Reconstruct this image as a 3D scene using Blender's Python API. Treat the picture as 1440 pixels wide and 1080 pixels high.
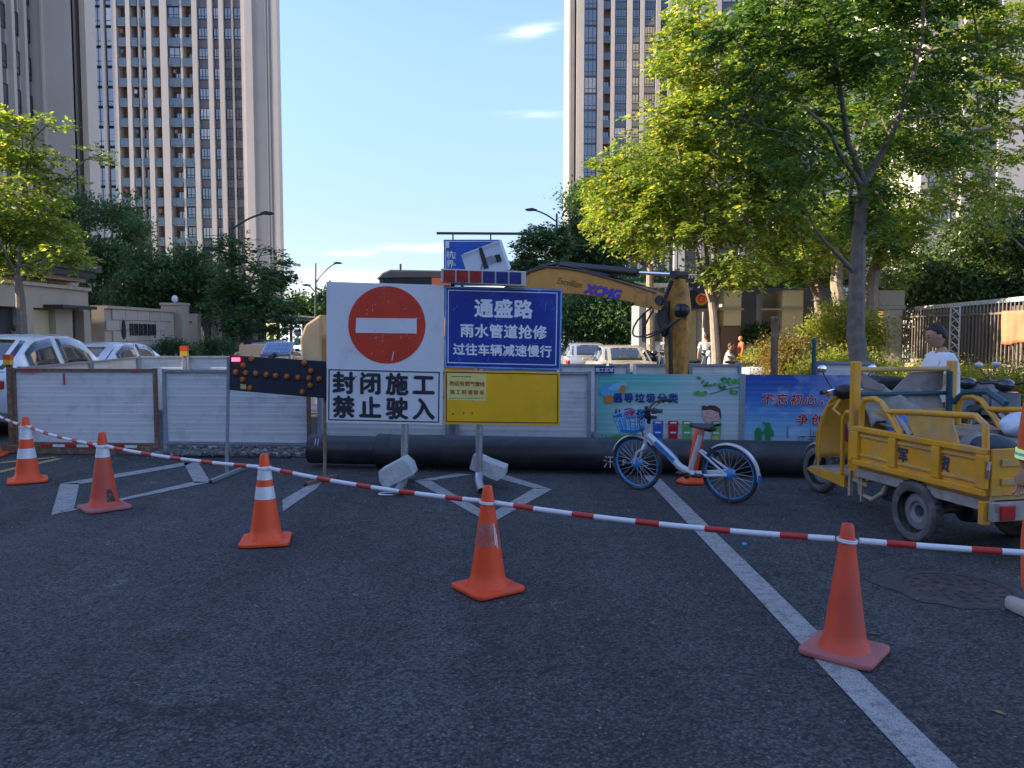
import bpy, math, random
import numpy as np
from mathutils import Vector, Matrix, Euler
R = math.radians
random.seed(7)
for o in list(bpy.data.objects): bpy.data.objects.remove(o, do_unlink=True)
SC = bpy.context.scene
COL = SC.collection
# ------------------------------------------------------------------ camera, world, sun, exposure
CH, PITCH, FPX = 1.6, R(3.68), 1120.0
cd = bpy.data.cameras.new('camera'); cam = bpy.data.objects.new('camera', cd); COL.objects.link(cam)
cd.sensor_width = 36; cd.lens = 36*FPX/1440; cd.clip_end = 3000; cd.clip_start = .05
cam.location = (0, 0, CH); cam.rotation_euler = (R(90)-PITCH, 0, 0)
SC.camera = cam
SC.view_settings.view_transform = 'Standard'; SC.view_settings.look = 'None'
SC.view_settings.gamma = 1; SC.view_settings.use_curve_mapping = False
SC.view_settings.exposure = 1.90
SUN_EL, SUN_AZ = R(25), math.atan2(-.996, -.087)      # the sun stands to the left, a little behind the camera
W = bpy.data.worlds.new('World'); SC.world = W; W.use_nodes = True
wn, wl = W.node_tree.nodes, W.node_tree.links
wn.clear()
def WN(t, **k):
    n = wn.new(t)
    for a, b in k.items(): setattr(n, a, b)
    return n
sky = WN('ShaderNodeTexSky', sky_type='NISHITA'); sky.sun_disc = False
sky.sun_elevation = SUN_EL; sky.sun_rotation = SUN_AZ % (2*math.pi)
sky.altitude = 0; sky.air_density = 1.0; sky.dust_density = 0.25; sky.ozone_density = 2.0
bg = WN('ShaderNodeBackground'); bg.inputs['Strength'].default_value = 0.125
out = WN('ShaderNodeOutputWorld')
tc = WN('ShaderNodeTexCoord'); sep = WN('ShaderNodeSeparateXYZ'); wl.new(tc.outputs['Generated'], sep.inputs[0])
def WM(op, a, b=None, clamp=False):
    n = WN('ShaderNodeMath', operation=op); n.use_clamp = clamp
    for i, v in enumerate((a, b)):
        if v is None: continue
        if isinstance(v, (int, float)): n.inputs[i].default_value = v
        else: wl.new(v, n.inputs[i])
    return n.outputs[0]
az = WM('ARCTAN2', sep.outputs[0], sep.outputs[1]); el = WM('ARCSINE', sep.outputs[2])
comb = WN('ShaderNodeCombineXYZ')
wl.new(WM('MULTIPLY', az, 14.0), comb.inputs[0]); wl.new(WM('MULTIPLY', WM('ADD', el, WM('MULTIPLY', az, -.04)), 130.0), comb.inputs[1])
ns = WN('ShaderNodeTexNoise'); ns.inputs['Scale'].default_value = 1.0; ns.inputs['Detail'].default_value = 6; ns.inputs['Distortion'].default_value = .6
wl.new(comb.outputs[0], ns.inputs['Vector'])
nz = WM('MULTIPLY', WM('SUBTRACT', ns.outputs['Fac'], .36), 3.6, True)
tot = None
# thin cloud streaks: azimuth, elevation, half widths, slope, weight
for a0, e0, wa, we, sl, wt in ((.022, R(20.2), .030, .006, .15, .62), (.034, R(15.0), .042, .004, 0, .25), (-.105, R(6.0), .062, .0036, .02, .85),
        (-.195, R(5.5), .030, .003, 0, .55), (-.22, R(3.8), .11, .0075, 0, .95), (-.20, R(2.3), .2, .012, 0, .7), (.0, R(3.4), .08, .010, 0, .7),
        (.9, R(9), .3, .01, .1, .6), (-1.3, R(14), .4, .012, .05, .5), (2.4, R(10), .5, .014, 0, .6), (-2.5, R(18), .5, .02, .03, .5), (1.7, R(25), .3, .02, .1, .4)):
    da = WM('SUBTRACT', az, a0)
    g1 = WM('POWER', WM('DIVIDE', da, wa), 2.0)
    g2 = WM('POWER', WM('DIVIDE', WM('SUBTRACT', WM('SUBTRACT', el, e0), WM('MULTIPLY', da, sl)), we), 2.0)
    g = WM('MULTIPLY', WM('EXPONENT', WM('MULTIPLY', WM('ADD', g1, g2), -1.0)), wt)
    tot = g if tot is None else WM('ADD', tot, g, True)
mask = WM('MULTIPLY', tot, WM('ADD', WM('MULTIPLY', nz, .9), .15), True)
fr_ = WN('ShaderNodeMapRange', interpolation_type='SMOOTHSTEP'); fr_.inputs[1].default_value = -.05; fr_.inputs[2].default_value = .42; fr_.inputs[3].default_value = .38; fr_.inputs[4].default_value = .88; wl.new(el, fr_.inputs[0])
vs_ = WN('ShaderNodeVectorMath', operation='SCALE'); wl.new(sky.outputs[0], vs_.inputs[0]); wl.new(fr_.outputs[0], vs_.inputs['Scale'])
vt_ = WN('ShaderNodeVectorMath', operation='MULTIPLY'); wl.new(vs_.outputs[0], vt_.inputs[0]); vt_.inputs[1].default_value = (.92, .875, .985)
mx = WN('ShaderNodeMix', data_type='RGBA'); wl.new(mask, mx.inputs[0]); wl.new(vt_.outputs[0], mx.inputs[6]); mx.inputs[7].default_value = (4.2, 4.3, 4.7, 1)
wl.new(mx.outputs[2], bg.inputs['Color']); wl.new(bg.outputs[0], out.inputs[0])
sl = bpy.data.lights.new('sun', 'SUN'); sl.energy = 3.9; sl.angle = R(.5); sl.color = (1, .86, .66)
so = bpy.data.objects.new('sun', sl); COL.objects.link(so)
tosun = Vector((math.sin(SUN_AZ)*math.cos(SUN_EL), math.cos(SUN_AZ)*math.cos(SUN_EL), math.sin(SUN_EL)))
so.rotation_euler = tosun.to_track_quat('Z', 'Y').to_euler(); so.location = (-40, -20, 60)

# ------------------------------------------------------------------ where things stand: points in metres
def ray(px, py):
    x, z = (px-720)/FPX, -(py-540)/FPX
    return Vector((x, math.cos(PITCH)+math.sin(PITCH)*z, -math.sin(PITCH)+math.cos(PITCH)*z))
def P(px, py, Y):
    r = ray(px, py); t = Y/r.y
    return Vector((r.x*t, Y, CH+r.z*t))
def G(px, py, z=0):
    r = ray(px, py); t = (z-CH)/r.z
    return Vector((r.x*t, r.y*t, z))
def PL(px, py, p0, d):                       # point on the vertical plane through p0 along d
    n = Vector((d[1], -d[0], 0)); r = ray(px, py); c = Vector((0, 0, CH))
    t = (Vector(p0)-c).dot(n)/r.dot(n)
    return c+r*t
def V(*a): return Vector(a)

# ------------------------------------------------------------------ object helpers
ORG = {}
def thing(name, label, cat, loc=(0, 0, 0), group=None):
    o = bpy.data.objects.new(name, None); COL.objects.link(o); o.location = loc; o.empty_display_size = .2
    o['label'] = label; o['category'] = cat
    if group: o['group'] = group
    ORG[o] = Vector(loc)
    return o
def tag(o, label=None, cat=None, group=None, kind=None):
    for k, v in (('label', label), ('category', cat), ('group', group), ('kind', kind)):
        if v: o[k] = v
    return o
def clean(o):
    for k in ('label', 'group'):
        if k in o: del o[k]
def dup(o, loc=None, rz=None, label=None, parent=None, scale=None):
    c = o.copy(); COL.objects.link(c)
    if parent is not None: c.parent = parent
    if loc is not None: c.location = loc
    if rz is not None: c.rotation_euler = (0, 0, rz)
    if scale is not None: c.scale = (scale,)*3 if not hasattr(scale, '__len__') else scale
    if label: c['label'] = label
    for ch in list(o.children): dup(ch, parent=c)
    return c
class MB:
    def __init__(s): s.v, s.f, s.m = [], [], []
    def add(s, vs, fs, m=0):
        b = len(s.v); s.v += [Vector(v) for v in vs]; s.f += [tuple(b+i for i in f) for f in fs]; s.m += [m]*len(fs)
        return s
    def box(s, c, sz, rot=None, m=0):
        M = rot.to_matrix() if isinstance(rot, Euler) else (rot if rot is not None else Matrix.Identity(3))
        h = [x/2 for x in sz]; c = Vector(c)
        vs = [c+M@Vector((x*h[0], y*h[1], z*h[2])) for x in (-1, 1) for y in (-1, 1) for z in (-1, 1)]
        return s.add(vs, [(0, 1, 3, 2), (4, 6, 7, 5), (0, 4, 5, 1), (2, 3, 7, 6), (0, 2, 6, 4), (1, 5, 7, 3)], m)
    def bb(s, x0, x1, y0, y1, z0, z1, m=0): return s.box(((x0+x1)/2, (y0+y1)/2, (z0+z1)/2), (abs(x1-x0), abs(y1-y0), abs(z1-z0)), None, m)
    def beam(s, a, b, w, h, m=0, up=(0, 0, 1)):
        a, b = Vector(a), Vector(b); d = (b-a); L = d.length; d.normalize(); u = Vector(up)
        if abs(d.dot(u)) > .98: u = Vector((1, 0, 0))
        x = d.cross(u).normalized(); z = x.cross(d)
        M = Matrix((x, d, z)).transposed()
        return s.box((a+b)/2, (w, L, h), M, m)
    def path(s, pts, r, n=8, m=0, cap=True, closed=False):
        pts = [Vector(p) for p in pts]; N = len(pts)
        if not hasattr(r, '__len__'): r = [r]*N
        rings = []; prev = None
        for i, p in enumerate(pts):
            if closed: d = pts[(i+1) % N]-pts[i-1]
            else: d = pts[min(i+1, N-1)]-pts[max(i-1, 0)]
            d.normalize()
            if prev is None:
                u = Vector((0, 0, 1)) if abs(d.z) < .9 else Vector((1, 0, 0)); x = d.cross(u).normalized()
            else: x = (prev-d*prev.dot(d)).normalized()
            prev = x; y = d.cross(x)
            rings.append([p+(x*math.cos(2*math.pi*k/n)+y*math.sin(2*math.pi*k/n))*r[i] for k in range(n)])
        vs = [v for q in rings for v in q]; fs = []
        for i in range(N if closed else N-1):
            a, b = i*n, ((i+1) % N)*n
            for k in range(n): fs.append((a+k, a+(k+1) % n, b+(k+1) % n, b+k))
        if cap and not closed: fs += [tuple(range(n-1, -1, -1)), tuple((N-1)*n+k for k in range(n))]
        return s.add(vs, fs, m)
    def tube(s, a, b, r, r2=None, n=10, m=0): return s.path([a, b], [r, r if r2 is None else r2], n, m)
    def lathe(s, prof, c=(0, 0, 0), n=20, m=0, M=None, caps=True):
        c = Vector(c); M = M or Matrix.Identity(3); vs = []; fs = []
        for (r, z) in prof:
            for k in range(n):
                a = 2*math.pi*k/n; vs.append(c+M@Vector((r*math.cos(a), r*math.sin(a), z)))
        for i in range(len(prof)-1):
            for k in range(n): fs.append((i*n+k, i*n+(k+1) % n, (i+1)*n+(k+1) % n, (i+1)*n+k))
        if caps: fs += [tuple(range(n-1, -1, -1)), tuple((len(prof)-1)*n+k for k in range(n))]
        return s.add(vs, fs, m)
    def prism(s, poly, off, m=0):
        poly = [Vector(p) for p in poly]; off = Vector(off); n = len(poly)
        fs = [tuple(range(n-1, -1, -1)), tuple(range(n, 2*n))]+[(k, (k+1) % n, n+(k+1) % n, n+k) for k in range(n)]
        return s.add(poly+[p+off for p in poly], fs, m)
    def ell(s, c, rad, n=10, k=7, m=0, M=None):
        prof = []; c = Vector(c); M = M or Matrix.Identity(3); vs = []; fs = []
        for i in range(k+1):
            t = math.pi*i/k
            for j in range(n):
                a = 2*math.pi*j/n; vs.append(c+M@Vector((rad[0]*math.sin(t)*math.cos(a), rad[1]*math.sin(t)*math.sin(a), -rad[2]*math.cos(t))))
        for i in range(k):
            for j in range(n): fs.append((i*n+j, i*n+(j+1) % n, (i+1)*n+(j+1) % n, (i+1)*n+j))
        return s.add(vs, fs, m)
    def grid(s, fn, nu, nv, m=0):
        vs = [fn(i/nu, j/nv) for j in range(nv+1) for i in range(nu+1)]
        fs = [(j*(nu+1)+i, j*(nu+1)+i+1, (j+1)*(nu+1)+i+1, (j+1)*(nu+1)+i) for j in range(nv) for i in range(nu)]
        return s.add(vs, fs, m)
    def build(s, name, mats, parent=None, smooth=False, bevel=0, solid=0, seg=2, weld=False):
        org = ORG.get(parent, Vector((0, 0, 0)))
        me = bpy.data.meshes.new(name); me.from_pydata([tuple(v-org) for v in s.v], [], s.f)
        ms = mats if isinstance(mats, (list, tuple)) else [mats]
        for m in ms: me.materials.append(m)
        if len(ms) > 1: me.polygons.foreach_set('material_index', s.m)
        o = bpy.data.objects.new(name, me); COL.objects.link(o)
        if parent is not None: o.parent = parent; ORG[o] = org
        if weld or bevel:
            import bmesh
            b = bmesh.new(); b.from_mesh(me)
            if weld: bmesh.ops.remove_doubles(b, verts=b.verts, dist=1e-4)
            bmesh.ops.recalc_face_normals(b, faces=b.faces)
            if bevel:
                es = [e for e in b.edges if len(e.link_faces) == 2 and e.calc_face_angle(0) > .6]
                bmesh.ops.bevel(b, geom=es, offset=bevel, segments=seg, affect='EDGES', profile=.5, clamp_overlap=True)
            b.to_mesh(me); b.free()
        if solid:
            md = o.modifiers.new('s', 'SOLIDIFY'); md.thickness = solid
        if smooth:
            me.polygons.foreach_set('use_smooth', [True]*len(me.polygons))
            try: me.set_sharp_from_angle(angle=R(38))
            except Exception: pass
        return o
def arc(c, r, a0, a1, n, ax=(1, 0, 0), ay=(0, 0, 1)):
    c, ax, ay = Vector(c), Vector(ax), Vector(ay)
    return [c+ax*r*math.cos(a0+(a1-a0)*i/n)+ay*r*math.sin(a0+(a1-a0)*i/n) for i in range(n+1)]
def bez(p0, p1, p2, n=10):
    p0, p1, p2 = Vector(p0), Vector(p1), Vector(p2)
    return [p0*(1-t)**2+p1*2*t*(1-t)+p2*t*t for t in [i/n for i in range(n+1)]]

# ------------------------------------------------------------------ materials
MATS = {}
def pm(name, col, rough=.5, metal=0, var=.12, vs=3.0, bump=0, bs=60, dirt=None, damt=.4, ds=6, streak=False, spec=.5, coat=0, coord='Object', alpha=1, sub=0, emit=None, spots=None, rnd=0):
    if name in MATS: return MATS[name]
    m = bpy.data.materials.new(name); m.use_nodes = True; MATS[name] = m
    n, l = m.node_tree.nodes, m.node_tree.links; b = n['Principled BSDF']
    def N(t): return n.new(t)
    t = N('ShaderNodeTexCoord'); co = t.outputs[coord]
    nt = N('ShaderNodeTexNoise'); nt.inputs['Scale'].default_value = vs; nt.inputs['Detail'].default_value = 5; l.new(co, nt.inputs['Vector'])
    mr = N('ShaderNodeMapRange'); mr.inputs[1].default_value = .3; mr.inputs[2].default_value = .7; mr.inputs[3].default_value = 1-var; mr.inputs[4].default_value = 1+var; l.new(nt.outputs['Fac'], mr.inputs[0])
    vm = N('ShaderNodeVectorMath'); vm.operation = 'SCALE'; vm.inputs[0].default_value = col[:3]; l.new(mr.outputs[0], vm.inputs['Scale'])
    cur = vm.outputs[0]
    if rnd:
        oi = N('ShaderNodeObjectInfo'); m2 = N('ShaderNodeMapRange'); m2.inputs[3].default_value = 1-rnd; m2.inputs[4].default_value = 1+rnd; l.new(oi.outputs['Random'], m2.inputs[0])
        v2 = N('ShaderNodeVectorMath'); v2.operation = 'SCALE'; l.new(cur, v2.inputs[0]); l.new(m2.outputs[0], v2.inputs['Scale']); cur = v2.outputs[0]
    if dirt:
        mp = N('ShaderNodeMapping'); l.new(co, mp.inputs[0])
        if streak: mp.inputs['Scale'].default_value = (1, 1, .12)
        n2 = N('ShaderNodeTexNoise'); n2.inputs['Scale'].default_value = ds; n2.inputs['Detail'].default_value = 8; n2.inputs['Roughness'].default_value = .65; l.new(mp.outputs[0], n2.inputs['Vector'])
        cr = N('ShaderNodeMapRange'); cr.inputs[1].default_value = .62-.3*damt; cr.inputs[2].default_value = .78-.18*damt; cr.inputs[4].default_value = min(1, .35+damt*.8); l.new(n2.outputs['Fac'], cr.inputs[0])
        mi = N('ShaderNodeMix'); mi.data_type = 'RGBA'; l.new(cr.outputs[0], mi.inputs[0]); l.new(cur, mi.inputs[6]); mi.inputs[7].default_value = (*dirt, 1); cur = mi.outputs[2]
    if spots:                                    # scratches or chips: colour, scale, threshold
        vo = N('ShaderNodeTexNoise'); vo.inputs['Scale'].default_value = spots[1]; vo.inputs['Detail'].default_value = 3; vo.inputs['Distortion'].default_value = 2.5; l.new(co, vo.inputs['Vector'])
        c2 = N('ShaderNodeMapRange'); c2.inputs[1].default_value = spots[2]; c2.inputs[2].default_value = spots[2]+.03; l.new(vo.outputs['Fac'], c2.inputs[0])
        mi = N('ShaderNodeMix'); mi.data_type = 'RGBA'; l.new(c2.outputs[0], mi.inputs[0]); l.new(cur, mi.inputs[6]); mi.inputs[7].default_value = (*spots[0], 1); cur = mi.outputs[2]
    l.new(cur, b.inputs['Base Color'])
    rr = N('ShaderNodeMapRange'); rr.inputs[3].default_value = max(0, rough-.08); rr.inputs[4].default_value = min(1, rough+.08); l.new(nt.outputs['Fac'], rr.inputs[0]); l.new(rr.outputs[0], b.inputs['Roughness'])
    b.inputs['Metallic'].default_value = metal; b.inputs['Specular IOR Level'].default_value = spec
    b.inputs['Coat Weight'].default_value = coat; b.inputs['Alpha'].default_value = alpha
    if emit: b.inputs['Emission Color'].default_value = (*emit[:3], 1); b.inputs['Emission Strength'].default_value = emit[3]
    if bump:
        n3 = N('ShaderNodeTexNoise'); n3.inputs['Scale'].default_value = bs; n3.inputs['Detail'].default_value = 4; l.new(co, n3.inputs['Vector'])
        bp = N('ShaderNodeBump'); bp.inputs['Strength'].default_value = bump; bp.inputs['Distance'].default_value = .01; l.new(n3.outputs['Fac'], bp.inputs['Height']); l.new(bp.outputs[0], b.inputs['Normal'])
    return m
def leafmat(name, cols, trans=.45, rough=.45):
    m = bpy.data.materials.new(name); m.use_nodes = True; n, l = m.node_tree.nodes, m.node_tree.links; b = n['Principled BSDF']
    ge = n.new('ShaderNodeNewGeometry'); cr = n.new('ShaderNodeValToRGB'); e = cr.color_ramp.elements
    e[0].color = (*cols[0], 1); e[0].position = 0; e[1].color = (*cols[-1], 1); e[1].position = 1
    for i, c in enumerate(cols[1:-1]):
        q = e.new((i+1)/(len(cols)-1)); q.color = (*c, 1)
    l.new(ge.outputs['Random Per Island'], cr.inputs[0])
    t = n.new('ShaderNodeTexCoord'); nt = n.new('ShaderNodeTexNoise'); nt.inputs['Scale'].default_value = .9; nt.inputs['Detail'].default_value = 2; l.new(t.outputs['Object'], nt.inputs['Vector'])
    mr = n.new('ShaderNodeMapRange'); mr.inputs[1].default_value = .3; mr.inputs[2].default_value = .7; mr.inputs[3].default_value = .72; mr.inputs[4].default_value = 1.25; l.new(nt.outputs['Fac'], mr.inputs[0])
    vm = n.new('ShaderNodeVectorMath'); vm.operation = 'SCALE'; l.new(cr.outputs[0], vm.inputs[0]); l.new(mr.outputs[0], vm.inputs['Scale'])
    l.new(vm.outputs[0], b.inputs['Base Color']); b.inputs['Roughness'].default_value = rough
    tr = n.new('ShaderNodeBsdfTranslucent'); v2 = n.new('ShaderNodeVectorMath'); v2.operation = 'MULTIPLY'; v2.inputs[1].default_value = (1.9, 1.85, .75); l.new(vm.outputs[0], v2.inputs[0]); l.new(v2.outputs[0], tr.inputs[0])
    mx = n.new('ShaderNodeMixShader'); mx.inputs[0].default_value = trans; l.new(b.outputs[0], mx.inputs[1]); l.new(tr.outputs[0], mx.inputs[2])
    l.new(mx.outputs[0], n['Material Output'].inputs[0])
    return m

# ------------------------------------------------------------------ lettering
_gl = {}
def glyph(s, off=.0, shear=0):
    k = (s, off, shear)
    if k not in _gl:
        cu = bpy.data.curves.new('t', 'FONT'); cu.body = s; cu.size = 1; cu.offset = off; cu.shear = shear; cu.resolution_u = 4
        cu.align_x = 'CENTER'; cu.align_y = 'CENTER' if False else 'BOTTOM_BASELINE'
        o = bpy.data.objects.new('t', cu); COL.objects.link(o); bpy.context.view_layer.update()
        me = bpy.data.meshes.new_from_object(o.evaluated_get(bpy.context.evaluated_depsgraph_get()))
        vs = [v.co.copy() for v in me.vertices]; fs = [tuple(p.vertices) for p in me.polygons]
        bpy.data.objects.remove(o); bpy.data.meshes.remove(me); bpy.data.curves.remove(cu)
        if vs:
            x0 = min(v.x for v in vs); x1 = max(v.x for v in vs); y0 = min(v.y for v in vs); y1 = max(v.y for v in vs)
        else: x0 = x1 = y0 = y1 = 0
        _gl[k] = (vs, fs, (x0, x1, y0, y1))
    return _gl[k]
def lettering(s, c, size, pitch, mat, parent, xd=(1, 0, 0), zd=(0, 0, 1), off=.022, name='lettering', shear=0, lift=0, whole=False, sx=1.0):
    """characters laid one by one (CJK) or as a whole word; c = centre of the line, size = em height, pitch = metres between characters"""
    xd, zd, c = Vector(xd).normalized(), Vector(zd).normalized(), Vector(c); nrm = xd.cross(zd).normalized()*-1
    nrm = -zd.cross(xd).normalized() if False else xd.cross(zd).normalized()
    mb = MB(); items = [s] if whole else list(s); n = len(items)
    for i, ch in enumerate(items):
        if ch == ' ': continue
        vs, fs, bb = glyph(ch, 0, shear)
        cy = (bb[2]+bb[3])/2 if whole else .38; cx = (bb[0]+bb[1])/2 if whole else 0
        cx0 = (i-(n-1)/2)*pitch; e = max(0, off)*.8
        for q, (ex, ey) in enumerate([(0, 0)]+([(e, 0), (-e, 0), (0, e), (0, -e), (e*.7, e*.7), (-e*.7, -e*.7)] if off > .005 else [])):
            mb.add([c+xd*(cx0+(v.x-cx+ex)*size*sx)+zd*((v.y-cy+ey)*size)+nrm*(lift+q*.0002) for v in vs], fs)
    return mb.build(name, mat, parent)
# ------------------------------------------------------------------ shared materials
M = dict(
 white=pm('white_paint', (.74, .74, .73), .45, var=.05, vs=2, dirt=(.35, .31, .27), damt=.25, ds=9),
 black=pm('black_plastic', (.018, .018, .02), .45, var=.2), rubber=pm('tyre_rubber', (.035, .034, .034), .8, var=.25, vs=12, dirt=(.16, .14, .12), damt=.5, ds=9),
 steel=pm('galvanised_steel', (.46, .48, .50), .38, .75, var=.12, vs=20, dirt=(.25, .22, .19), damt=.3, ds=12),
 greymetal=pm('grey_paint', (.30, .32, .35), .5, .2, var=.1, vs=8, dirt=(.2, .15, .11), damt=.35, ds=14),
 darkmetal=pm('dark_paint', (.035, .038, .045), .5, .1, var=.15), rust=pm('rusty_iron', (.20, .115, .07), .85, .1, var=.35, vs=25, bump=.4, bs=90, dirt=(.32, .30, .28), damt=.35, ds=10),
 hydr=pm('chrome_rod', (.8, .8, .82), .12, .95, var=.03),
 concrete=pm('concrete', (.42, .41, .39), .9, var=.18, vs=9, bump=.5, bs=70, dirt=(.27, .26, .25), damt=.4, ds=11),
 beige=pm('beige_stone', (.43, .345, .25), .75, var=.08, vs=1.2, bump=.1, bs=30, dirt=(.36, .30, .24), damt=.25, ds=1.5, streak=True),
 tower=pm('tower_stone', (.45, .405, .36), .75, var=.05, vs=.3, dirt=(.39, .345, .30), damt=.2, ds=.25, streak=True),
 pier=pm('tower_pier_stone', (.49, .44, .39), .75, var=.05, vs=.3, dirt=(.42, .37, .32), damt=.2, ds=.25, streak=True),
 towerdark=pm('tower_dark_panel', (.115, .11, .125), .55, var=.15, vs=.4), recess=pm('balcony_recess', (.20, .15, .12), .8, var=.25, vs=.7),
 tan=pm('tan_panel', (.52, .43, .24), .6, var=.07, vs=1.5), frame=pm('window_frame', (.03, .035, .045), .4, .3),
 soil=pm('soil', (.13, .10, .07), .95, var=.3, vs=8, bump=.6, bs=20), yellow=pm('worn_yellow_paint', (.74, .345, .012), .45, var=.1, vs=5, dirt=(.36, .27, .17), damt=.42, ds=7, spots=((.30, .22, .14), 26, .66)),
 orange=pm('cone_orange', (.86, .075, .012), .5, var=.07, vs=6, dirt=(.42, .12, .08), damt=.3, ds=9), skin=pm('skin', (.44, .235, .14), .55, var=.08, vs=20),
 hair=pm('black_hair', (.022, .018, .016), .55, var=.3, vs=60, bump=.5, bs=200), shirt=pm('white_cotton', (.72, .74, .78), .85, var=.05, vs=8, bump=.5, bs=14),
 trousers=pm('dark_trousers', (.04, .045, .06), .85, var=.15, vs=10), tarp=pm('grey_tarpaulin', (.27, .24, .22), .6, var=.2, vs=5, dirt=(.15, .12, .11), damt=.3, ds=6, bump=.4, bs=20),
 teal=pm('dark_teal_paint', (.012, .075, .10), .5, var=.15), red=pm('red_plastic', (.45, .02, .02), .3, var=.05), silver=pm('silver_paint', (.58, .60, .62), .3, .6, var=.05))
gm = pm('tower_glass', (.03, .045, .07), .06, 0, var=.3, vs=.5, spec=1.0, rnd=.5)
def glassmat():                                     # window glass, some panes with pale curtains behind
    m = bpy.data.materials.new('window_glass'); m.use_nodes = True; n, l = m.node_tree.nodes, m.node_tree.links; b = n['Principled BSDF']
    oi = n.new('ShaderNodeObjectInfo'); cr = n.new('ShaderNodeValToRGB'); cr.color_ramp.interpolation = 'CONSTANT'; e = cr.color_ramp.elements
    e[0].color = (.018, .024, .035, 1); e[1].position = .45; e[1].color = (.035, .045, .06, 1)
    for p, c in ((.72, (.10, .10, .105)), (.84, (.30, .27, .22)), (.92, (.05, .06, .075)), (.97, (.42, .40, .36))):
        q = e.new(p); q.color = (*c, 1)
    l.new(oi.outputs['Random'], cr.inputs[0])
    t = n.new('ShaderNodeTexCoord'); w = n.new('ShaderNodeTexNoise'); w.inputs['Scale'].default_value = 1.6; l.new(t.outputs['Object'], w.inputs['Vector'])
    vm = n.new('ShaderNodeVectorMath'); vm.operation = 'SCALE'; l.new(cr.outputs[0], vm.inputs[0])
    mr = n.new('ShaderNodeMapRange'); mr.inputs[3].default_value = .3; mr.inputs[4].default_value = 1.7; l.new(w.outputs['Fac'], mr.inputs[0]); l.new(mr.outputs[0], vm.inputs['Scale'])
    l.new(vm.outputs[0], b.inputs['Base Color']); b.inputs['Roughness'].default_value = .04; b.inputs['IOR'].default_value = 2.3
    b.inputs['Coat Weight'].default_value = .6; b.inputs['Coat Roughness'].default_value = .02
    bp = n.new('ShaderNodeBump'); bp.inputs['Strength'].default_value = .06; w2 = n.new('ShaderNodeTexNoise'); w2.inputs['Scale'].default_value = .7; l.new(t.outputs['Object'], w2.inputs['Vector']); l.new(w2.outputs['Fac'], bp.inputs['Height']); l.new(bp.outputs[0], b.inputs['Normal'])
    return m
GL = glassmat()
RAIL = pm('balcony_glass', (.035, .06, .085), .10, 0, var=.2, vs=.5, spec=1.0)
carglass = pm('car_glass', (.02, .025, .03), .05, 0, var=.1, spec=.9, coat=.5)

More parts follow.
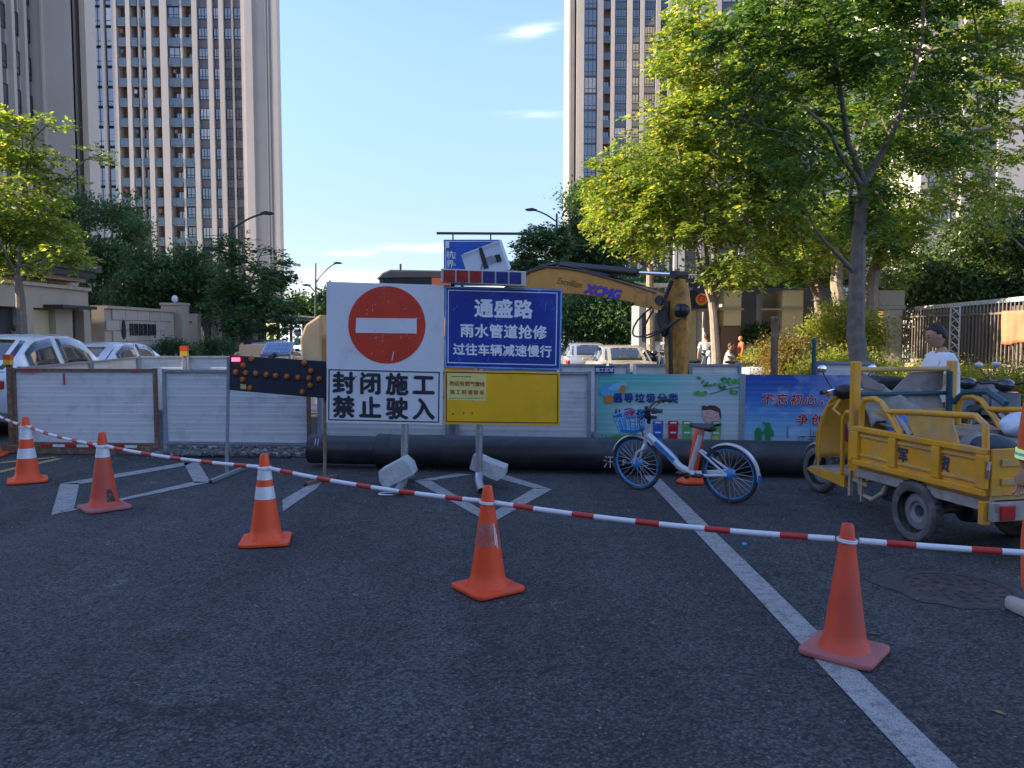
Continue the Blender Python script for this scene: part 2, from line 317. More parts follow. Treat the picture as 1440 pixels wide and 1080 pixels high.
# ------------------------------------------------------------------ ground, pavements, markings
def asphalt():
    m = bpy.data.materials.new('asphalt'); m.use_nodes = True; n, l = m.node_tree.nodes, m.node_tree.links; b = n['Principled BSDF']
    t = n.new('ShaderNodeTexCoord'); co = t.outputs['Object']
    def noise(s, d=3, r=.5):
        q = n.new('ShaderNodeTexNoise'); q.inputs['Scale'].default_value = s; q.inputs['Detail'].default_value = d; q.inputs['Roughness'].default_value = r; l.new(co, q.inputs['Vector']); return q.outputs['Fac']
    def mr(src, a, c, x, y):
        q = n.new('ShaderNodeMapRange'); q.inputs[1].default_value = a; q.inputs[2].default_value = c; q.inputs[3].default_value = x; q.inputs[4].default_value = y; l.new(src, q.inputs[0]); return q.outputs[0]
    def mul(a, c):
        q = n.new('ShaderNodeMath'); q.operation = 'MULTIPLY'; l.new(a, q.inputs[0]); l.new(c, q.inputs[1]); return q.outputs[0]
    vo = n.new('ShaderNodeTexVoronoi'); vo.inputs['Scale'].default_value = 72; l.new(co, vo.inputs['Vector'])
    sc = n.new('ShaderNodeSeparateColor'); l.new(vo.outputs['Color'], sc.inputs[0])
    grain = mr(sc.outputs[0], 0, 1, .42, 1.6); edge = mr(vo.outputs['Distance'], .0, .9, 1.15, .35)
    speck = mr(noise(110, 2), .64, .72, 1.0, 3.2)
    f = mul(mul(mul(grain, edge), speck), mul(mr(noise(.55, 5, .6), .3, .7, .82, 1.2), mr(noise(6, 6, .7), .3, .72, .86, 1.2)))
    stain = mr(noise(1.7, 7, .7), .60, .72, 1, 1.9); f = mul(f, stain)
    f = mul(f, mr(noise(.9, 4, .55), .62, .72, 1, .82)); f = mul(f, mr(noise(3.3, 8, .75), .64, .70, 1, 1.5))
    mpt = n.new('ShaderNodeMapping'); mpt.inputs['Scale'].default_value = (1.6, .10, 1); l.new(co, mpt.inputs[0]); nq = n.new('ShaderNodeTexNoise'); nq.inputs['Scale'].default_value = 1; nq.inputs['Detail'].default_value = 5; l.new(mpt.outputs[0], nq.inputs['Vector']); f = mul(f, mr(nq.outputs['Fac'], .35, .65, .80, 1.18))
    wv = n.new('ShaderNodeTexVoronoi'); wv.feature = 'DISTANCE_TO_EDGE'; wv.inputs['Scale'].default_value = .42; wn_ = n.new('ShaderNodeTexNoise'); wn_.inputs['Scale'].default_value = 2.5; wn_.inputs['Detail'].default_value = 6; l.new(co, wn_.inputs['Vector'])
    vd = n.new('ShaderNodeVectorMath'); vd.operation = 'MULTIPLY_ADD'; l.new(wn_.outputs['Color'], vd.inputs[0]); vd.inputs[1].default_value = (.9, .9, 0); l.new(co, vd.inputs[2]); l.new(vd.outputs[0], wv.inputs['Vector'])
    f = mul(f, mr(wv.outputs['Distance'], .001, .005, .55, 1))
    vm = n.new('ShaderNodeVectorMath'); vm.operation = 'SCALE'; vm.inputs[0].default_value = (.076, .0755, .077); l.new(f, vm.inputs['Scale'])
    l.new(vm.outputs[0], b.inputs['Base Color']); b.inputs['Roughness'].default_value = .82; b.inputs['Specular IOR Level'].default_value = .35
    bp = n.new('ShaderNodeBump'); bp.inputs['Strength'].default_value = .9; bp.inputs['Distance'].default_value = .006; l.new(vo.outputs['Distance'], bp.inputs['Height']); bp.invert = True; l.new(bp.outputs[0], b.inputs['Normal'])
    return m
AS = asphalt()
def sheet(name, poly, z, mat, **k):
    o = MB().add([(p[0], p[1], z) for p in poly], [tuple(range(len(poly)))]).build(name, mat); tag(o, **k); return o
sheet('ground', [(-900, -300), (900, -300), (900, 1500), (-900, 1500)], -.012, pm('far_ground', (.17, .165, .155), .95, var=.25, vs=.2), kind='structure')
sheet('road', [(-11.4, -30), (60, -30), (60, 9.5), (4.7, 13.2), (4.7, 400), (-11.4, 400)], -.002, AS, kind='structure')
sheet('side_road', [(-70, -30), (-11.4, -30), (-11.4, 12.5), (-70, 12.5)], -.002, AS, kind='structure')
PAVE = pm('pavement_stone', (.34, .31, .28), .85, var=.15, vs=3, dirt=(.2, .18, .16), damt=.3, ds=5, bump=.2, bs=40)
def slab(name, poly, z0, z1, mat):
    a = 0
    for i in range(len(poly)): a += poly[i][0]*poly[(i+1) % len(poly)][1]-poly[(i+1) % len(poly)][0]*poly[i][1]
    if a < 0: poly = poly[::-1]
    o = MB().prism([(p[0], p[1], z0) for p in poly], (0, 0, z1-z0)).build(name, mat, bevel=.015); o['kind'] = 'structure'; return o
slab('pavement', [(4.86, 13.4), (60, 9.8), (60, 400), (4.86, 400)], -.01, .12, PAVE)
slab('kerb', [(4.72, 13.25), (4.858, 13.36), (4.858, 400), (4.72, 400)], -.01, .135, M['concrete'])
slab('kerb', [(4.72, 13.25), (60, 9.65), (60, 9.8), (4.86, 13.4)], -.01, .135, M['concrete'])
slab('pavement', [(-11.56, 12.7), (-70, 12.7), (-70, 400), (-11.56, 400)], -.01, .12, PAVE)
slab('kerb', [(-11.558, 12.55), (-11.42, 12.55), (-11.42, 400), (-11.558, 400)], -.01, .135, M['concrete'])
PT = pm('road_paint', (.37, .36, .34), .7, var=.1, vs=5, dirt=(.10, .10, .105), damt=.48, ds=16, spots=((.07, .07, .075), 75, .57))
PY = pm('yellow_road_paint', (.42, .30, .10), .7, var=.1, vs=5, dirt=(.15, .13, .09), damt=.4, ds=22)
def mark(name, quads, mat=PT, z=.003):
    mb = MB()
    for q in quads:
        b = len(mb.v); mb.v += [G(*p, z=z) if len(p) == 2 else Vector((*p[:2], z)) for p in q]; mb.f.append(tuple(range(b, b+len(q)))); mb.m.append(0)
    o = mb.build(name, mat); o['kind'] = 'structure'; return o
# thin outlined lozenges ahead of the crossing
mark('road_marking', [[(72, 724), (85, 680), (112, 679), (104, 716)], [(85, 680), (277, 647), (260, 655), (110, 681)],
                      [(277, 647), (296, 678), (273, 679), (258, 651)], [(72, 724), (103, 716), (273, 677), (296, 678)]])
mark('road_marking', [[(583, 676), (690, 736), (690, 724), (604, 675)], [(690, 736), (776, 688), (752, 686), (690, 722)],
                      [(776, 688), (712, 668), (692, 670), (752, 687)], [(583, 676), (604, 676), (664, 667), (640, 666)]])
mark('lane_line', [[(398, 719), (397, 703), (437, 680), (457, 672), (446, 686)]])
a0, a1 = G(917, 675), G(1330, 1085); d = (a1-a0).normalized(); nn = Vector((d.y, -d.x, 0))*.085
far = a0+d*-.1; near = a1+d*1.6
c0, c1 = G(923, 678), G(1322, 1085)
d = (c1-c0).normalized(); nn = Vector((d.y, -d.x, 0))*.078; near = c1+d*2
sheet('lane_line', [c0-nn-d*.4, c0+nn-d*.4, near+nn, near-nn], .003, PT, kind='structure')
for u, w in (((0, 651), (78, 643)), ((-20, 668), (84, 645))):
    p, q = G(*u), G(*w); dd = (q-p).normalized(); mm = Vector((dd.y, -dd.x, 0))*.055; p = p-dd*6
    sheet('lane_line', [p-mm, p+mm, q+mm, q-mm], .003, PY, kind='structure')
# manhole cover and the patched ring round it
mc = G(1345, 828); mh = thing('manhole_cover', 'round cast iron manhole cover in a worn patch of road right of the nearest cone', 'manhole cover', (mc.x, mc.y, 0))
IRON = pm('cast_iron', (.075, .065, .062), .7, .3, var=.25, vs=14, dirt=(.16, .13, .11), damt=.4, ds=12)
mb = MB(); mb.lathe([(.30, -.02), (.30, .004), (.0, .004)], (mc.x, mc.y, 0), 40, caps=False); mb.build('cover', IRON, mh)
mb = MB()
for r_ in (.07, .13, .19, .25):
    k = int(r_*70)
    for i in range(k):
        a = 2*math.pi*i/k; mb.box((mc.x+r_*math.cos(a), mc.y+r_*math.sin(a), .006), (.032, .016, .008), Euler((0, 0, a+.6)))
mb.build('tread', IRON, mh)['kind'] = 'stuff'
mb = MB(); mb.lathe([(.305, 0), (.305, .007), (.345, .007), (.37, 0)], (mc.x, mc.y, 0), 40, caps=False); mb.build('rim', IRON, mh)
pts = [mc+Vector(((.44+.05*math.sin(3*a)+.03*math.sin(7*a+1))*math.cos(a), (.42+.05*math.sin(2*a+2)+.02*math.sin(9*a))*math.sin(a), 0)) for a in [i*math.pi/24 for i in range(48)]]
sheet('road_patch', pts, .002, pm('road_patch', (.055, .05, .048), .9, var=.3, vs=14, bump=.7, bs=60, dirt=(.16, .15, .14), damt=.35, ds=30), kind='structure')
# loose grit and litter along the road
rnd = random.Random(4); mb = MB()
for i in range(420):
    y = rnd.uniform(2.6, 10); x = rnd.uniform(-.75, .75)*y
    if i < 60: y = rnd.uniform(9.8, 10.15); x = rnd.uniform(-6.2, -2.4)
    s_ = rnd.uniform(.004, .011) if i >= 60 else rnd.uniform(.006, .018)
    mb.box((x, y, s_*.4), (s_, s_*rnd.uniform(.6, 1.3), s_*.8), Euler((rnd.random(), rnd.random(), rnd.random()*6)))
tag(mb.build('grit', pm('grit', (.20, .195, .19), .9, var=.4, vs=40)), 'scattered pale grit and small stones on the asphalt', 'grit', kind='stuff')
for (px, py, c, lb) in ((1047, 766, (.02, .45, .75), 'small bright blue plastic cap lying on the road'), (889, 649, (.6, .5, .4), None)):
    if lb:
        p = G(px, py); o = MB().lathe([(.018, 0), (.018, .012), (.015, .014)], p, 12).build('bottle_cap', pm('blue_cap', c, .35)); tag(o, lb, 'bottle cap')
mb = MB()
for i in range(150):
    y = rnd.uniform(3.2, 9.8); x = rnd.uniform(-.7, .7)*y if i > 90 else rnd.uniform(-5.5, 4.5)
    if i <= 90: y = rnd.uniform(8.9, 10.1)
    a = rnd.random()*6.3; L = rnd.uniform(.012, .035); c_ = V(x, y, .006); u = V(math.cos(a), math.sin(a), rnd.uniform(-.1, .3))*L; w_ = V(-math.sin(a), math.cos(a), rnd.uniform(0, .3))*L*.4
    mb.add([c_-u, c_+w_, c_+u, c_-w_*.8+V(0, 0, .004)], [(0, 1, 2, 3)])
tag(mb.build('fallen_leaves', pm('dry_leaf', (.22, .16, .06), .8, var=.5, vs=9)), 'small dry fallen leaves scattered on the asphalt', 'leaves', kind='stuff')
# small concrete strip with rubble where the panels stand
p = G(222, 640); q = G(432, 641)
slab('rubble_strip', [(p.x, 10.35), (q.x+.1, 10.2), (q.x+.1, 10.75), (p.x, 10.9)], -.01, .05, M['concrete'])
mb = MB()
for i in range(520):
    x = rnd.uniform(p.x, q.x+.05); y = rnd.uniform(10.1, 10.7); s_ = rnd.uniform(.015, .06)
    mb.box((x, y, .035+s_*.3), (s_, s_*rnd.uniform(.6, 1.2), s_*.7), Euler((rnd.random()*2, rnd.random()*2, rnd.random()*6)))
tag(mb.build('rubble', pm('rubble', (.20, .185, .18), .95, var=.35, vs=12, bump=.5, bs=60)), 'low strip of broken concrete rubble under the left white panels', 'rubble', kind='stuff')

# ------------------------------------------------------------------ towers
FLR = 2.85
def winmesh(w, h, n, sub=True):
    fr = MB(); t = .09
    fr.bb(-w/2, w/2, -.04, .04, 0, t); fr.bb(-w/2, w/2, -.04, .04, h-t, h); fr.bb(-w/2, -w/2+t, -.038, .038, t, h-t); fr.bb(w/2-t, w/2, -.038, .038, t, h-t)
    for i in range(1, n): x = -w/2+w*i/n; fr.bb(x-t/2, x+t/2, -.036, .036, t, h-t)
    if sub: fr.bb(-w/2+t, w/2-t, -.034, .034, h*.27-t/2, h*.27+t/2)
    return fr
def wedge(par, mat, x0, x1, y0, y1, h):            # a wing whose far side narrows away from the street
    k = y1/y0*1.004
    return MB().prism([V(x0, y0, 0), V(x1, y0, 0), V(x1*k, y1, 0), V(x0*k, y1, 0)], (0, 0, h)).build('wall', mat, par)
class Tower:
    """front faces -Y; rz turns it. columns: (kind, px0, px1)"""
    def __init__(s, label, Y, z0=0):
        s.t = thing('apartment_tower', label, 'apartment tower', (0, 0, 0), None); s.Y = Y; s.proto = {}
    def X(s, px, Y=None): return (px-720)/FPX*(Y or s.Y)*.977
    def put(s, key, mk, loc, rz=0):
        if key not in s.proto:
            o = mk(); s.proto[key] = o; o.location = loc; o.rotation_euler = (0, 0, rz); return o
        o = dup(s.proto[key], loc, rz, parent=s.t); return o
def windows(T, x, y, w, h, z, n, rz=0, tilt=True):
    key = ('w', round(w, 2), round(h, 2), n)
    def mk():
        f = winmesh(w, h, n).build('window', M['frame'], T.t); MB().bb(-w/2+.03, w/2-.03, .0, .02, .03, h-.03).build('pane', GL, f); return f
    return T.put(key, mk, (x, y, z), rz)
def balcony(T, x, y, w, z, rz=0, dep=.5):
    key = ('b', round(w, 2))
    def mk():
        b = MB().bb(-w/2, w/2, -dep, 0, -.16, 0).build('balcony', M['towerdark'], T.t)
        g = MB().bb(-w/2, w/2, -dep, -dep+.04, .03, 1.0); g.bb(-w/2-.01, w/2+.01, -dep-.01, -dep+.06, 1.0, 1.06); g.build('railing', RAIL, b)
        return b
    return T.put(key, mk, (x, y, z), rz)
rt = random.Random(11)
# tower at left, far: the one whose right edge stands against the sky
T = Tower('tall beige apartment tower with balconies, its right edge against the open sky at left', 118)
Y = 118; HT = 57; X = T.X
# the skewed verticals of the lens are followed by giving each column its foot position
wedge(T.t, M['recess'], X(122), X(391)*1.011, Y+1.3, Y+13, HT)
MB().bb(X(341), X(391), Y-.35, Y+1.299, 0, HT).build('wall', M['tower'], T.t)
for a, b_, d_ in ((341, 347, .5), (347.5, 358, .95), (374.5, 376.5, .55), (378.5, 380.5, .55), (384, 392, .7)):
    MB().bb(X(a), X(b_), Y-d_, Y-.352, 0, HT+.4).build('pier', M['pier'], T.t)
MB().bb(X(122), X(132), Y-.6, Y+1.298, 0, HT).build('pier', M['pier'], T.t)
cols = [('W', 133, 144.5, 2), ('P', 144.5, 149), ('W', 149.5, 159, 2), ('P', 159.5, 166.5), ('B', 167, 179), ('P', 179.5, 185.5), ('B', 186, 195.5), ('p', 196, 198.5), ('V', 199, 207.5, 2),
        ('P', 208, 215), ('B', 215.5, 226), ('P', 227, 237), ('C', 238, 254.5), ('p', 255, 258), ('C', 258.5, 271), ('P', 272, 279), ('D', 279.5, 293.5, 3), ('P', 294, 300.5), ('D', 301, 309, 2), ('P', 309.5, 316), ('D', 316.5, 326.5, 2), ('p', 327, 329), ('D', 329.5, 340.5, 2)]
for i, c in enumerate(cols):
    k, a, b_ = c[:3]; x0, x1 = X(a), X(b_); wd = x1-x0; xc = (x0+x1)/2
    if k in 'Pp':
        MB().bb(x0, x1, Y-(.32 if k == 'P' else .2), Y+1.299, 0, HT+.3).build('pier', M['pier'], T.t)
        continue
    if k == 'D': MB().bb(x0+.002, x1-.002, Y+.15, Y+1.297, 0, HT).build('spandrel_panel', M['towerdark'], T.t)
    for f in range(4, 19):
        z = f*FLR+.25+(0 if k != 'D' else .3)
        if k in 'W': windows(T, xc, Y+.1, wd-.04, 2.6, z, 2 if wd > 1.1 else 1)
        if k == 'D': windows(T, xc, Y+.08, wd-.06, 1.65, z+.6, c[3])
        if k == 'V': windows(T, xc, Y+.5, wd-.06, 2.2, z+.3, 2); balcony(T, xc, Y+.35, wd-.02, z)
        if k == 'B':
            balcony(T, xc, Y+.2, wd-.02, z)
            if rt.random() < .55: windows(T, xc+wd*.12, Y+1.24, wd*.62, 2.1, z+.05, 1)
        if k in 'BC' and rt.random() < .35: T.put('ac', lambda: MB().box((0, 0, .3), (.75, .3, .5)).build('air_conditioner', M['white'], T.t, bevel=.03), (xc+rt.uniform(-.15, .15)*wd, Y+.7, z+.02))
        if k in 'BC' and rt.random() < .16:
            q_ = rt.randrange(4); T.put('cl%d' % q_, lambda: MB().grid(lambda u, v: V(-.25+.45*u, .03*math.sin(u*17), -.55*v), 8, 2).build('hanging_clothes', pm('cloth%d' % q_, ((.28, .12, .10), (.5, .5, .52), (.10, .13, .22), (.40, .33, .24))[q_], .9), T.t, solid=.01), (xc, Y-.1, z+2.3))
        if k == 'C':
            balcony(T, xc, Y+.25, wd-.02, z)
            if rt.random() < .3: windows(T, xc, Y-.02, wd-.1, 1.5, z+1.1, 2)
            else: windows(T, xc, Y+1.2, wd*.8, 2.1, z+.1, 2)
# tower at far left, near: mostly blank wall
T = Tower('nearer beige apartment tower with a broad blank wall at the left edge', 65)
HT = 58
xs = -38.4
MB().bb(-58, xs, 59, 64.998, 0, HT).build('wall', M['tower'], T.t)
wedge(T.t, M['tower'], -50, T.X(102, 65), 65, 74, HT)
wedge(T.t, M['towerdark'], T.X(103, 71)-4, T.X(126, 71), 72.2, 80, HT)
MB().bb(T.X(104.5, 71), T.X(107.5, 71), 71, 72.199, 0, HT).build('pier', M['pier'], T.t)
MB().bb(T.X(118.5, 71), T.X(126.5, 71), 70.4, 72.199, 0, HT).build('pier', M['pier'], T.t)
for f in range(4, 20): windows(T, T.X(113, 71), 72.1, .66, 1.9, f*2.95+1, 1)
for (py0, py1) in ((60.75, 61.75), (62.55, 63.35), (64.1, 64.85)):
    MB().bb(xs, xs+.08, py0-.02, py1+.02, 0, HT).build('spandrel_panel', M['towerdark'], T.t)
for yy in (60.55, 62.3, 63.85):
    MB().bb(xs, xs+.42, yy-.18, yy+.18, 0, HT).build('pier', M['pier'], T.t)
for (a, b_) in ((60.75, 61.75), (62.55, 63.35), (64.1, 64.85)):
    for f in range(3, 20): windows(T, xs+.16, (a+b_)/2, (b_-a)-.08, 1.8, f*2.95+.9, 1, R(90))
MB().bb(T.X(60, 65), T.X(63, 65), 64.8, 64.999, 0, HT).build('pier', M['pier'], T.t)
# tower at right, far
T = Tower('tall beige apartment tower with sunlit left side beyond the excavator', 142)
Y = 142; X = T.X; HT = 68
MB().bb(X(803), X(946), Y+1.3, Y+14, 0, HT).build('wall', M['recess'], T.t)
MB().bb(X(800), X(807), Y+.4, Y+1.298, 0, HT).build('wall', M['tower'], T.t); MB().bb(X(800), X(802.9), Y+1.3, Y+13, 0, HT).build('wall', M['tower'], T.t)
for a, b_, d_ in ((800, 803, .2), (804, 808, -.25), (810.5, 815, .5), (815.5, 821, .7)): MB().bb(X(a), X(b_), Y-d_, Y+1.297 if a > 806 else Y+.398, 0, HT+.4).build('pier', M['pier'], T.t)
cols = [('W', 821.5, 839, 3), ('P', 839.5, 848), ('B', 848.5, 858), ('P', 858.5, 864), ('D', 864.5, 881, 4), ('P', 881.5, 888.5), ('D', 889, 899, 2), ('P', 899.5, 905.5), ('D', 906, 921, 4), ('P', 921.5, 928), ('D', 928.5, 938, 2), ('P', 938.5, 944), ('W', 944.5, 950, 1)]
for i, c in enumerate(cols):
    k, a, b_ = c[:3]; x0, x1 = X(a), X(b_); wd = x1-x0; xc = (x0+x1)/2
    if k == 'P': MB().bb(x0, x1, Y-.35, Y+1.299, 0, HT+.3).build('pier', M['pier'], T.t); continue
    if k in 'DW': MB().bb(x0+.002, x1-.002, Y+.16, Y+1.296, 0, HT).build('spandrel_panel', M['towerdark'], T.t)
    for f in range(6, 22):
        z = f*2.88+.2
        if k in 'W': windows(T, xc, Y+.1, wd-.05, 2.7, z, c[3])
        if k == 'D':
            windows(T, xc, Y+.1, wd-.05, 1.65, z+1.05, c[3]); o = T.put(('sp', round(wd, 2)), lambda: MB().bb(-wd/2+.03, wd/2-.03, -.03, .03, 0, .95).build('glass_panel', RAIL, T.t), (xc, Y+.1, z+.04))
        if k == 'B':
            balcony(T, xc, Y+.3, wd-.02, z)
            if rt.random() < .6: windows(T, xc, Y+1.0, wd*.9, 2.1, z+.1, 2)
# its nearer wing, right of it
T = Tower('beige wing of apartment tower rising behind the yellow-green tree', 120)
Y = 120; X = T.X; HT = 60
wedge(T.t, M['tower'], X(950), X(1290), Y, Y+14, HT)
for a, b_ in ((950, 954), (956, 965), (982, 988), (1004, 1012), (1042, 1050), (1090, 1100), (1140, 1150), (1200, 1210), (1280, 1290)): MB().bb(X(a), X(b_), Y-.7, Y-.001, 0, HT+.3).build('pier', M['pier'], T.t)
for a, b_, n in ((967, 981, 1), (1013, 1041, 2), (1052, 1088, 2), (1102, 1138, 2), (1152, 1198, 2), (1212, 1278, 3)):
    x0, x1 = X(a), X(b_)
    MB().bb(x0, x1, Y-.12, Y-.002, 0, HT).build('spandrel_panel', M['towerdark'], T.t)
    for f in range(4, 20): windows(T, (x0+x1)/2, Y-.15, x1-x0-.15, 1.8, f*2.88+.9, n)
# building at far right
T = Tower('pale apartment building with dark windows behind the trees at the right edge', 60)
Y = 60; X = T.X; HT = 44
MB().bb(X(1300), X(1620), Y, Y+14, 0, HT).build('wall', M['tower'], T.t)
for a, b_ in ((1352, 1364), (1402, 1440), (1500, 1520)): MB().bb(X(a), X(b_), Y-.55, Y-.001, 0, HT+.3).build('pier', M['pier'], T.t)
for a, b_ in ((1310, 1345), (1377, 1397), (1450, 1490)):
    x0, x1 = X(a), X(b_)
    for f in range(2, 15): windows(T, (x0+x1)/2, Y-.03, x1-x0, 1.35, f*2.88+.85, 2)
# unseen blocks added out of frame to throw shade over street and near road
def plain_block(label, x0, x1, y0, y1, h):
    t = thing('shade_block', label, 'shade block', ((x0+x1)/2, (y0+y1)/2, 0))
    MB().bb(x0, x1, y0, y1, 0, h).build('wall', M['tower'], t)
    mb = MB(); n = int((y1-y0)/3.4)
    for f in range(int(h/3)-1):
        for i in range(n): y = y0+1.7+i*3.4; mb.bb(x1, x1+.05, y-.8, y+.8, f*3+1, f*3+2.6)
    mb.build('window_row', GL, t)['kind'] = 'stuff'
    return t
plain_block('unseen beige block added left of the picture to shade the near road', -60, -33, -75, 11, 22.5)
plain_block('unseen beige block added left of the picture to shade the trees behind the gatehouse', -66, -37, 27, 46, 27)
plain_block('unseen beige block added behind the camera for shade and window reflections', -25, 30, -75, -55, 20)
# ------------------------------------------------------------------ trees
BARK = pm('pale_bark', (.30, .235, .18), .85, var=.22, vs=9, bump=.6, bs=40, dirt=(.17, .13, .10), damt=.35, ds=7)
BARKD = pm('dark_bark', (.19, .155, .125), .9, var=.25, vs=9, bump=.6, bs=40)
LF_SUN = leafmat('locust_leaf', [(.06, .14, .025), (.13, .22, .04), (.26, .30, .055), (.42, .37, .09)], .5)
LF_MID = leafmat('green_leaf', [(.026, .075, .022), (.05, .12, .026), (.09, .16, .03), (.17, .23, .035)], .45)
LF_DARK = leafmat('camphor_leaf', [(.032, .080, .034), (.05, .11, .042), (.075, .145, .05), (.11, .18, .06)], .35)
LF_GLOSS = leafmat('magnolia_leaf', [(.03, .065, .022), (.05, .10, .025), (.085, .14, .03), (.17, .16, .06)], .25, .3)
LF_HEDGE = leafmat('hedge_leaf', [(.13, .22, .03), (.23, .30, .04), (.35, .36, .06), (.44, .34, .09)], .5)
LF_RUST = leafmat('reddish_shrub_leaf', [(.12, .14, .03), (.20, .17, .04), (.32, .17, .06), (.16, .15, .03)], .4)
LF_OLIVE = leafmat('olive_shrub_leaf', [(.08, .10, .03), (.13, .14, .04), (.20, .17, .06)], .35)
def leaves(name, centers, dirs, size, per, mat, parent, rg, style='pinnate', spread=.3):
    """centres (n,3); each spray carries `per` folded leaflets"""
    n = len(centers)
    c = np.repeat(centers, per, 0); d = np.repeat(dirs, per, 0)
    N = n*per
    if style == 'pinnate':
        k = np.tile(np.arange(per), n); t = (k//2)/(per/2)
        side = np.where(k % 2 == 0, 1., -1.)
        up = np.array([0, 0, 1.]); s = np.cross(d, up); s /= np.linalg.norm(s, axis=1, keepdims=True)+1e-9
        p = c+d*(t*spread)[:, None]; p[:, 2] -= (t**2)*spread*.35
        ax = s*side[:, None]*1.0+d*.45+rg.normal(0, .28, (N, 3)); ax[:, 2] -= .25
    else:
        p = c+rg.normal(0, spread, (N, 3))*np.array([1, 1, .7])
        ax = d*.5+rg.normal(0, .8, (N, 3)); ax[:, 2] -= .15
    ax /= np.linalg.norm(ax, axis=1, keepdims=True)
    nrm = rg.normal(0, .55, (N, 3))+np.array([0, 0, 1.0]); w = np.cross(ax, nrm); w /= np.linalg.norm(w, axis=1, keepdims=True)+1e-9
    L = (size*rg.uniform(.55, 1.4, N))[:, None]
    up2 = np.cross(w, ax)
    v = np.stack([p, p+ax*L*.5+w*L*.23-up2*L*.05, p+ax*L, p+ax*L*.5-w*L*.23-up2*L*.05], 1).reshape(-1, 3)
    org = ORG.get(parent, Vector((0, 0, 0))); v -= np.array(org)
    me = bpy.data.meshes.new(name); me.vertices.add(4*N); me.vertices.foreach_set('co', v.astype(np.float32).ravel())
    me.loops.add(4*N); me.loops.foreach_set('vertex_index', np.arange(4*N, dtype=np.int32))
    me.polygons.add(N); me.polygons.foreach_set('loop_start', np.arange(0, 4*N, 4, dtype=np.int32)); me.polygons.foreach_set('loop_total', np.full(N, 4, np.int32))
    me.update(calc_edges=True); me.materials.append(mat)
    o = bpy.data.objects.new(name, me); COL.objects.link(o)
    if parent is not None: o.parent = parent; ORG[o] = org
    return o
def grow(limbs, clumps, r_tip=.012, bend=.12, rr=None):
    """limbs: list of (points, radii). Adds twigs from the nearest lower limb point to each clump; returns curve list"""
    nodes = [(p, r) for pts, rs in limbs for p, r in zip(pts, rs)]
    out = []
    base = nodes[0][0]
    for c in sorted(clumps, key=lambda q: (q-base).length):
        best = min(nodes, key=lambda q: (q[0]-c).length*(1+(.9 if q[0].z > c.z-.05 else 0))+.12*(q[0]-c).length)
        a, r = best; L = (c-a).length
        if L < .05: continue
        mid = a.lerp(c, .5)+Vector((rr.uniform(-1, 1), rr.uniform(-1, 1), rr.uniform(.2, 1)))*bend*L
        pts = bez(a, mid*1.0, c, 5); r0 = max(r_tip*1.3, min(r*.62, .012+L*.022)); rs = [r0+(r_tip-r0)*i/5 for i in range(6)]
        out.append((pts, rs)); nodes += list(zip(pts[2:], rs[2:]))
    return out
def tree(name, label, base, limbs, blobs, nclump, nspray, per, size, mat, bark=BARK, group=None, style='pinnate', seed=1, crad=.55, flat=.5, outward=.55, spread=.3, cat='tree', shellp=.5, twigs=True):
    rr = random.Random(seed); rg = np.random.default_rng(seed)
    if style == 'pinnate': nspray = int(nspray*1.25); size *= 1.12; crad *= .74; nclump = int(nclump*1.45)
    elif cat == 'tree': nspray = int(nspray*1.5); size *= 1.15
    t = thing(name, label, cat, base, group)
    clumps = []; cen = []; vol = [b[1][0]*b[1][1]*b[1][2] for b in blobs]
    cc = Vector(np.average([b[0] for b in blobs], axis=0, weights=vol))
    for i in range(nclump):
        b = rr.choices(blobs, vol)[0]
        while True:
            v = Vector([rr.uniform(-1, 1) for _ in range(3)])
            if v.length <= 1 and v.length > shellp*rr.random(): break
        clumps.append(Vector(b[0])+Vector((v.x*b[1][0], v.y*b[1][1], v.z*b[1][2])))
    tb = MB()
    for pts, rs in limbs: tb.path(pts, rs, 9)
    tb.build('trunk', bark, t, smooth=True)
    if twigs:
        tw = MB()
        for pts, rs in grow(limbs, clumps, rr=rr): tw.path(pts, rs, 5, cap=False)
        if tw.v: tw.build('branches', bark, t, smooth=True)['kind'] = 'stuff'
    ca = np.array([tuple(c) for c in clumps]); k = np.repeat(np.arange(nclump), nspray)
    cr = rg.uniform(.55, 1.3, nclump)[k]*crad
    off = rg.normal(0, 1, (len(k), 3)); off /= np.linalg.norm(off, axis=1, keepdims=True); off *= (rg.random(len(k))**.45)[:, None]
    off *= np.array([1, 1, flat]); cs = ca[k]+off*cr[:, None]
    d = off+(ca[k]-np.array(cc))*outward/ (np.linalg.norm(ca[k]-np.array(cc), axis=1, keepdims=True)+.1)+rg.normal(0, .25, (len(k), 3)); d[:, 2] *= .5
    d /= np.linalg.norm(d, axis=1, keepdims=True)
    leaves('crown', cs, d, size, per, mat, t, rg, style, spread)['kind'] = 'stuff'
    return t
def pblob(px, py, Y, rx, ry, rd=None):               # ellipsoid seen at a pixel, radii in pixels
    s = Y/FPX; return (tuple(P(px, py, Y)), (rx*s, (rd if rd is not None else (rx+ry)/2)*s, ry*s))
def limb(pp, Y, w0, w1, dy=0.0):                     # a limb through pixels at a depth, widths in metres
    n = len(pp); pts = [P(x, y, Y+dy*i/(n-1)) for i, (x, y) in enumerate(pp)]
    # smooth
    out = []; rs = []
    for i in range(n-1):
        a, b = pts[i], pts[i+1]
        for k in range(3): u = k/3; out.append(a.lerp(b, u)); rs.append((w0+(w1-w0)*(i+u)/(n-1))/2)
    out.append(pts[-1]); rs.append(w1/2)
    return out, rs
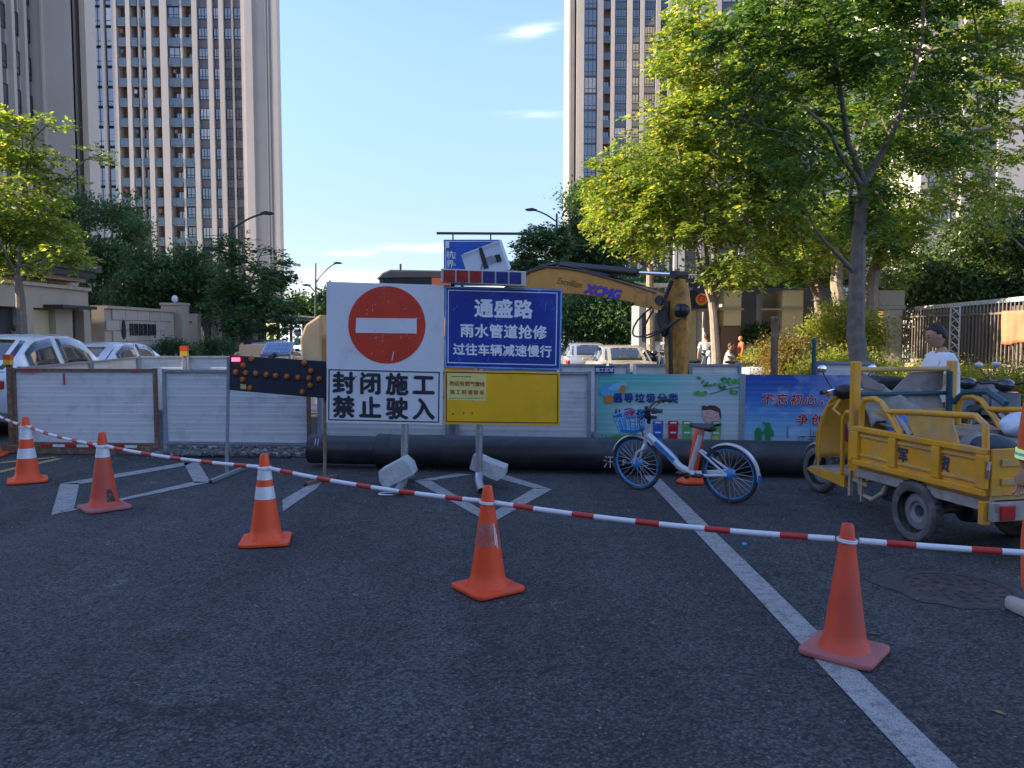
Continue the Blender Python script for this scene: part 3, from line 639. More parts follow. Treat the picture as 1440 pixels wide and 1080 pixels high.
# near large tree at right (in the shade of the blocks on its camera side)
Y = 12.6; b = P(1216, 560, Y); b.z = .1
big = [([b+V(0, 0, -.1), b+V(-.02, 0, .5), P(1203, 470, Y), P(1205, 400, Y), P(1207, 330, Y), P(1217, 250, Y)], [.17, .15, .14, .125, .11, .085]),
       limb([(1216, 255), (1240, 215), (1262, 170), (1283, 110), (1297, 50), (1300, -40)], Y, .12, .04, -.8),
       limb([(1215, 255), (1192, 200), (1185, 150), (1172, 70), (1160, -20)], Y, .11, .035, -1.4),
       limb([(1212, 262), (1180, 215), (1165, 180), (1130, 150)], Y, .09, .03, -1.8),
       limb([(1203, 385), (1185, 365), (1160, 340), (1145, 320)], Y, .09, .03, -.6),
       limb([(1206, 330), (1195, 280), (1205, 215), (1225, 140)], Y, .08, .03, 1.2),
       limb([(1216, 245), (1160, 215), (1120, 190), (1075, 180)], Y, .07, .02, -1)]
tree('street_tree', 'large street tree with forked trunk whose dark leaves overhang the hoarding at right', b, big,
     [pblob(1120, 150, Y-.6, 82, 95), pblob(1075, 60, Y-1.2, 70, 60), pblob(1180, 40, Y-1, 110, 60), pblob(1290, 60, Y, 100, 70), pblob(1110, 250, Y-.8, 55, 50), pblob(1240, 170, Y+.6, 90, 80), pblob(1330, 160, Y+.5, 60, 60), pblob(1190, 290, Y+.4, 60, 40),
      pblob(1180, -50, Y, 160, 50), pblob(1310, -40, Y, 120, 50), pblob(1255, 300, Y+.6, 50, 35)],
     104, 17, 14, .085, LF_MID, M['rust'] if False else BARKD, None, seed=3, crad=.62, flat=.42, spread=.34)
# bright tree in the middle, fully sunlit
Y = 17.5; b = P(1008, 530, Y); b.z = .1
tree('street_tree', 'sunlit yellow-green street tree with pale many-forked trunk left of the gate pillars', b,
     [([b+V(0, 0, -.1), P(1007, 500, Y), P(1003, 440, Y), P(1001, 425, Y)], [.11, .10, .085, .08]),
      limb([(1001, 430), (990, 395), (978, 345), (965, 290), (955, 220)], Y, .10, .03, -.6), limb([(1002, 430), (996, 380), (990, 320), (1000, 240), (990, 150), (975, 60)], Y, .11, .03, .4),
      limb([(1004, 430), (1006, 370), (1010, 300), (1012, 200), (1030, 110)], Y, .09, .03, .8), limb([(1008, 432), (1022, 380), (1040, 340), (1055, 290), (1070, 220)], Y, .09, .03, -.3)],
     [pblob(985, 110, Y, 55, 75), pblob(972, 50, Y, 24, 38), pblob(1060, 60, Y+1, 60, 50), pblob(948, 165, Y, 20, 28), pblob(965, 200, Y-.3, 60, 60), pblob(1040, 180, Y, 75, 80), pblob(900, 270, Y-.3, 70, 50), pblob(1070, 290, Y+.2, 80, 60), pblob(980, 300, Y, 90, 50), pblob(965, 55, Y, 22, 35), pblob(1100, 110, Y+.8, 70, 60), pblob(1120, 340, Y+.8, 60, 35), pblob(1040, 380, Y-.4, 55, 22), pblob(880, 325, Y-.4, 38, 25)],
     185, 17, 14, .10, LF_SUN, BARK, None, seed=5, crad=.62, flat=.45, spread=.36)
Y = 21; b = P(917, 530, Y); b.z = .1
tree('street_tree', 'smaller sunlit street tree with straight slim trunk behind the yellow boom', b,
     [([b+V(0, 0, -.1), P(915, 480, Y), P(914, 400, Y), P(914, 350, Y), P(910, 290, Y), P(905, 230, Y)], [.12, .11, .10, .08, .06, .03]), limb([(913, 360), (895, 320), (870, 290)], Y, .07, .025), limb([(914, 350), (930, 300), (945, 260)], Y, .07, .025, .5)],
     [pblob(880, 250, Y, 45, 40), pblob(855, 300, Y, 28, 40), pblob(915, 300, Y, 55, 50), pblob(940, 230, Y+.5, 40, 40), pblob(868, 235, Y+.2, 20, 16)], 60, 16, 12, .12, LF_SUN, BARK, None, seed=8, crad=.6, flat=.5, spread=.36)
# left sunlit tree
Y = 16.5; b = P(31, 500, Y); b.z = .1
tree('street_tree', 'sunlit young street tree with thin dark trunk in front of the left gatehouse', b,
     [([b+V(0, 0, -.1), P(31, 470, Y), P(29, 420, Y), P(25, 388, Y)], [.12, .11, .09, .075]), limb([(25, 390), (28, 350), (30, 310), (35, 250), (45, 200)], Y, .09, .025), limb([(25, 390), (12, 365), (0, 340), (-20, 290)], Y, .06, .025, -.6), limb([(29, 340), (50, 310), (85, 262), (120, 225), (145, 215)], Y, .05, .015, -.4)],
     [pblob(5, 205, Y, 48, 40), pblob(35, 270, Y, 55, 50), pblob(5, 320, Y+.3, 60, 55), pblob(80, 345, Y-.2, 38, 30), pblob(88, 190, Y, 30, 25), pblob(132, 220, Y, 25, 16), pblob(50, 330, Y+.6, 50, 45), pblob(-50, 260, Y, 60, 90), pblob(95, 230, Y+.2, 25, 15)],
     70, 14, 13, .10, LF_SUN, BARKD, None, seed=13, crad=.5, flat=.38, spread=.33)
# dark round trees at left
def round_tree(label, px, pyb, Y, blobs, n, seed, mat=LF_DARK, size=.16, sp=26, name='round_tree', group=None, lean=0):
    b = P(px, 500, Y); b.z = .1
    tops = P(px+lean, pyb, Y)
    return tree(name, label, b, [([b+V(0, 0, -.15), b.lerp(tops, .4), tops], [.17, .14, .09])], blobs, n, sp, 9, size, mat, BARKD, group, style='broad', seed=seed, crad=.8, flat=.75, spread=.24, shellp=.8)
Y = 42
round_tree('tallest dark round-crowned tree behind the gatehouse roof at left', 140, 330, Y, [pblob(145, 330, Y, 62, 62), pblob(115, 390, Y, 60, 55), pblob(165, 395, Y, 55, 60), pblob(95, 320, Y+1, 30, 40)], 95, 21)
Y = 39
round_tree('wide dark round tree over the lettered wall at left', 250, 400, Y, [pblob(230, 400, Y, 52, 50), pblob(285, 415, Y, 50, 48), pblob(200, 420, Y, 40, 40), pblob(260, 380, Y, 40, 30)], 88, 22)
Y = 47
round_tree('low dark tree between the lettered wall and the lamp post', 318, 420, Y, [pblob(315, 430, Y, 32, 32), pblob(340, 440, Y, 34, 30)], 44, 23)
Y = 36; b = P(352, 500, Y); b.z = .1
tree('street_tree', 'airy green street tree right of the left lamp post', b, [([b+V(0, 0, -.1), P(350, 440, Y), P(352, 390, Y)], [.12, .10, .07]), limb([(352, 400), (365, 360), (375, 345)], Y, .09, .02), limb([(351, 400), (335, 360), (325, 335)], Y, .08, .02)],
     [pblob(335, 355, Y, 30, 24), pblob(375, 345, Y, 17, 16), pblob(350, 395, Y, 42, 30), pblob(365, 440, Y, 48, 32), pblob(335, 425, Y, 40, 35), pblob(402, 445, Y, 24, 24)], 62, 11, 10, .16, LF_DARK, BARKD, None, seed=31, crad=.75, flat=.5, spread=.42)
Y = 44; b = P(396, 500, Y); b.z = .1
tree('street_tree', 'slim tree with small tuft standing above the bus shelter', b, [([b+V(0, 0, -.1), P(397, 450, Y), P(395, 385, Y)], [.12, .09, .04])],
     [pblob(393, 383, Y, 20, 13), pblob(380, 395, Y, 16, 12), pblob(400, 372, Y, 10, 8)], 22, 12, 10, .17, LF_DARK, BARKD, None, seed=33, crad=.6, flat=.5, spread=.4)
# far row of trees closing the street
far = []
Y = 62
f0 = round_tree('far green street tree just left of the no entry board', 425, 440, Y, [pblob(420, 440, Y, 26, 28), pblob(440, 450, Y, 26, 28), pblob(408, 462, Y, 24, 26)], 60, 41, LF_MID, .26, 16, 'street_tree')
Y = 75
f1 = round_tree('far dark tree behind the excavator cab', 462, 430, Y, [pblob(463, 432, Y, 22, 26), pblob(482, 450, Y, 24, 28), pblob(455, 455, Y, 22, 24)], 50, 42, LF_MID, .30, 15, 'street_tree')
for i, (px, Y, sc, lb) in enumerate(((500, 95, 1.0, 'distant tree at the end of the street behind the boards'), (560, 110, 1.0, 'distant tree in the street gap, centre left'), (615, 120, 1.05, 'distant tree under the blue direction sign'), (690, 105, 1.0, 'distant tree right of the tilted solar panel'), (735, 90, 1.0, 'distant tree behind the lamp post of the direction sign'))):
    p = P(px, 500, Y); o = dup(f1, (p.x, p.y, 0), i*1.3, lb)
    o.scale = (sc,)*3
# right middle: thin-leaved dark trees by the lamp, and dark mass behind
Y = 40; b = P(770, 500, Y); b.z = .1
tree('street_tree', 'thin dark tree left of the sign post with sky showing through', b, [([b+V(0, 0, -.1), P(765, 420, Y), P(768, 340, Y)], [.13, .10, .04])],
     [pblob(745, 350, Y, 26, 26), pblob(765, 320, Y, 16, 16), pblob(780, 345, Y, 18, 35), pblob(735, 375, Y, 25, 14), pblob(768, 375, Y, 28, 16)], 52, 12, 10, .17, LF_DARK, BARKD, None, seed=51, crad=.75, flat=.5, spread=.42)
Y = 44
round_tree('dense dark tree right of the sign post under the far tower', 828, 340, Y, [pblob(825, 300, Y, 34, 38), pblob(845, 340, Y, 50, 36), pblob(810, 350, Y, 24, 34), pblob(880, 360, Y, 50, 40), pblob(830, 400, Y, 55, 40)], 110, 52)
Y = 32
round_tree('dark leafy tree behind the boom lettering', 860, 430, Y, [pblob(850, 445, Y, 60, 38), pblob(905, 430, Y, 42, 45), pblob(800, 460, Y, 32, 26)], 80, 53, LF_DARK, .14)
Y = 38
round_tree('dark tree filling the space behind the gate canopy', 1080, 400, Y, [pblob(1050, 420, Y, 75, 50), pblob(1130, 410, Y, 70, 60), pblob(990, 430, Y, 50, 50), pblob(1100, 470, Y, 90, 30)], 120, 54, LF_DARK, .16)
# pruned old trees behind the hoarding at right
Y = 20; b = P(1196, 520, Y); b.z = .1
tree('pruned_tree', 'old tree with thick sunlit pruned limbs beside the stone fence pillar', b,
     [([b+V(-.3, 0, -.1), P(1183, 440, Y), P(1176, 400, Y), P(1178, 360, Y), P(1165, 330, Y)], [.22, .17, .15, .13, .09]), limb([(1190, 520), (1222, 470), (1225, 400), (1232, 370), (1240, 345)], Y+.3, .46, .2), limb([(1178, 365), (1200, 330), (1230, 300)], Y, .13, .06), limb([(1236, 350), (1270, 330), (1300, 300), (1350, 270)], Y+.3, .12, .05)],
     [pblob(1160, 330, Y, 60, 35), pblob(1250, 320, Y, 60, 40), pblob(1200, 300, Y+1, 80, 40), pblob(1230, 380, Y+1.5, 30, 25)], 80, 17, 11, .10, LF_SUN, BARK, None, seed=61, crad=.6, flat=.5)
Y = 23
b = P(1152, 520, Y); b.z = .1
tree('pruned_tree', 'leaning old tree with dark trunk propped by poles behind the bushes', b,
     [([b+V(0, 0, -.1), P(1155, 450, Y), P(1150, 400, Y), P(1160, 370, Y)], [.2, .17, .14, .1]), limb([(1152, 430), (1140, 400), (1136, 385)], Y, .14, .06)],
     [pblob(1140, 370, Y, 50, 30), pblob(1110, 350, Y+1, 50, 40)], 40, 17, 10, .12, LF_MID, BARKD, None, seed=62, crad=.6)
# big tree crossing the top right, with long branches
Y = 19; b = P(1500, 520, Y); b.z = .1
tree('street_tree', 'tall sunlit tree reaching in from the right edge with long bare branches', b,
     [([b+V(0, 0, -.1), P(1490, 400, Y), P(1475, 260, Y), P(1460, 160, Y)], [.25, .22, .18, .12]), limb([(1470, 250), (1420, 140), (1400, 175), (1350, 190), (1300, 215), (1230, 235)][0:1]+[(1440, 180), (1400, 178), (1350, 188), (1300, 215)], Y, .14, .04, -.5), limb([(1462, 160), (1440, 120), (1400, 80), (1350, 60), (1310, 70)], Y, .12, .03, .4)],
     [pblob(1410, 130, Y, 65, 45), pblob(1340, 190, Y+.6, 65, 38), pblob(1370, 60, Y, 55, 45), pblob(1300, 250, Y+.8, 60, 40), pblob(1430, 190, Y, 45, 38), pblob(1330, 90, Y+1.2, 55, 60), pblob(1230, 200, Y+2, 70, 55), pblob(1160, 120, Y+2, 70, 80), pblob(1250, 60, Y+2, 90, 60), pblob(1130, 20, Y+2, 90, 50), pblob(1400, 20, Y, 60, 40), pblob(1350, 250, Y+2, 70, 50), pblob(1420, 240, Y+1, 50, 50), pblob(1290, 150, Y+3, 80, 60), pblob(1460, 80, Y, 50, 90), pblob(1340, 290, Y+.5, 60, 35), pblob(1410, 300, Y+.5, 40, 30)],
     150, 17, 12, .10, LF_SUN, BARK, None, seed=71, crad=.62, flat=.45)
# glossy dark tree above the fence
Y = 23.5
round_tree('dense glossy dark tree bulging over the metal fence at right', 1370, 380, Y, [pblob(1375, 370, Y, 75, 55), pblob(1300, 400, Y-.5, 50, 42), pblob(1420, 350, Y, 60, 60), pblob(1340, 420, Y-.7, 80, 36), pblob(1440, 410, Y-.7, 60, 50), pblob(1265, 430, Y-.3, 30, 22), pblob(1390, 470, Y, 110, 35), pblob(1480, 380, Y, 60, 90)], 190, 81, LF_GLOSS, .13, 26)
# shrubs and hedge
def shrub(label, blobs, n, mat, size, seed, sp=26, crad=.3, name='shrub', style='broad', spread=.10):
    c = Vector(blobs[0][0]); b = V(c.x, c.y, .1)
    return tree(name, label, b, [([b, b+V(0, 0, max(.1, c.z-.3))], [.03, .015])], blobs, n, sp, 8, size, mat, BARKD, None, style=style, seed=seed, crad=crad, flat=.9, spread=spread, cat='shrub', shellp=.85)
Y = 17.5
shrub('rounded shrub with reddish tips behind the rusty post', [pblob(1110, 500, Y, 38, 26, 38), pblob(1095, 510, Y-.2, 26, 20)], 60, LF_RUST, .06, 91)
shrub('olive clipped shrub between the two hoarding posts', [pblob(1150, 510, Y-.4, 34, 26), pblob(1165, 520, Y-.4, 34, 20)], 56, LF_OLIVE, .06, 92)
shrub('tall light green shrub under the old pruned tree', [pblob(1175, 465, Y+1.2, 32, 36), pblob(1155, 480, Y+1.2, 28, 26), pblob(1215, 480, Y+1, 26, 34)], 70, LF_HEDGE, .075, 93, crad=.36)
shrub('bright green shrub at the foot of the large street tree', [pblob(1190, 520, 15, 55, 18), pblob(1170, 530, 15, 60, 16)], 66, LF_HEDGE, .06, 94)
shrub('shrub with yellow-green leaves near the gate planter', [pblob(1075, 508, 19.5, 20, 14)], 22, LF_HEDGE, .06, 95)
hb = [pblob(px, 536, Yh, 46, 20, 40) for px, Yh in ((1240, 16.2), (1290, 15.6), (1340, 15), (1390, 14.3), (1440, 13.8), (1490, 13.2))]
hb += [(tuple(V(c[0][0], c[0][1], c[0][2]-.35)), c[1]) for c in hb]
shrub('long yellow-green hedge below the metal fence at right', hb, 300, LF_HEDGE, .055, 96, 24, .26, 'hedge')
# pale sunlit soil and ground cover between pavement and gate
o = MB().add([V(4.9, 15.4, .14), V(8.2, 15.4, .14), V(10, 24, .14), V(6.5, 24, .14)], [(0, 1, 2, 3)]).build('planting_bed', pm('dry_grass', (.26, .22, .09), .95, var=.35, vs=4, bump=.6, bs=30)); o['kind'] = 'structure'
for i, (px, Y, lb) in enumerate(((205, 36, 'small dark bush by the end pillar of the lettered wall'), (300, 33, 'low bush along the fence under the left trees'), (250, 31, 'clipped bush behind the second white car'))):
    shrub(lb, [pblob(px, 492, Y, 30, 12)], 26, LF_DARK, .09, 97+i)
# ------------------------------------------------------------------ left side: gatehouse, wall, fence, shelter
g = thing('gatehouse', 'low beige stone gatehouse with dark overhanging flat roof at the left edge', 'gatehouse', (-15, 24, 0))
bx = lambda n, m, *a, **k: MB().bb(*a).build(n, m, g, **k)
bx('wall', M['beige'], -20, -14.9, 16, 27.2, .12, 3.28)
r_ = bx('roof', M['darkmetal'], -21, -14.0, 14, 27.0, 3.42, 3.62)
bx('roof', pm('roof_fascia', (.075, .07, .08), .55, var=.2), -21, -13.9, 13.9, 27.2, 3.622, 3.86)
fm = MB()
for i in range(48): fm.bb(-13.898, -13.87, 14+i*.27, 14.04+i*.27, 3.64, 3.84)
fm.build('fascia_rib', M['darkmetal'], r_)['kind'] = 'stuff'
bx('roof_trim', M['beige'], -20.4, -14.3, 15, 26.9, 3.28, 3.418)
bx('lintel', M['beige'], -14.898, -14.3, 15, 27.0, 2.35, 3.0)
for y0, y1 in ((15, 15.9), (18.4, 19.1), (20.6, 21.9), (23.4, 23.8), (24.95, 25.9), (26.6, 27.0)): bx('pier', M['beige'], -14.898, -14.25, y0, y1, .12, 2.348)
for y0, y1 in ((16, 18.3), (19.2, 20.5)): bx('window', carglass, -14.898, -14.7, y0, y1, .9, 2.2)
d_ = bx('door', M['darkmetal'], -14.898, -14.6, 21.95, 23.35, .12, 2.3)
bx('tan_panel', M['tan'], -14.898, -14.45, 23.82, 24.93, .12, 2.3); bx('door', M['darkmetal'], -14.898, -14.55, 25.92, 26.58, .12, 2.3)
bx('canopy', M['darkmetal'], -14.3, -13.7, 24.4, 26.4, 2.36, 2.46)
bx('cornice', M['beige'], -14.897, -14.2, 14.95, 27.05, 3.0, 3.1)
# lettered garden wall with stones in courses
wt = thing('garden_wall', 'beige stone wall with dark metal lettering right of the gatehouse', 'wall', (-14.2, 29.6, 0))
MB().bb(-14.5, -14.06, 27.55, 33.2, .12, 2.44).build('core', M['beige'], wt); MB().bb(-14.56, -13.95, 27.56, 33.2, 2.441, 2.54).build('coping', M['beige'], wt)
stone = None
for k in range(6):
    for j in range(6):
        y = 28.05+j*.95+(.45 if k % 2 else 0)
        if y+.47 > 33.25: continue
        if stone is None: stone = MB().box((-14.03, y, .33+k*.382), (.05, .93, .365)).build('stone', pm('wall_stone', (.42, .35, .285), .8, var=.1, vs=1, rnd=.12), wt, bevel=.01); y_0 = y
        else: dup(stone, (0, y-y_0, k*.382), parent=wt)
lt = V(0, -1, 0)
def wl_(s, y, h, off=.06):
    return lettering(s, (-13.99, y, 1.5), h, h, M['black'], wt, xd=(0, 1, 0), off=off)
# facing the street (+X): x axis of the writing runs away from the camera
# the photo is too coarse to read it: a drop-shaped mark and six dark block signs
mk = MB(); mk.prism([V(-13.99, 28.75+.16*math.cos(a)*(1 if a > math.pi else .8), 1.72+.34*math.sin(a)) for a in [i*math.pi/8 for i in range(16)]], (.03, 0, 0)); mk.build('emblem', M['black'], wt)
for i in range(6):
    y = 29.35+i*.37; m_ = MB(); q = random.Random(i)
    for z in (1.5, 1.68, 1.88): m_.bb(-13.995, -13.965, y-.13, y+.13, z, z+.055)
    for yy in (-.13, q.choice((0, .02, -.04)), .09): m_.bb(-13.996, -13.968, y+yy, y+yy+.05, 1.5, 1.93)
    m_.build('lettering', M['black'], wt)
# fence with stone pillars further along
ys = [33.7, 35.6, 38.1, 40.6, 43.2, 45.6, 48.4, 51.3]
SPH = pm('lamp_globe', (.7, .7, .68), .2, var=.02)
pil = None
for i, y in enumerate(ys):
    lb = ['wide stone pillar ending the lettered wall', 'first slim stone pillar of the dark fence at left', 'stone pillar under the round tree left of the lamp post', 'stone pillar just right of the left lamp post', 'stone pillar of the left fence behind the cream board', 'stone pillar left of the bus shelter', 'stone pillar hidden behind the bus shelter', 'last stone pillar beyond the bus shelter'][i]
    t = thing('stone_pillar', lb, 'pillar', (-14.2, y, 0), 'stone pillars of the left fence'); w_ = .45 if i == 0 else .27
    MB().bb(-14.2-w_, -14.2+w_, y-w_*.8, y+w_*.8, .12, 2.35 if i else 2.75).build('shaft', M['beige'], t, bevel=.02); MB().bb(-14.23-w_, -14.17+w_, y-w_*.9, y+w_*.9, 2.352 if i else 2.752, 2.44 if i else 2.85).build('cap', M['beige'], t)
    if i in (0, 2): MB().ell((-14.2, y, 2.62 if i else 3.02), (.13, .13, .16), 10, 8).build('lamp_globe', SPH, t, smooth=True)
for i in range(len(ys)-1):
    y0, y1 = ys[i]+.4, ys[i+1]-.25; t = thing('metal_fence', ['dark fence bay nearest the lettered wall', 'second dark fence bay past the lettered wall', 'dark fence bay just left of the lamp post foot', 'dark fence bay just right of the lamp post foot', 'dark fence bay behind the cream box', 'dark fence bay behind the first bus advertisement', 'dark fence bay farthest down the street at left'][i], 'fence', (-14.2, y0, 0), 'dark fence bays at left')
    MB().bb(-14.23, -14.17, y0, y1, 2.05, 2.1).bb(-14.23, -14.17, y0, y1, .5, .55).build('rail', M['darkmetal'], t)
    n = int((y1-y0)/.16); bar = None
    for k in range(n):
        if bar is None: bar = MB().box((-14.2, y0, 1.25), (.035, .035, 1.95)).build('bar', M['darkmetal'], t)
        else: dup(bar, (0, k*.16, 0), parent=t)
    MB().bb(-14.3, -14.1, y0, y1, .12, .42).build('plinth', M['beige'], t)
# bus shelter
sx, y0, y1 = -11.9, 38.6, 47.0
t = thing('bus_shelter', 'dark bus shelter with three lit advertisement panels at left', 'bus shelter', (sx, 42, 0))
MB().bb(sx-.9, sx+.9, y0, y1, 2.30, 2.42).build('roof', M['darkmetal'], t); MB().bb(sx+.86, sx+.95, y0-.02, y1+.02, 2.421, 2.5).build('roof_edge', M['silver'], t)
for y in (39.0, 41.3, 43.7, 46.4): MB().bb(sx-.35, sx-.2, y, y+.16, .12, 2.299).build('post', M['darkmetal'], t)
for i, (a, b_) in enumerate(((39.3, 41.1), (41.6, 43.5), (44.0, 46.1))):
    f_ = MB().bb(sx-.33, sx-.22, a, b_, .55, 2.15).build('advert_frame', M['darkmetal'], t)
    MB().bb(sx-.219, sx-.20, a+.08, b_-.08, .62, 2.08).build('advert', pm('advert%d' % i, ((.75, .68, .25), (.8, .8, .78), (.82, .84, .86))[i], .4, var=.3, vs=2.2, emit=(((.9, .8, .35), (1, 1, .98), (.95, 1, 1))[i])+(.35,)), f_)
    if i == 0: MB().ell((sx-.19, 40.15, 1.4), (.01, .4, .42), 12, 10).build('printed_picture', pm('green_print', (.12, .42, .06), .5), f_)
    else: MB().bb(sx-.198, sx-.19, a+.3, b_-.5, .9, 1.3).bb(sx-.198, sx-.19, a+.5, b_-.3, 1.5, 1.8).build('printed_picture', pm('dark_print%d' % i, ((.1, .1, .12), (.1, .2, .3))[i-1], .5), f_)
MB().bb(sx-.3, sx+.15, 39.4, 46.2, .45, .5).build('bench', M['steel'], t)
# red and white traffic post near the shelter
p = P(443, 480, 37); t = thing('bollard', 'slim grey post with red top right of the bus shelter', 'post', (p.x, p.y, 0)); MB().tube((p.x, p.y, 0), (p.x, p.y, 1.95), .11).build('shaft', M['greymetal'], t); MB().tube((p.x, p.y, 1.951), (p.x, p.y, 2.15), .16).build('cap', M['red'], t)

# ------------------------------------------------------------------ street lamps and direction sign
def lamp(label, px, Y, pytop, arms, base_r=.11, thick=False):
    b = P(px, 500, Y); b.z = 0; top = P(px, pytop, Y)
    t = thing('street_lamp', label, 'street lamp', (b.x, b.y, 0), 'street lamps')
    MB().path([b, b.lerp(top, .5), top], [base_r, base_r*.72, base_r*.4], 10).build('pole', M['darkmetal'], t, smooth=True)
    MB().tube(b, b+V(0, 0, .9), base_r*1.5).build('base', M['darkmetal'], t)
    for (ax, ay, hx, hy) in arms:
        a, h = P(px, ay, Y), P(hx, hy, Y); m_ = P((px+hx)/2+(hx-px)*.05, hy+(ay-hy)*.12, Y)
        ar = MB().path(bez(a, m_, h, 8), .045, 6).build('arm', M['darkmetal'], t, smooth=True)
        dx = (h-a); dx.z = 0; dx.normalize(); L = ax*Y/FPX
        MB().prism([h-dx*L*.45+V(0, -.1, .02), h+V(0, -.15, .09), h+dx*L*.5+V(0, -.12, .05), h+dx*L*.62+V(0, -.08, 0), h+dx*L*.3+V(0, -.12, -.07), h-dx*L*.3+V(0, -.1, -.05)], (0, .26, 0)).build('lamp_head', M['darkmetal'], t, bevel=.02)
    return t
lamp('tall dark street lamp before the left tower, with one high arm and one low', 327, 36, 312, [(18, 322, 374, 300), (18, 360, 296, 350)], .15)
lamp('small distant street lamp right of the left tower', 444, 60, 370, [(12, 398, 474, 370), (12, 412, 432, 401)], .12)
lamp('street lamp with one arm to the left above the excavator boom', 783, 45, 300, [(16, 312, 748, 295)], .13)
b = P(797, 500, 41); t = thing('direction_sign', 'blue direction sign hanging from a long arm above the warning light bar', 'road sign', (b.x, b.y, 0))
MB().path([V(b.x, b.y, 0), P(797, 318, 41)], .12, 10).build('post', M['darkmetal'], t, smooth=True)
MB().beam(P(797, 329, 41), P(614, 328, 41), .12, .12).build('arm', M['darkmetal'], t)
for px in (637, 690): MB().beam(P(px, 329, 40.9), P(px, 340, 40.9), .07, .07).build('hanger', M['darkmetal'], t)
BLUE = pm('sign_blue', (.012, .085, .42), .4, var=.08, vs=3, dirt=(.03, .12, .42), damt=.2, ds=5)
c0, c1 = P(624, 337, 40.85), P(703, 402, 40.85)
bd = MB().bb(c0.x, c1.x, 40.83, 40.88, c1.z, c0.z).build('board', BLUE, t)
SW = pm('sign_white', (.72, .72, .72), .45, var=.04)
m_ = MB(); e = .07
m_.bb(c0.x+e, c1.x-e, 40.815, 40.829, c0.z-e-.04, c0.z-e); m_.bb(c0.x+e, c0.x+e+.04, 40.815, 40.829, c1.z+e, c0.z-e-.041); m_.bb(c1.x-e-.04, c1.x-e, 40.815, 40.829, c1.z+e, c0.z-e-.041); m_.build('border', SW, bd)
MB().bb(c0.x+.09, c0.x+.28, 40.79, 40.812, c0.z-.42, c0.z-.1).build('corner_mark', SW, bd)
for i, s in enumerate('杭界'): lettering(s, P(633, 358+i*13, 40.8), .42, .42, SW, bd, lift=.0)
for i, s in enumerate(('Hang', 'jie')): lettering(s, P(639.5, 360+i*12, 40.8), .16, .1, SW, bd, whole=True, xd=(0, 0, -1), zd=(1, 0, 0), off=.01)

# ------------------------------------------------------------------ right side: gate, police sign, fence
GY = 26
g = thing('gate_pavilion', 'beige pillared residential gate with dark beams behind the sunlit tree', 'gate', (P(1060, 500, GY).x, GY, 0))
def gp(n, m, px0, px1, pyt, pyb, y, dep=.7, par=None, **k):
    a, c = P(px0, pyt, y), P(px1, pyb, y); return MB().bb(a.x, c.x, y, y+dep, c.z, a.z).build(n, m, par or g, **k)
CREAM_SUN = pm('sunlit_cream_stone', (.70, .58, .35), .7, var=.05, vs=1, dirt=(.60, .50, .33), damt=.2, ds=2)  # cream brightened to carry sunlight on the pillar fronts
GREYST = pm('grey_brown_stone', (.38, .34, .29), .75, var=.07, vs=1)
BROWNST = pm('brown_stone', (.20, .125, .09), .7, var=.1, vs=1.5)
gp('pillar', CREAM_SUN, 1018, 1042, 408, 458, GY, .8, bevel=.015); gp('pillar', BROWNST, 1014, 1041, 459, 515, GY+.05, .7)
gp('pillar_band', GREYST, 1013, 1046, 433.5, 436, GY-.06, .9)
gp('pillar', GREYST, 994, 1008, 412, 510, GY+.6, .6, bevel=.015); gp('pillar_band', GREYST, 992, 1012, 434, 437, GY+.55, .7)
gp('pillar', GREYST, 1073, 1098, 412, 462, GY+.6, .7, bevel=.015); gp('pillar', CREAM_SUN, 1101, 1128, 408, 500, GY, .8, bevel=.015); gp('pillar_band', GREYST, 1071, 1130, 433.5, 436, GY-.06, .6)
gp('pillar', GREYST, 1075, 1090, 462.5, 510, GY+.7, .5)
gp('pillar', CREAM_SUN, 971, 986, 437, 512, GY+.3, .5); gp('pillar_band', GREYST, 969, 994, 434.5, 437, GY+.2, .6)
gp('shade_backdrop', M['darkmetal'], 960, 1180, 405, 515, GY+2.2, .1)  # flat dark sheet stands in for the shade behind the pillars
gp('beam', pm('dark_brown_beam', (.06, .035, .025), .6, var=.2), 1010, 1215, 371, 392, GY-.3, 1.6); gp('beam', M['darkmetal'], 1008, 1218, 392.5, 401, GY+.1, 1.2)
gp('column', M['darkmetal'], 1024, 1034, 401.5, 407.5, GY+.2, .3)
cp = gp('canopy', M['darkmetal'], 962, 1004, 392, 398, GY-.4, 1.6)
for i in range(9): gp('canopy_slat', M['steel'], 963+i*4.6, 965.4+i*4.6, 385, 391.5, GY-.42, 1.6, cp)
gp('planter', GREYST, 1050, 1064, 485, 504, GY-.4, .5); gp('base_wall', BROWNST, 1044, 1120, 506, 513, GY-1, .3); gp('grey_box', M['greymetal'], 1050, 1072, 472, 481, GY+.4, .6)
shrub('dark leafy plant in the gate planter', [pblob(1060, 472, GY+.2, 16, 9), pblob(1075, 470, GY+.3, 10, 8)], 24, LF_DARK, .09, 121)
# glass-walled security booth left of the gate
s = thing('security_booth', 'pale grey security booth with dark windows behind the excavator stick', 'booth', (P(910, 500, 25).x, 25, 0))
gp('wall', M['greymetal'], 899, 932, 428, 512, 25, 1.6, s); gp('window', carglass, 903, 911, 440, 480, 24.97, .029, s); gp('window', carglass, 921, 929, 440, 480, 24.97, .029, s); gp('roof', M['silver'], 895, 968, 398, 404, 24.7, 2.2, s)
for i in range(8): gp('roof_rib', M['steel'], 898+i*9, 900+i*9, 404.5, 412, 24.75, 2, s)
gp('post', M['silver'], 934, 938, 404.5, 512, 24.8, .12, s)
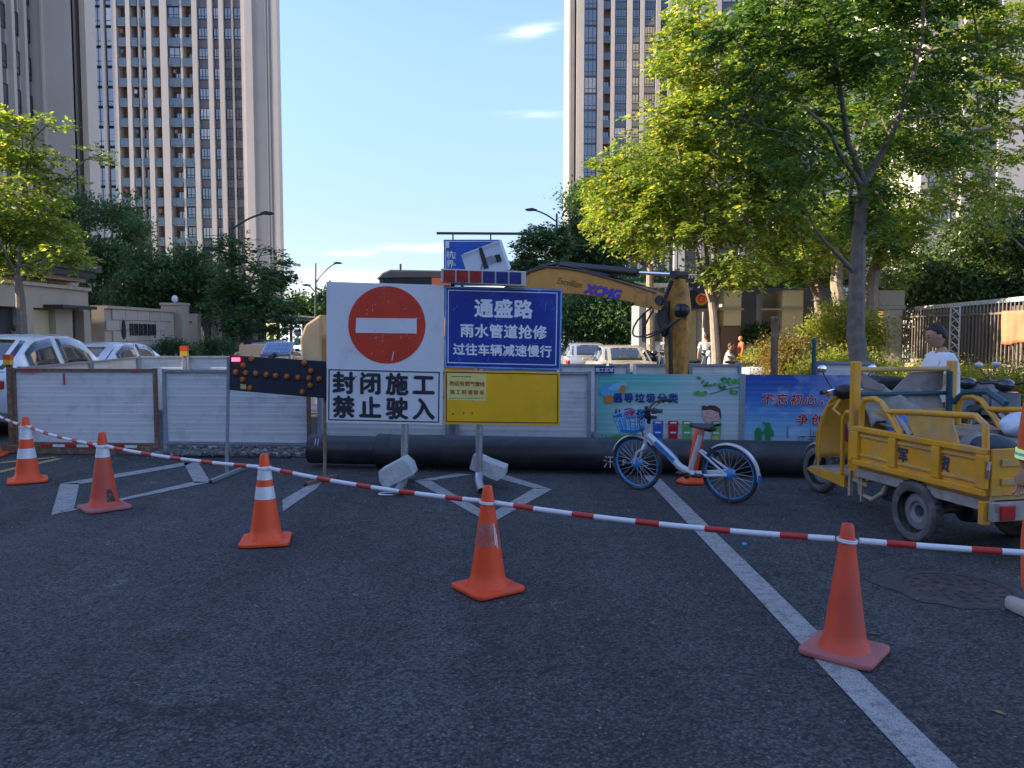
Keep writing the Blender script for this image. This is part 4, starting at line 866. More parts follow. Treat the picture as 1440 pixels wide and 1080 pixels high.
# police sign with round emblem
s = thing('police_sign', 'dark blue police sign box with a red and gold round emblem', 'sign', (P(983, 500, 25.6).x, 25.6, 0))
gp('box', pm('navy_panel', (.01, .014, .05), .4), 974, 994.5, 400, 434, 25.6, .5, s)
gp('support', M['greymetal'], 981, 985, 434.5, 515, 25.7, .15, s)
c = P(986.5, 421, 25.58)
def disc(n, m, c, r, par, k=24, th=.02, sx=1):
    return MB().prism([c+V(r*math.cos(a)*sx, 0, r*math.sin(a)) for a in [2*math.pi*i/k for i in range(k)]], (0, th, 0)).build(n, m, par)
RD = pm('emblem_red_glow', (.5, .02, .015), .4, emit=(.6, .05, .02, .04)); GD = pm('emblem_gold', (.6, .36, .06), .4, .3)  # emblem red given a faint glow of its own
disc('emblem_ring', GD, c, .19, s, th=.019); disc('emblem_disc', RD, c+V(0, -.01, .02), .135, s, th=.009)
m_ = MB(); m_.add([c+V(r*math.sin(i*math.pi/5)*.045, -.014, .055+r*math.cos(i*math.pi/5)*.045) for i, r in enumerate([1, .4]*5)], [tuple(range(10))]); m_.bb(c.x-.07, c.x+.07, 25.566, 25.568, c.z-.05, c.z-.035); m_.bb(c.x-.045, c.x+.045, 25.566, 25.568, c.z-.03, c.z-.005); m_.build('emblem_star_and_gate', GD, s)
# stone fence pillar with wall lamp
p = P(1234, 512, 20.6); q = P(1271, 411, 20.6)
t = thing('stone_pillar', 'large square beige stone pillar with yellow wall lamp where the right fence begins', 'pillar', (p.x, 20.6, 0))
bs = None
zs = [.1, .85, 1.15, 1.5, 1.86, 2.2]
for i in range(5): MB().bb(p.x+(0 if i < 4 else .0), q.x, 20.6, 21.35, zs[i]+.004, zs[i+1]-.004).build('stone', pm('pillar_stone', (.58, .52, .43), .8, var=.1, vs=2, rnd=.08), t, bevel=.008)
MB().bb(p.x+.01, q.x-.01, 20.61, 21.34, .1, 2.2).build('core', GREYST, t); MB().bb(p.x-.04, q.x+.04, 20.55, 21.4, 2.2, 2.30).build('cap', M['beige'], t, bevel=.01); MB().bb(p.x-.02, q.x+.02, 20.57, 21.37, 2.302, q.z+.05).build('cap', M['beige'], t, bevel=.01)
a = P(1230, 437, 20.5); c = P(1239, 470, 20.5)
l_ = MB().bb(a.x, c.x, 20.42, 20.58, c.z, a.z).build('wall_lamp', pm('lamp_amber', (.62, .42, .10), .35, emit=(1, .6, .12, .15)), t, bevel=.01)
for k in range(4): z = c.z+(a.z-c.z)*k/3; MB().bb(a.x-.012, c.x+.012, 20.405, 20.595, z-.012, z+.012).build('band', M['darkmetal'], l_)
# metal fence running towards the camera, bars one by one
t = thing('metal_fence', 'pale metal fence with pointed bars over the hedge at right', 'fence', (10, 18, 0))
FM = pm('pale_fence_paint', (.21, .18, .155), .5, .1, var=.08, vs=6, dirt=(.30, .22, .16), damt=.3, ds=8)
FW = pm('fence_board', (.125, .105, .088), .7, var=.1, vs=3, rnd=.12)
fx = 10.0
MB().bb(fx-.02, fx+.02, 11.5, 20.55, 1.98, 2.02).bb(fx-.02, fx+.02, 11.5, 20.55, .92, .96).build('rail', FM, t)
bar = None
for k in range(70):
    y = 20.45-k*.13
    if bar is None:
        mb = MB().box((fx, y, 1.5), (.022, .022, 1.35)); mb.add([(fx-.011, y-.011, 2.175), (fx+.011, y-.011, 2.175), (fx+.011, y+.011, 2.175), (fx-.011, y+.011, 2.175), (fx, y, 2.25)], [(0, 1, 4), (1, 2, 4), (2, 3, 4), (3, 0, 4)]); bar = mb.build('bar', M['darkmetal'] if False else FM, t)
    else: dup(bar, (0, -k*.13, 0), parent=t)
MB().bb(fx-.15, fx+.2, 11.5, 20.55, .1, .85).build('plinth', M['beige'], t)
# wide pale boards behind the bars with a light top rail
w_ = thing('board_fence', 'pale upright boards with white top rail behind the pointed bars', 'fence', (fx+.35, 18, 0))
MB().beam((fx+.35, 20.5, 2.22), (fx+.35, 11.5, 2.36), .06, .09).build('top_rail', M['white'], w_)
bo = None
for k in range(52):
    if bo is None: bo = MB().box((fx+.4, 20.4, 1.55), (.03, .125, 1.22)).build('board', FW, w_)
    else: dup(bo, (0, -k*.172, 0), parent=w_)
MB().bb(fx+.46, fx+.52, 11.5, 20.55, .85, 2.1).build('dark_backing', pm('backing_dark', (.10, .085, .07), .9, var=.3, vs=5), w_)  # solid dark sheet filling the gaps between the boards
# openwork post in the fence
pn = PL(1342, 470, (fx-.06, 18, 0), (0, 1)); y = pn.y
lt_ = thing('openwork_post', 'white openwork metal post of crossing arcs in the right fence', 'fence post', (fx-.06, y, 0))
MB().bb(fx-.07, fx-.04, y-.20, y-.175, .8, 2.2).bb(fx-.07, fx-.04, y+.175, y+.20, .8, 2.2).bb(fx-.07, fx-.04, y-.174, y+.174, 2.17, 2.2).build('frame', M['white'], lt_)
mb = MB()
for k in range(7):
    z = .85+k*.19; mb.path([V(fx-.055, y-.17+.34*u, z+.17*math.sin(u*math.pi/2)) for u in (0, .25, .5, .75, 1)], .012, 5); mb.path([V(fx-.055, y+.17-.34*u, z+.17*math.sin(u*math.pi/2)*.7) for u in (0, .5, 1)], .010, 5)
mb.build('scrollwork', M['white'], lt_)
# orange cloth over the fence
a = PL(1407, 436, (fx-.12, 16, 0), (0, 1)); c = PL(1446, 482, (fx-.12, 16, 0), (0, 1))
def clf(u, v): return V(fx-.07-.035*math.sin(u*26)-.012*math.sin(u*61), a.y+(c.y-a.y-.25)*u+.02*math.sin(v*5+u*9), a.z-.02+(c.z-a.z)*v*(1+.05*math.sin(u*9)))
o = MB().grid(clf, 46, 8).build('orange_cloth', pm('orange_cloth', (.66, .19, .10), .8, var=.1, vs=6), None, smooth=True, solid=.004); tag(o, 'orange work cloth drying over the right metal fence', 'cloth')
# ------------------------------------------------------------------ hoarding
PANEL = pm('hoarding_sheet', (.70, .69, .67), .5, .1, var=.05, vs=1.5, dirt=(.40, .37, .35), damt=.38, ds=3.5, rnd=.05, spots=((.30, .26, .24), 9, .71))
def corr(a, b, z0, z1, pitch=.115, dep=.0018):         # horizontally ribbed sheet from a to b
    a, b = Vector(a), Vector(b); d = (b-a).normalized(); n = Vector((d.y, -d.x, 0)); mb = MB(); pr = []
    k = max(1, int((z1-z0)/pitch))
    for i in range(k):
        z = z0+(z1-z0)*i/k; h = (z1-z0)/k
        pr += [(0, z), (dep, z+h*.08), (dep, z+h*.30), (0, z+h*.38), (0, z+h*.56), (dep*.6, z+h*.60), (dep*.6, z+h*.66), (0, z+h*.70)]
    pr.append((0, z1)); m_ = len(pr)
    vs = [a+n*o+V(0, 0, z) for o, z in pr]+[b+n*o+V(0, 0, z) for o, z in pr]
    return mb.add(vs, [(i, i+m_, i+m_+1, i+1) for i in range(m_-1)])
def hpanel(label, a, b, z1, z0=.08, posts='ll', cols=None, name='hoarding_panel', group='white hoarding panels'):
    a, b = Vector((*a[:2], 0)), Vector((*b[:2], 0)); d = (b-a).normalized(); n = Vector((d.y, -d.x, 0))
    t = thing(name, label, 'hoarding panel', tuple((a+b)/2), group)
    corr(a+d*.03, b-d*.03, z0, z1-.03).build('sheet', PANEL, t, solid=.004)
    for k, (p, c) in enumerate(((a, posts[0]), (b, posts[1]))):
        mt = {'r': M['rust'], 'l': M['greymetal'], 'w': M['white']}[c]; q = p+d*(.028 if k == 0 else -.028)
        MB().beam(q+n*.012+V(0, 0, -.0), q+n*.012+V(0, 0, z1+.004), .045, .05, up=tuple(n)).build('post', mt, t, bevel=.004)
    MB().beam(a+d*.055+n*.012+V(0, 0, z1-.022), b-d*.055+n*.012+V(0, 0, z1-.022), .046, .035).build('top_rail', M['rust'] if posts[0] == 'r' and posts[1] == 'r' else M['greymetal'], t)
    MB().beam(a+d*.055+n*.008+V(0, 0, z0+.0), b-d*.055+n*.008+V(0, 0, z0), .05, .03).build('bottom_rail', M['rust'] if posts[0] == 'r' else M['greymetal'], t)
    return t
def FR(px, dy=0):
    Y = 10.6-(px-20)/1220*.95+dy; p = P(px, 540, Y); return V(p.x, Y, 0)
hpanel('leftmost large white ribbed hoarding panel with rusty posts', FR(18), FR(222), 1.13, .13, 'rr')
hpanel('white ribbed hoarding panel behind the left leg of the arrow board', FR(229), FR(437), 1.125, .16, 'lr')
hpanel('white ribbed hoarding panel mostly hidden behind the no entry board', FR(446), FR(632), 1.125, .1, 'll')
hpanel('white ribbed hoarding panel right of the blue notice with crumpled bottom', FR(640), FR(832), 1.12, .1, 'll')
# ground beam under the left panel and red and white tape mark
a, b = FR(10), FR(224); t = MB().beam(a+V(0, -.05, .055), b+V(0, -.05, .055), .12, .11).build('ground_beam', M['rust'], None, bevel=.008); tag(t, 'rusty steel beam lying under the leftmost hoarding panel', 'steel beam')
def tape(a, b, z, n, par=None):
    for k in range(n):
        p, q = a.lerp(b, k/n), a.lerp(b, (k+1)/n); (MB().beam(p+V(0, -.004, z), q+V(0, -.004, z), .004, .035)).build('tape_stripe', M['red'] if k % 2 == 0 else M['white'], par)
tt = thing('barrier_tape', 'faded red and white tape along the foot of the leftmost panel', 'tape', (a.x, a.y, 0)); tape(FR(62)+V(0, -.12, 0), FR(196)+V(0, -.12, 0), .115, 8, tt)
# short red marks on the panel tops
for px, w_, z in ((46, 26, 1.105), (192, 8, 1.10), (94, 3, .99)):
    p = FR(px)+V(0, -.06, z); o = MB().box(p, (w_*.0094, .004, .03 if px != 94 else .15)).build('red_mark', pm('red_sticker', (.55, .03, .05), .5)); tag(o, {46: 'red sticker strip at the left end of the top rail of the leftmost panel', 192: 'small red sticker on the top rail near the post between the two left panels', 94: 'short upright red paint mark high on the leftmost panel'}[px], 'sticker')
# reflector caps on the posts
for px, py, lb in ((11.5, 506, 'red and yellow reflector block on the far left hoarding post'), (259, 494, 'red and yellow reflector block on a back post left of the arrow board')):
    Yc = 10.55 if px < 100 else 15.4; p = P(px, py, Yc); s = Yc/FPX
    t = thing('post_reflector', lb, 'reflector', tuple(p), 'post reflectors')
    RO = pm('reflector_orange', (.75, .08, .02), .35, var=.05); YE = pm('reflector_yellow', (.75, .42, .03), .35, var=.05)
    MB().box(p+V(0, 0, 4*s), (10*s, .08, 7*s)).build('red_half', RO, t); MB().box(p+V(0, 0, -3.2*s), (10*s, .08, 6.8*s)).build('yellow_half', YE, t)
    MB().beam(V(p.x, Yc+.02, 0), V(p.x, Yc+.02, p.z-7*s), .06, .06).build('post', M['greymetal'] if px > 100 else M['rust'], t)
# side and back rows round the pit
s0, s1, s2 = V(FR(18).x-.02, 10.75, 0), V(-6.95, 13.1, 0), V(-7.3, 15.5, 0)
hpanel('white hoarding panel running back from the far left post', s0, s1, 1.14, group='back row hoarding panels'); hpanel('second white hoarding panel running back beside the white car', s1+V(0, .03, 0), s2, 1.14, group='back row hoarding panels')
xs_ = [P(px, 500, 15.6).x for px in (192, 262, 335, 408, 480)]
for i in range(4): hpanel(['back white hoarding panel below the second white car', 'back white hoarding panel behind the yellow-red reflector', 'back white hoarding panel behind the solar panel', 'back white hoarding panel beside the excavator counterweight'][i], V(xs_[i]+.02, 15.6, 0), V(xs_[i+1]-.02, 15.6, 0), 1.15, group='back row hoarding panels')
for i, (p0, p1) in enumerate(((786, 853), (856, 886), (890, 966), (969, 1043))):
    hpanel(['back white hoarding panel under the silver parked car', 'narrow back hoarding panel under the champagne car', 'back white hoarding panel right behind the excavator stick', 'back white hoarding panel ending by the gate pillars'][i], P(p0, 500, 12.1), P(p1, 500, 12.1), 1.13, posts='ww' if i == 2 else 'll', group='back row hoarding panels')
# rusty and dark upright tubes above the blue banner
for (px, py, Y, r_, m_, lb) in ((1090, 452, 12.2, .055, M['rust'], 'thick rusty upright tube behind the blue banner'), (1145, 483, 11.3, .03, M['teal'], 'thin dark upright rod behind the blue banner')):
    p = P(px, py, Y); t = thing('upright_tube', lb, 'post', (p.x, Y, 0)); MB().tube((p.x, Y, 0), p, r_).build('tube', m_, t, smooth=True); MB().lathe([(r_*1.3, 0), (r_*1.3, .05), (r_*.8, .08)], p, 12).build('tube_cap', m_, t, smooth=True)
hpanel('white sheet panel lying low behind the blue banner at right', P(1148, 500, 11.4), P(1232, 500, 10.9), 1.2, group='back row hoarding panels')

# banners: printed sheets in thin frames
def banner(label, pa, pb, z1, z0, base, name='banner_panel'):
    a, b = FR(pa), FR(pb); d = (b-a).normalized(); n = Vector((d.y, -d.x, 0)); L = (b-a).length
    t = thing(name, label, 'banner', tuple((a+b)/2), 'printed banners on the hoarding')
    corr(a+d*.02, b-d*.02, z0, z1, .115, .0016).build('sheet', base, t, solid=.004)
    for p in (a, b): MB().beam(p+V(0, 0, 0), p+V(0, 0, z1+.01), .035, .035, up=tuple(n)).build('post', M['greymetal'], t, bevel=.003)
    def at(u, v, l=.012): return a+d*L*u+n*l+V(0, 0, z1-(z1-z0)*v)
    return t, at, d, L, z1-z0, n
def gradmat(name, cols, horiz=None, cloud=None):
    m = bpy.data.materials.new(name); m.use_nodes = True; n, l = m.node_tree.nodes, m.node_tree.links; b = n['Principled BSDF']
    t = n.new('ShaderNodeTexCoord'); s = n.new('ShaderNodeSeparateXYZ'); l.new(t.outputs['Generated'], s.inputs[0]); cr = n.new('ShaderNodeValToRGB')
    e = cr.color_ramp.elements; e[0].position = cols[0][0]; e[0].color = (*cols[0][1], 1); e[1].position = cols[-1][0]; e[1].color = (*cols[-1][1], 1)
    for p, c in cols[1:-1]: q = e.new(p); q.color = (*c, 1)
    l.new(s.outputs[2], cr.inputs[0]); cur = cr.outputs[0]
    if horiz:                                              # (colour, centre, width)
        for (c, x0, wd, st) in horiz:
            mr = n.new('ShaderNodeMath'); mr.operation = 'SUBTRACT'; l.new(s.outputs[0], mr.inputs[0]); mr.inputs[1].default_value = x0
            ab = n.new('ShaderNodeMath'); ab.operation = 'ABSOLUTE'; l.new(mr.outputs[0], ab.inputs[0])
            k = n.new('ShaderNodeMapRange'); k.interpolation_type = 'SMOOTHSTEP'; k.inputs[1].default_value = 0; k.inputs[2].default_value = wd; k.inputs[3].default_value = st; k.inputs[4].default_value = 0; l.new(ab.outputs[0], k.inputs[0])
            mi = n.new('ShaderNodeMix'); mi.data_type = 'RGBA'; l.new(k.outputs[0], mi.inputs[0]); l.new(cur, mi.inputs[6]); mi.inputs[7].default_value = (*c, 1); cur = mi.outputs[2]
    if cloud:
        nt = n.new('ShaderNodeTexNoise'); nt.inputs['Scale'].default_value = cloud; nt.inputs['Detail'].default_value = 4; mp = n.new('ShaderNodeMapping'); mp.inputs['Scale'].default_value = (1, 1, 1.7); l.new(t.outputs['Object'], mp.inputs[0]); l.new(mp.outputs[0], nt.inputs['Vector'])
        k = n.new('ShaderNodeMapRange'); k.inputs[1].default_value = .52; k.inputs[2].default_value = .72; k.inputs[4].default_value = .55; l.new(nt.outputs['Fac'], k.inputs[0])
        mi = n.new('ShaderNodeMix'); mi.data_type = 'RGBA'; l.new(k.outputs[0], mi.inputs[0]); l.new(cur, mi.inputs[6]); mi.inputs[7].default_value = (.62, .68, .74, 1); cur = mi.outputs[2]
    l.new(cur, b.inputs['Base Color']); b.inputs['Roughness'].default_value = .45
    return m
GB = gradmat('green_banner_print', [(0, (.28, .50, .34)), (.18, (.55, .62, .58)), (.55, (.45, .60, .56)), (.85, (.16, .52, .44)), (1, (.10, .47, .42))], [((.10, .45, .42), 0, .28, .8), ((.50, .55, .58), .8, .45, .75)])
t, at, d, L, H, n = banner('pale green printed banner about sorting rubbish with a cartoon boy and bins', 838, 1042, 1.085, .19, GB)
def patch(name, pts, mat, l=.014):                         # flat printed shape, given in banner fractions
    return MB().prism([at(u, v, l) for u, v in pts], n*.0015).build(name, mat, t)
def ov(cu, cv, ru, rv, k=16, a0=0, a1=2*math.pi, rot=0):
    o_ = []
    for i in range(k):
        a = a0+(a1-a0)*i/(k-1 if a1-a0 < 6.2 else k); x, y = ru*math.cos(a), rv*math.sin(a); o_.append((cu+x*math.cos(rot)-y*math.sin(rot)*.5, cv+x*math.sin(rot)*2+y*math.cos(rot)))
    return o_
NAVY = pm('print_navy', (.012, .04, .22), .5, var=.05); PRED = pm('print_red', (.50, .01, .02), .5, var=.05); GRN = pm('print_green', (.05, .30, .05), .5, var=.2, vs=20)
GR2 = pm('print_leaf_green', (.12, .38, .10), .5, var=.2, vs=20); SKN = pm('print_skin', (.68, .42, .36), .5); BRN = pm('print_brown', (.09, .03, .025), .5); OR = pm('print_orange', (.62, .20, .03), .5); LBL = pm('print_light_blue', (.10, .40, .62), .5); PBL = pm('print_blue', (.02, .10, .45), .5); WH = pm('print_white', (.75, .76, .76), .5)
sz = .118
lettering('倡导垃圾分类', at(.345, .33), sz*1.05, sz*1.16, NAVY, t, xd=d, off=.05, lift=.003)
lettering('从', at(.155, .55), sz*.95, sz, NAVY, t, xd=d, off=.05, lift=.003); lettering('我', at(.235, .545), sz*1.15, sz, PRED, t, xd=d, off=.045, lift=.003); lettering('做起', at(.355, .555), sz*1.05, sz*1.15, NAVY, t, xd=d, off=.05, lift=.003)
patch('printed_wing', ov(.11, .22, .085, .10, rot=-.2), LBL, .0135); patch('printed_wing', ov(.155, .17, .07, .05, rot=-.3), pm('print_sky', (.22, .55, .70), .5), .0137); patch('printed_wing', ov(.185, .21, .022, .06, rot=.35), OR, .0155); patch('printed_wing', ov(.09, .35, .028, .07, rot=.9), OR, .0155)
grass = [(0, 1), (0, .97), (.05, .95)]; rg_ = random.Random(5)
for i in range(60):
    u = .02+i*.0085; hgt = .90-.07*math.sin(min(1, u/.5)*math.pi); grass += [(u, hgt+rg_.uniform(-.03, .02)), (u+.004, hgt+.03)]
for i in range(40): u = .54+i*.011; grass += [(u, .93+rg_.uniform(-.03, .02)-.02*math.sin(u*20)), (u+.006, .95)]
patch('printed_grass', [(0, .999)]+grass[1:]+[(.985, .96), (.985, .999)], GRN, .0136); patch('printed_plant', [(.01, .99), (.015, .88), (.03, .93), (.045, .82), (.05, .93), (.04, .99)], GR2, .0155)
for k, (u, c) in enumerate(((.40, PBL), (.505, PRED), (.60, GR2), (.80, GR2))):
    patch('printed_bin', [(u, .71), (u+.07, .71), (u+.064, .955), (u+.004, .955)], c, .0155); patch('printed_bin_lid', [(u-.004, .70), (u+.003, .645), (u+.066, .645), (u+.074, .70)], c, .0155); patch('printed_bin_slot', [(u+.012, .685), (u+.058, .685), (u+.055, .66), (u+.015, .66)], WH, .0175); patch('printed_bin_label', [(u+.015, .80), (u+.055, .80), (u+.055, .82), (u+.015, .82)], WH, .0175)
patch('printed_bin_label', [(.81, .86), (.855, .86), (.855, .94), (.81, .94)], pm('print_yellow', (.6, .5, .08), .5), .018)
patch('printed_face', ov(.80, .545, .062, .135, 20), SKN, .0155)
patch('printed_hair', [(.735, .49), (.735, .44), (.75, .425), (.765, .44), (.79, .425), (.83, .43), (.86, .475), (.868, .56), (.862, .63), (.855, .58), (.85, .525), (.82, .50), (.79, .485), (.75, .495)], BRN, .0175)
for u in (.765, .835): patch('printed_cheek', ov(u, .585, .009, .022, 10), pm('print_pink', (.72, .22, .22), .5), .0175); patch('printed_eye', ov(u+(.004 if u < .8 else -.004), .535, .007, .006, 8), BRN, .0175)
patch('printed_mouth', ov(.80, .60, .010, .005, 8), PRED, .0175)
rb = random.Random(9)
MBr = MB(); MBr.path([at(.99, .17), at(.90, .20), at(.85, .235), at(.79, .265)], .004, 4); MBr.build('printed_twig', BRN, t)
for k in range(30):
    u, v = rb.choice(((.93, .06), (.88, .08), (.80, .12), (.76, .12), (.72, .07), (.97, .1), (.87, .16), (.95, .25), (.735, .255), (.775, .15), (.92, .12), (.71, .24)))
    patch('printed_leaf', ov(u+rb.uniform(-.02, .02), v+rb.uniform(-.03, .03), rb.uniform(.012, .022), rb.uniform(.016, .03), 9, rot=rb.uniform(-1, 1)), rb.choice((GRN, GR2, pm('print_dark_green', (.02, .16, .06), .5))), .0150+.0001*k)
# small navy plate on the post between panels
p = P(850, 520, FR(838).y-.04); t2 = thing('area_plate', 'small navy plate with white characters on top of the green banner', 'sign', tuple(p)); MB().box(p, (.245, .012, .095)).build('plate', pm('plate_navy', (.012, .02, .17), .4), t2); lettering('施工区域', p+V(0, -.0075, 0), .056, .057, SW, t2, off=.03)
# blue banner
BB = gradmat('blue_banner_print', [(0, (.38, .52, .60)), (.3, (.20, .42, .62)), (.6, (.06, .20, .55)), (1, (.015, .06, .32))], [((.30, .32, .50), .62, .22, .45)], 3.2)
t, at, d, L, H, n = banner('blue sky banner with red calligraphy and green figures, partly behind the yellow cargo tricycle', 1046, 1238, 1.085, .19, BB)
RC = pm('print_crimson', (.42, .012, .03), .5)
def outl(s, c, size, pitch):
    lettering(s, c, size, pitch, WH, t, xd=d, off=.075, shear=.12, lift=.0015, name='lettering_outline'); lettering(s, c, size, pitch, RC, t, xd=d, off=.032, shear=.12, lift=.004)
outl('不忘初心，牢记使', at(.545, .335, .013), .150, .172); outl('争创人民满意', at(.70, .605, .013), .145, .172)
lettering('江干区城市管理', at(.66, .885, .013), .112, .122, WH, t, xd=d, off=.07, lift=.001); lettering('江干区城市管理', at(.66, .885, .013), .112, .122, BRN if False else pm('print_ink', (.015, .04, .05), .5), t, xd=d, off=.02, lift=.003)
patch('printed_grass', [(0, .999), (0, .93), (.12, .92), (.3, .95), (.45, .999)], GRN, .0136)
patch('printed_figure', [(.085, .99), (.09, .85), (.085, .78), (.10, .735), (.115, .72), (.13, .74), (.14, .79), (.155, .775), (.16, .79), (.14, .84), (.14, .99)], pm('print_figure_green', (.02, .22, .07), .5), .0152)
patch('printed_figure', [(.16, .99), (.165, .84), (.155, .77), (.16, .70), (.14, .655), (.145, .645), (.172, .665), (.18, .655), (.20, .66), (.205, .72), (.225, .78), (.23, .83), (.20, .85), (.21, .99)], pm('print_figure_green', (.02, .22, .07), .5), .0153)
for u in (.33, .52, .56, .54, .50): patch('printed_skyline', [(u-.006, .87), (u-.003, .74+.05*math.sin(u*50)), (u, .72+.05*math.sin(u*50)), (u+.003, .74+.05*math.sin(u*50)), (u+.006, .87)], pm('print_grey_blue', (.10, .22, .28), .5), .0136+u*.0001)
for u, v in ((.25, .13), (.31, .145)): patch('printed_bird', [(u, v), (u+.012, v-.02), (u+.016, v+.01), (u+.008, v+.03)], pm('print_dark_green', (.02, .16, .06), .5), .0155)

# ------------------------------------------------------------------ black pipe
PIPE = pm('black_pipe', (.021, .022, .026), .42, var=.3, vs=2.5, dirt=(.085, .08, .08), damt=.3, ds=4, spec=.6)
pa, pb = V(-2.42, 9.5, 0), V(4.75, 8.62, 0); r_ = .190
t = thing('drain_pipe', 'long black plastic drain pipe lying along the foot of the hoarding', 'pipe', tuple(pa))
dd = (pb-pa).normalized(); up = V(0, 0, 1); sd = V(dd.y, -dd.x, 0); Mx = Matrix((sd, up, dd)).transposed()
j = .82
def pl(prof, m=PIPE, nm='pipe_length', caps=True): return MB().lathe([(r, z) for r, z in prof], pa+V(0, 0, r_+.015), 40, M=Mx, caps=caps).build(nm, m, t, smooth=True)
pl([(r_-.035, .0), (r_-.022, 0), (r_-.022, j)], caps=False); pl([(r_-.025, 0.02), (r_-.025, .021)], M['black'], 'pipe_mouth')
pl([(r_-.022, j), (r_+.010, j+.02), (r_+.010, j+.16), (r_+.002, j+.20)], nm='coupling', caps=False); pl([(r_+.002, j+.20), (r_+.002, 7.15)], caps=False)
CHK = pm('chalk', (.62, .62, .60), .8, var=.15, vs=30)
mb = MB(); q = pa+dd*.10
for k in (0, .035): mb.beam(q+dd*k+V(0, -r_*.97, r_+.09), q+dd*(k+.006)+V(0, -r_*.80, r_+.16), .008, .006)
mb.build('chalk_mark', CHK, t)
c = pl  # chalk writing near the bicycle's front wheel
qx = P(858, 651, 8.85); c0 = pa+dd*((qx.x-pa.x)/dd.x); c0.y -= r_+.004; c0.z = r_+.0
zc = P(0, 650, 8.85).z
c0.z = zc; off_ = math.sqrt(max(0, r_*r_-(zc-r_-.015)**2)); c0.y += r_-off_-.0
lettering('汛', c0, .15, .15, CHK, t, xd=tuple(dd), off=.0, lift=.008); lettering('F', c0+dd*.16, .10, .1, CHK, t, xd=tuple(dd), off=.005, lift=.008)
mb = MB(); mb.path([c0+dd*(.28+.035*math.cos(a))+V(0, -.012, .035*math.sin(a)+.0) for a in [i*math.pi/6 for i in range(13)]], .01, 5); mb.path([c0+dd*x+V(0, -.012, z) for x, z in ((.33, .0), (.38, .02), (.43, -.02), (.40, -.04), (.36, -.02))], .006, 5); mb.build('chalk_mark', CHK, t)

# ------------------------------------------------------------------ main sign board
SY = 8.0; s = SY/FPX
def B(px, py, dy=0):                                     # board coordinates: level lines slope a little
    return P(px, py, SY+dy)
t = thing('sign_board', 'large four part road closure board with red no entry disc, standing on two posts', 'road sign', (0, SY, 0))
WSIGN = pm('board_white', (.72, .72, .73), .4, .1, var=.05, vs=1.8, dirt=(.42, .42, .43), damt=.22, ds=2.2, spots=((.34, .33, .33), 6, .70))
RSIGN = pm('board_red', (.60, .042, .014), .42, var=.12, vs=4, dirt=(.42, .10, .06), damt=.25, ds=5, spots=((.55, .45, .35), 11, .715))
BSIGN = pm('board_blue', (.010, .035, .27), .38, var=.12, vs=3, dirt=(.03, .10, .42), damt=.35, ds=3, spots=((.25, .32, .5), 9, .70))
YSIGN = pm('board_yellow', (.88, .45, .006), .42, var=.07, vs=2, dirt=(.52, .30, .03), damt=.3, ds=3, spots=((.45, .32, .18), 10, .715))
BLK = pm('board_black', (.018, .02, .03), .5, var=.2, vs=8, spots=((.5, .5, .5), 40, .72))
LW = pm('board_letter_white', (.80, .81, .82), .45, var=.08, vs=20, spots=((.1, .15, .35), 50, .72))
def plate(nm, m, q, th=.02, dy=0, par=t):
    return MB().prism([P(x, y, SY+dy) for x, y in q], (0, th, 0)).build(nm, m, par, bevel=.003)
def ringf(nm, m, q, w_, dy, par):                        # thin frame line
    mb = MB(); pts = [P(x, y, SY+dy) for x, y in q]; c = sum(pts, Vector())/4
    inn = [p+V(-w_ if p.x > c.x else w_, 0, -w_ if p.z > c.z else w_) for p in pts]
    for i in range(4): k = (i+1) % 4; mb.add([pts[i], pts[k], inn[k], inn[i]]+[v+V(0, -.0015, 0) for v in (pts[i], pts[k], inn[k], inn[i])], [(4, 5, 6, 7), (0, 1, 5, 4), (3, 2, 6, 7)])
    return mb.build(nm, m, par)
wp = plate('white_plate', WSIGN, [(459, 396), (625, 401), (624, 521.2), (459, 517.8)])
cx, cz = 544, 457
cc = P(cx, cz, SY-.004)
dk = MB().prism([cc+V(.387*math.cos(a), 0, .387*math.sin(a)) for a in [2*math.pi*i/64 for i in range(64)]], (0, .0035, 0)).build('red_disc', RSIGN, wp)
MB().prism([P(x, y, SY-.0065) for x, y in ((501, 447), (586, 448), (586, 469), (500, 468))], (0, .002, 0)).build('white_bar', WSIGN, dk)
rs = random.Random(12)
mb = MB(); q0 = P(551, 507, SY-.006); mb.beam(q0, q0+V(.02, 0, .09), .002, .007)
for k in range(26):
    a_ = rs.uniform(0, 6.3); r2_ = .37*rs.random()**.5; c_ = cc+V(r2_*math.cos(a_), -.0005, r2_*math.sin(a_)); L = rs.uniform(.004, .03); th = rs.uniform(.6, 2.4); mb.beam(c_, c_+V(math.cos(th)*L, 0, math.sin(th)*L), .0015, rs.uniform(.001, .004))
mb.build('scratches', WSIGN, dk)['kind'] = 'stuff'
tp = plate('text_plate', WSIGN, [(459.5, 517.5), (623, 521), (622, 598), (459, 594)], .018, -.002)
ringf('frame_line', BLK, [(462, 519), (618.5, 523), (617.5, 594.5), (461.5, 591)], .012, -.0025, tp)
xd = (P(618, 523, SY)-P(462, 519, SY)).normalized()
lettering('封闭施工', P(539.5, 539.5, SY-.006), .228, .268, BLK, tp, xd=xd, off=.052); lettering('禁止驶入', P(539.5, 573.5, SY-.006), .228, .268, BLK, tp, xd=xd, off=.052)
bp_ = plate('blue_plate', BSIGN, [(625.5, 402), (791, 406.5), (788.5, 521), (625, 517)], .02, -.004)
ringf('frame_line', LW, [(630, 407.5), (784, 411.5), (782, 514), (629.5, 510.5)], .008, -.0045, bp_)
ringf('edge_line', pm('board_pale_blue', (.20, .38, .66), .4, var=.3, vs=6), [(626, 402.5), (790.5, 407), (788, 520.5), (625.5, 516.5)], .014, -.0044, bp_)
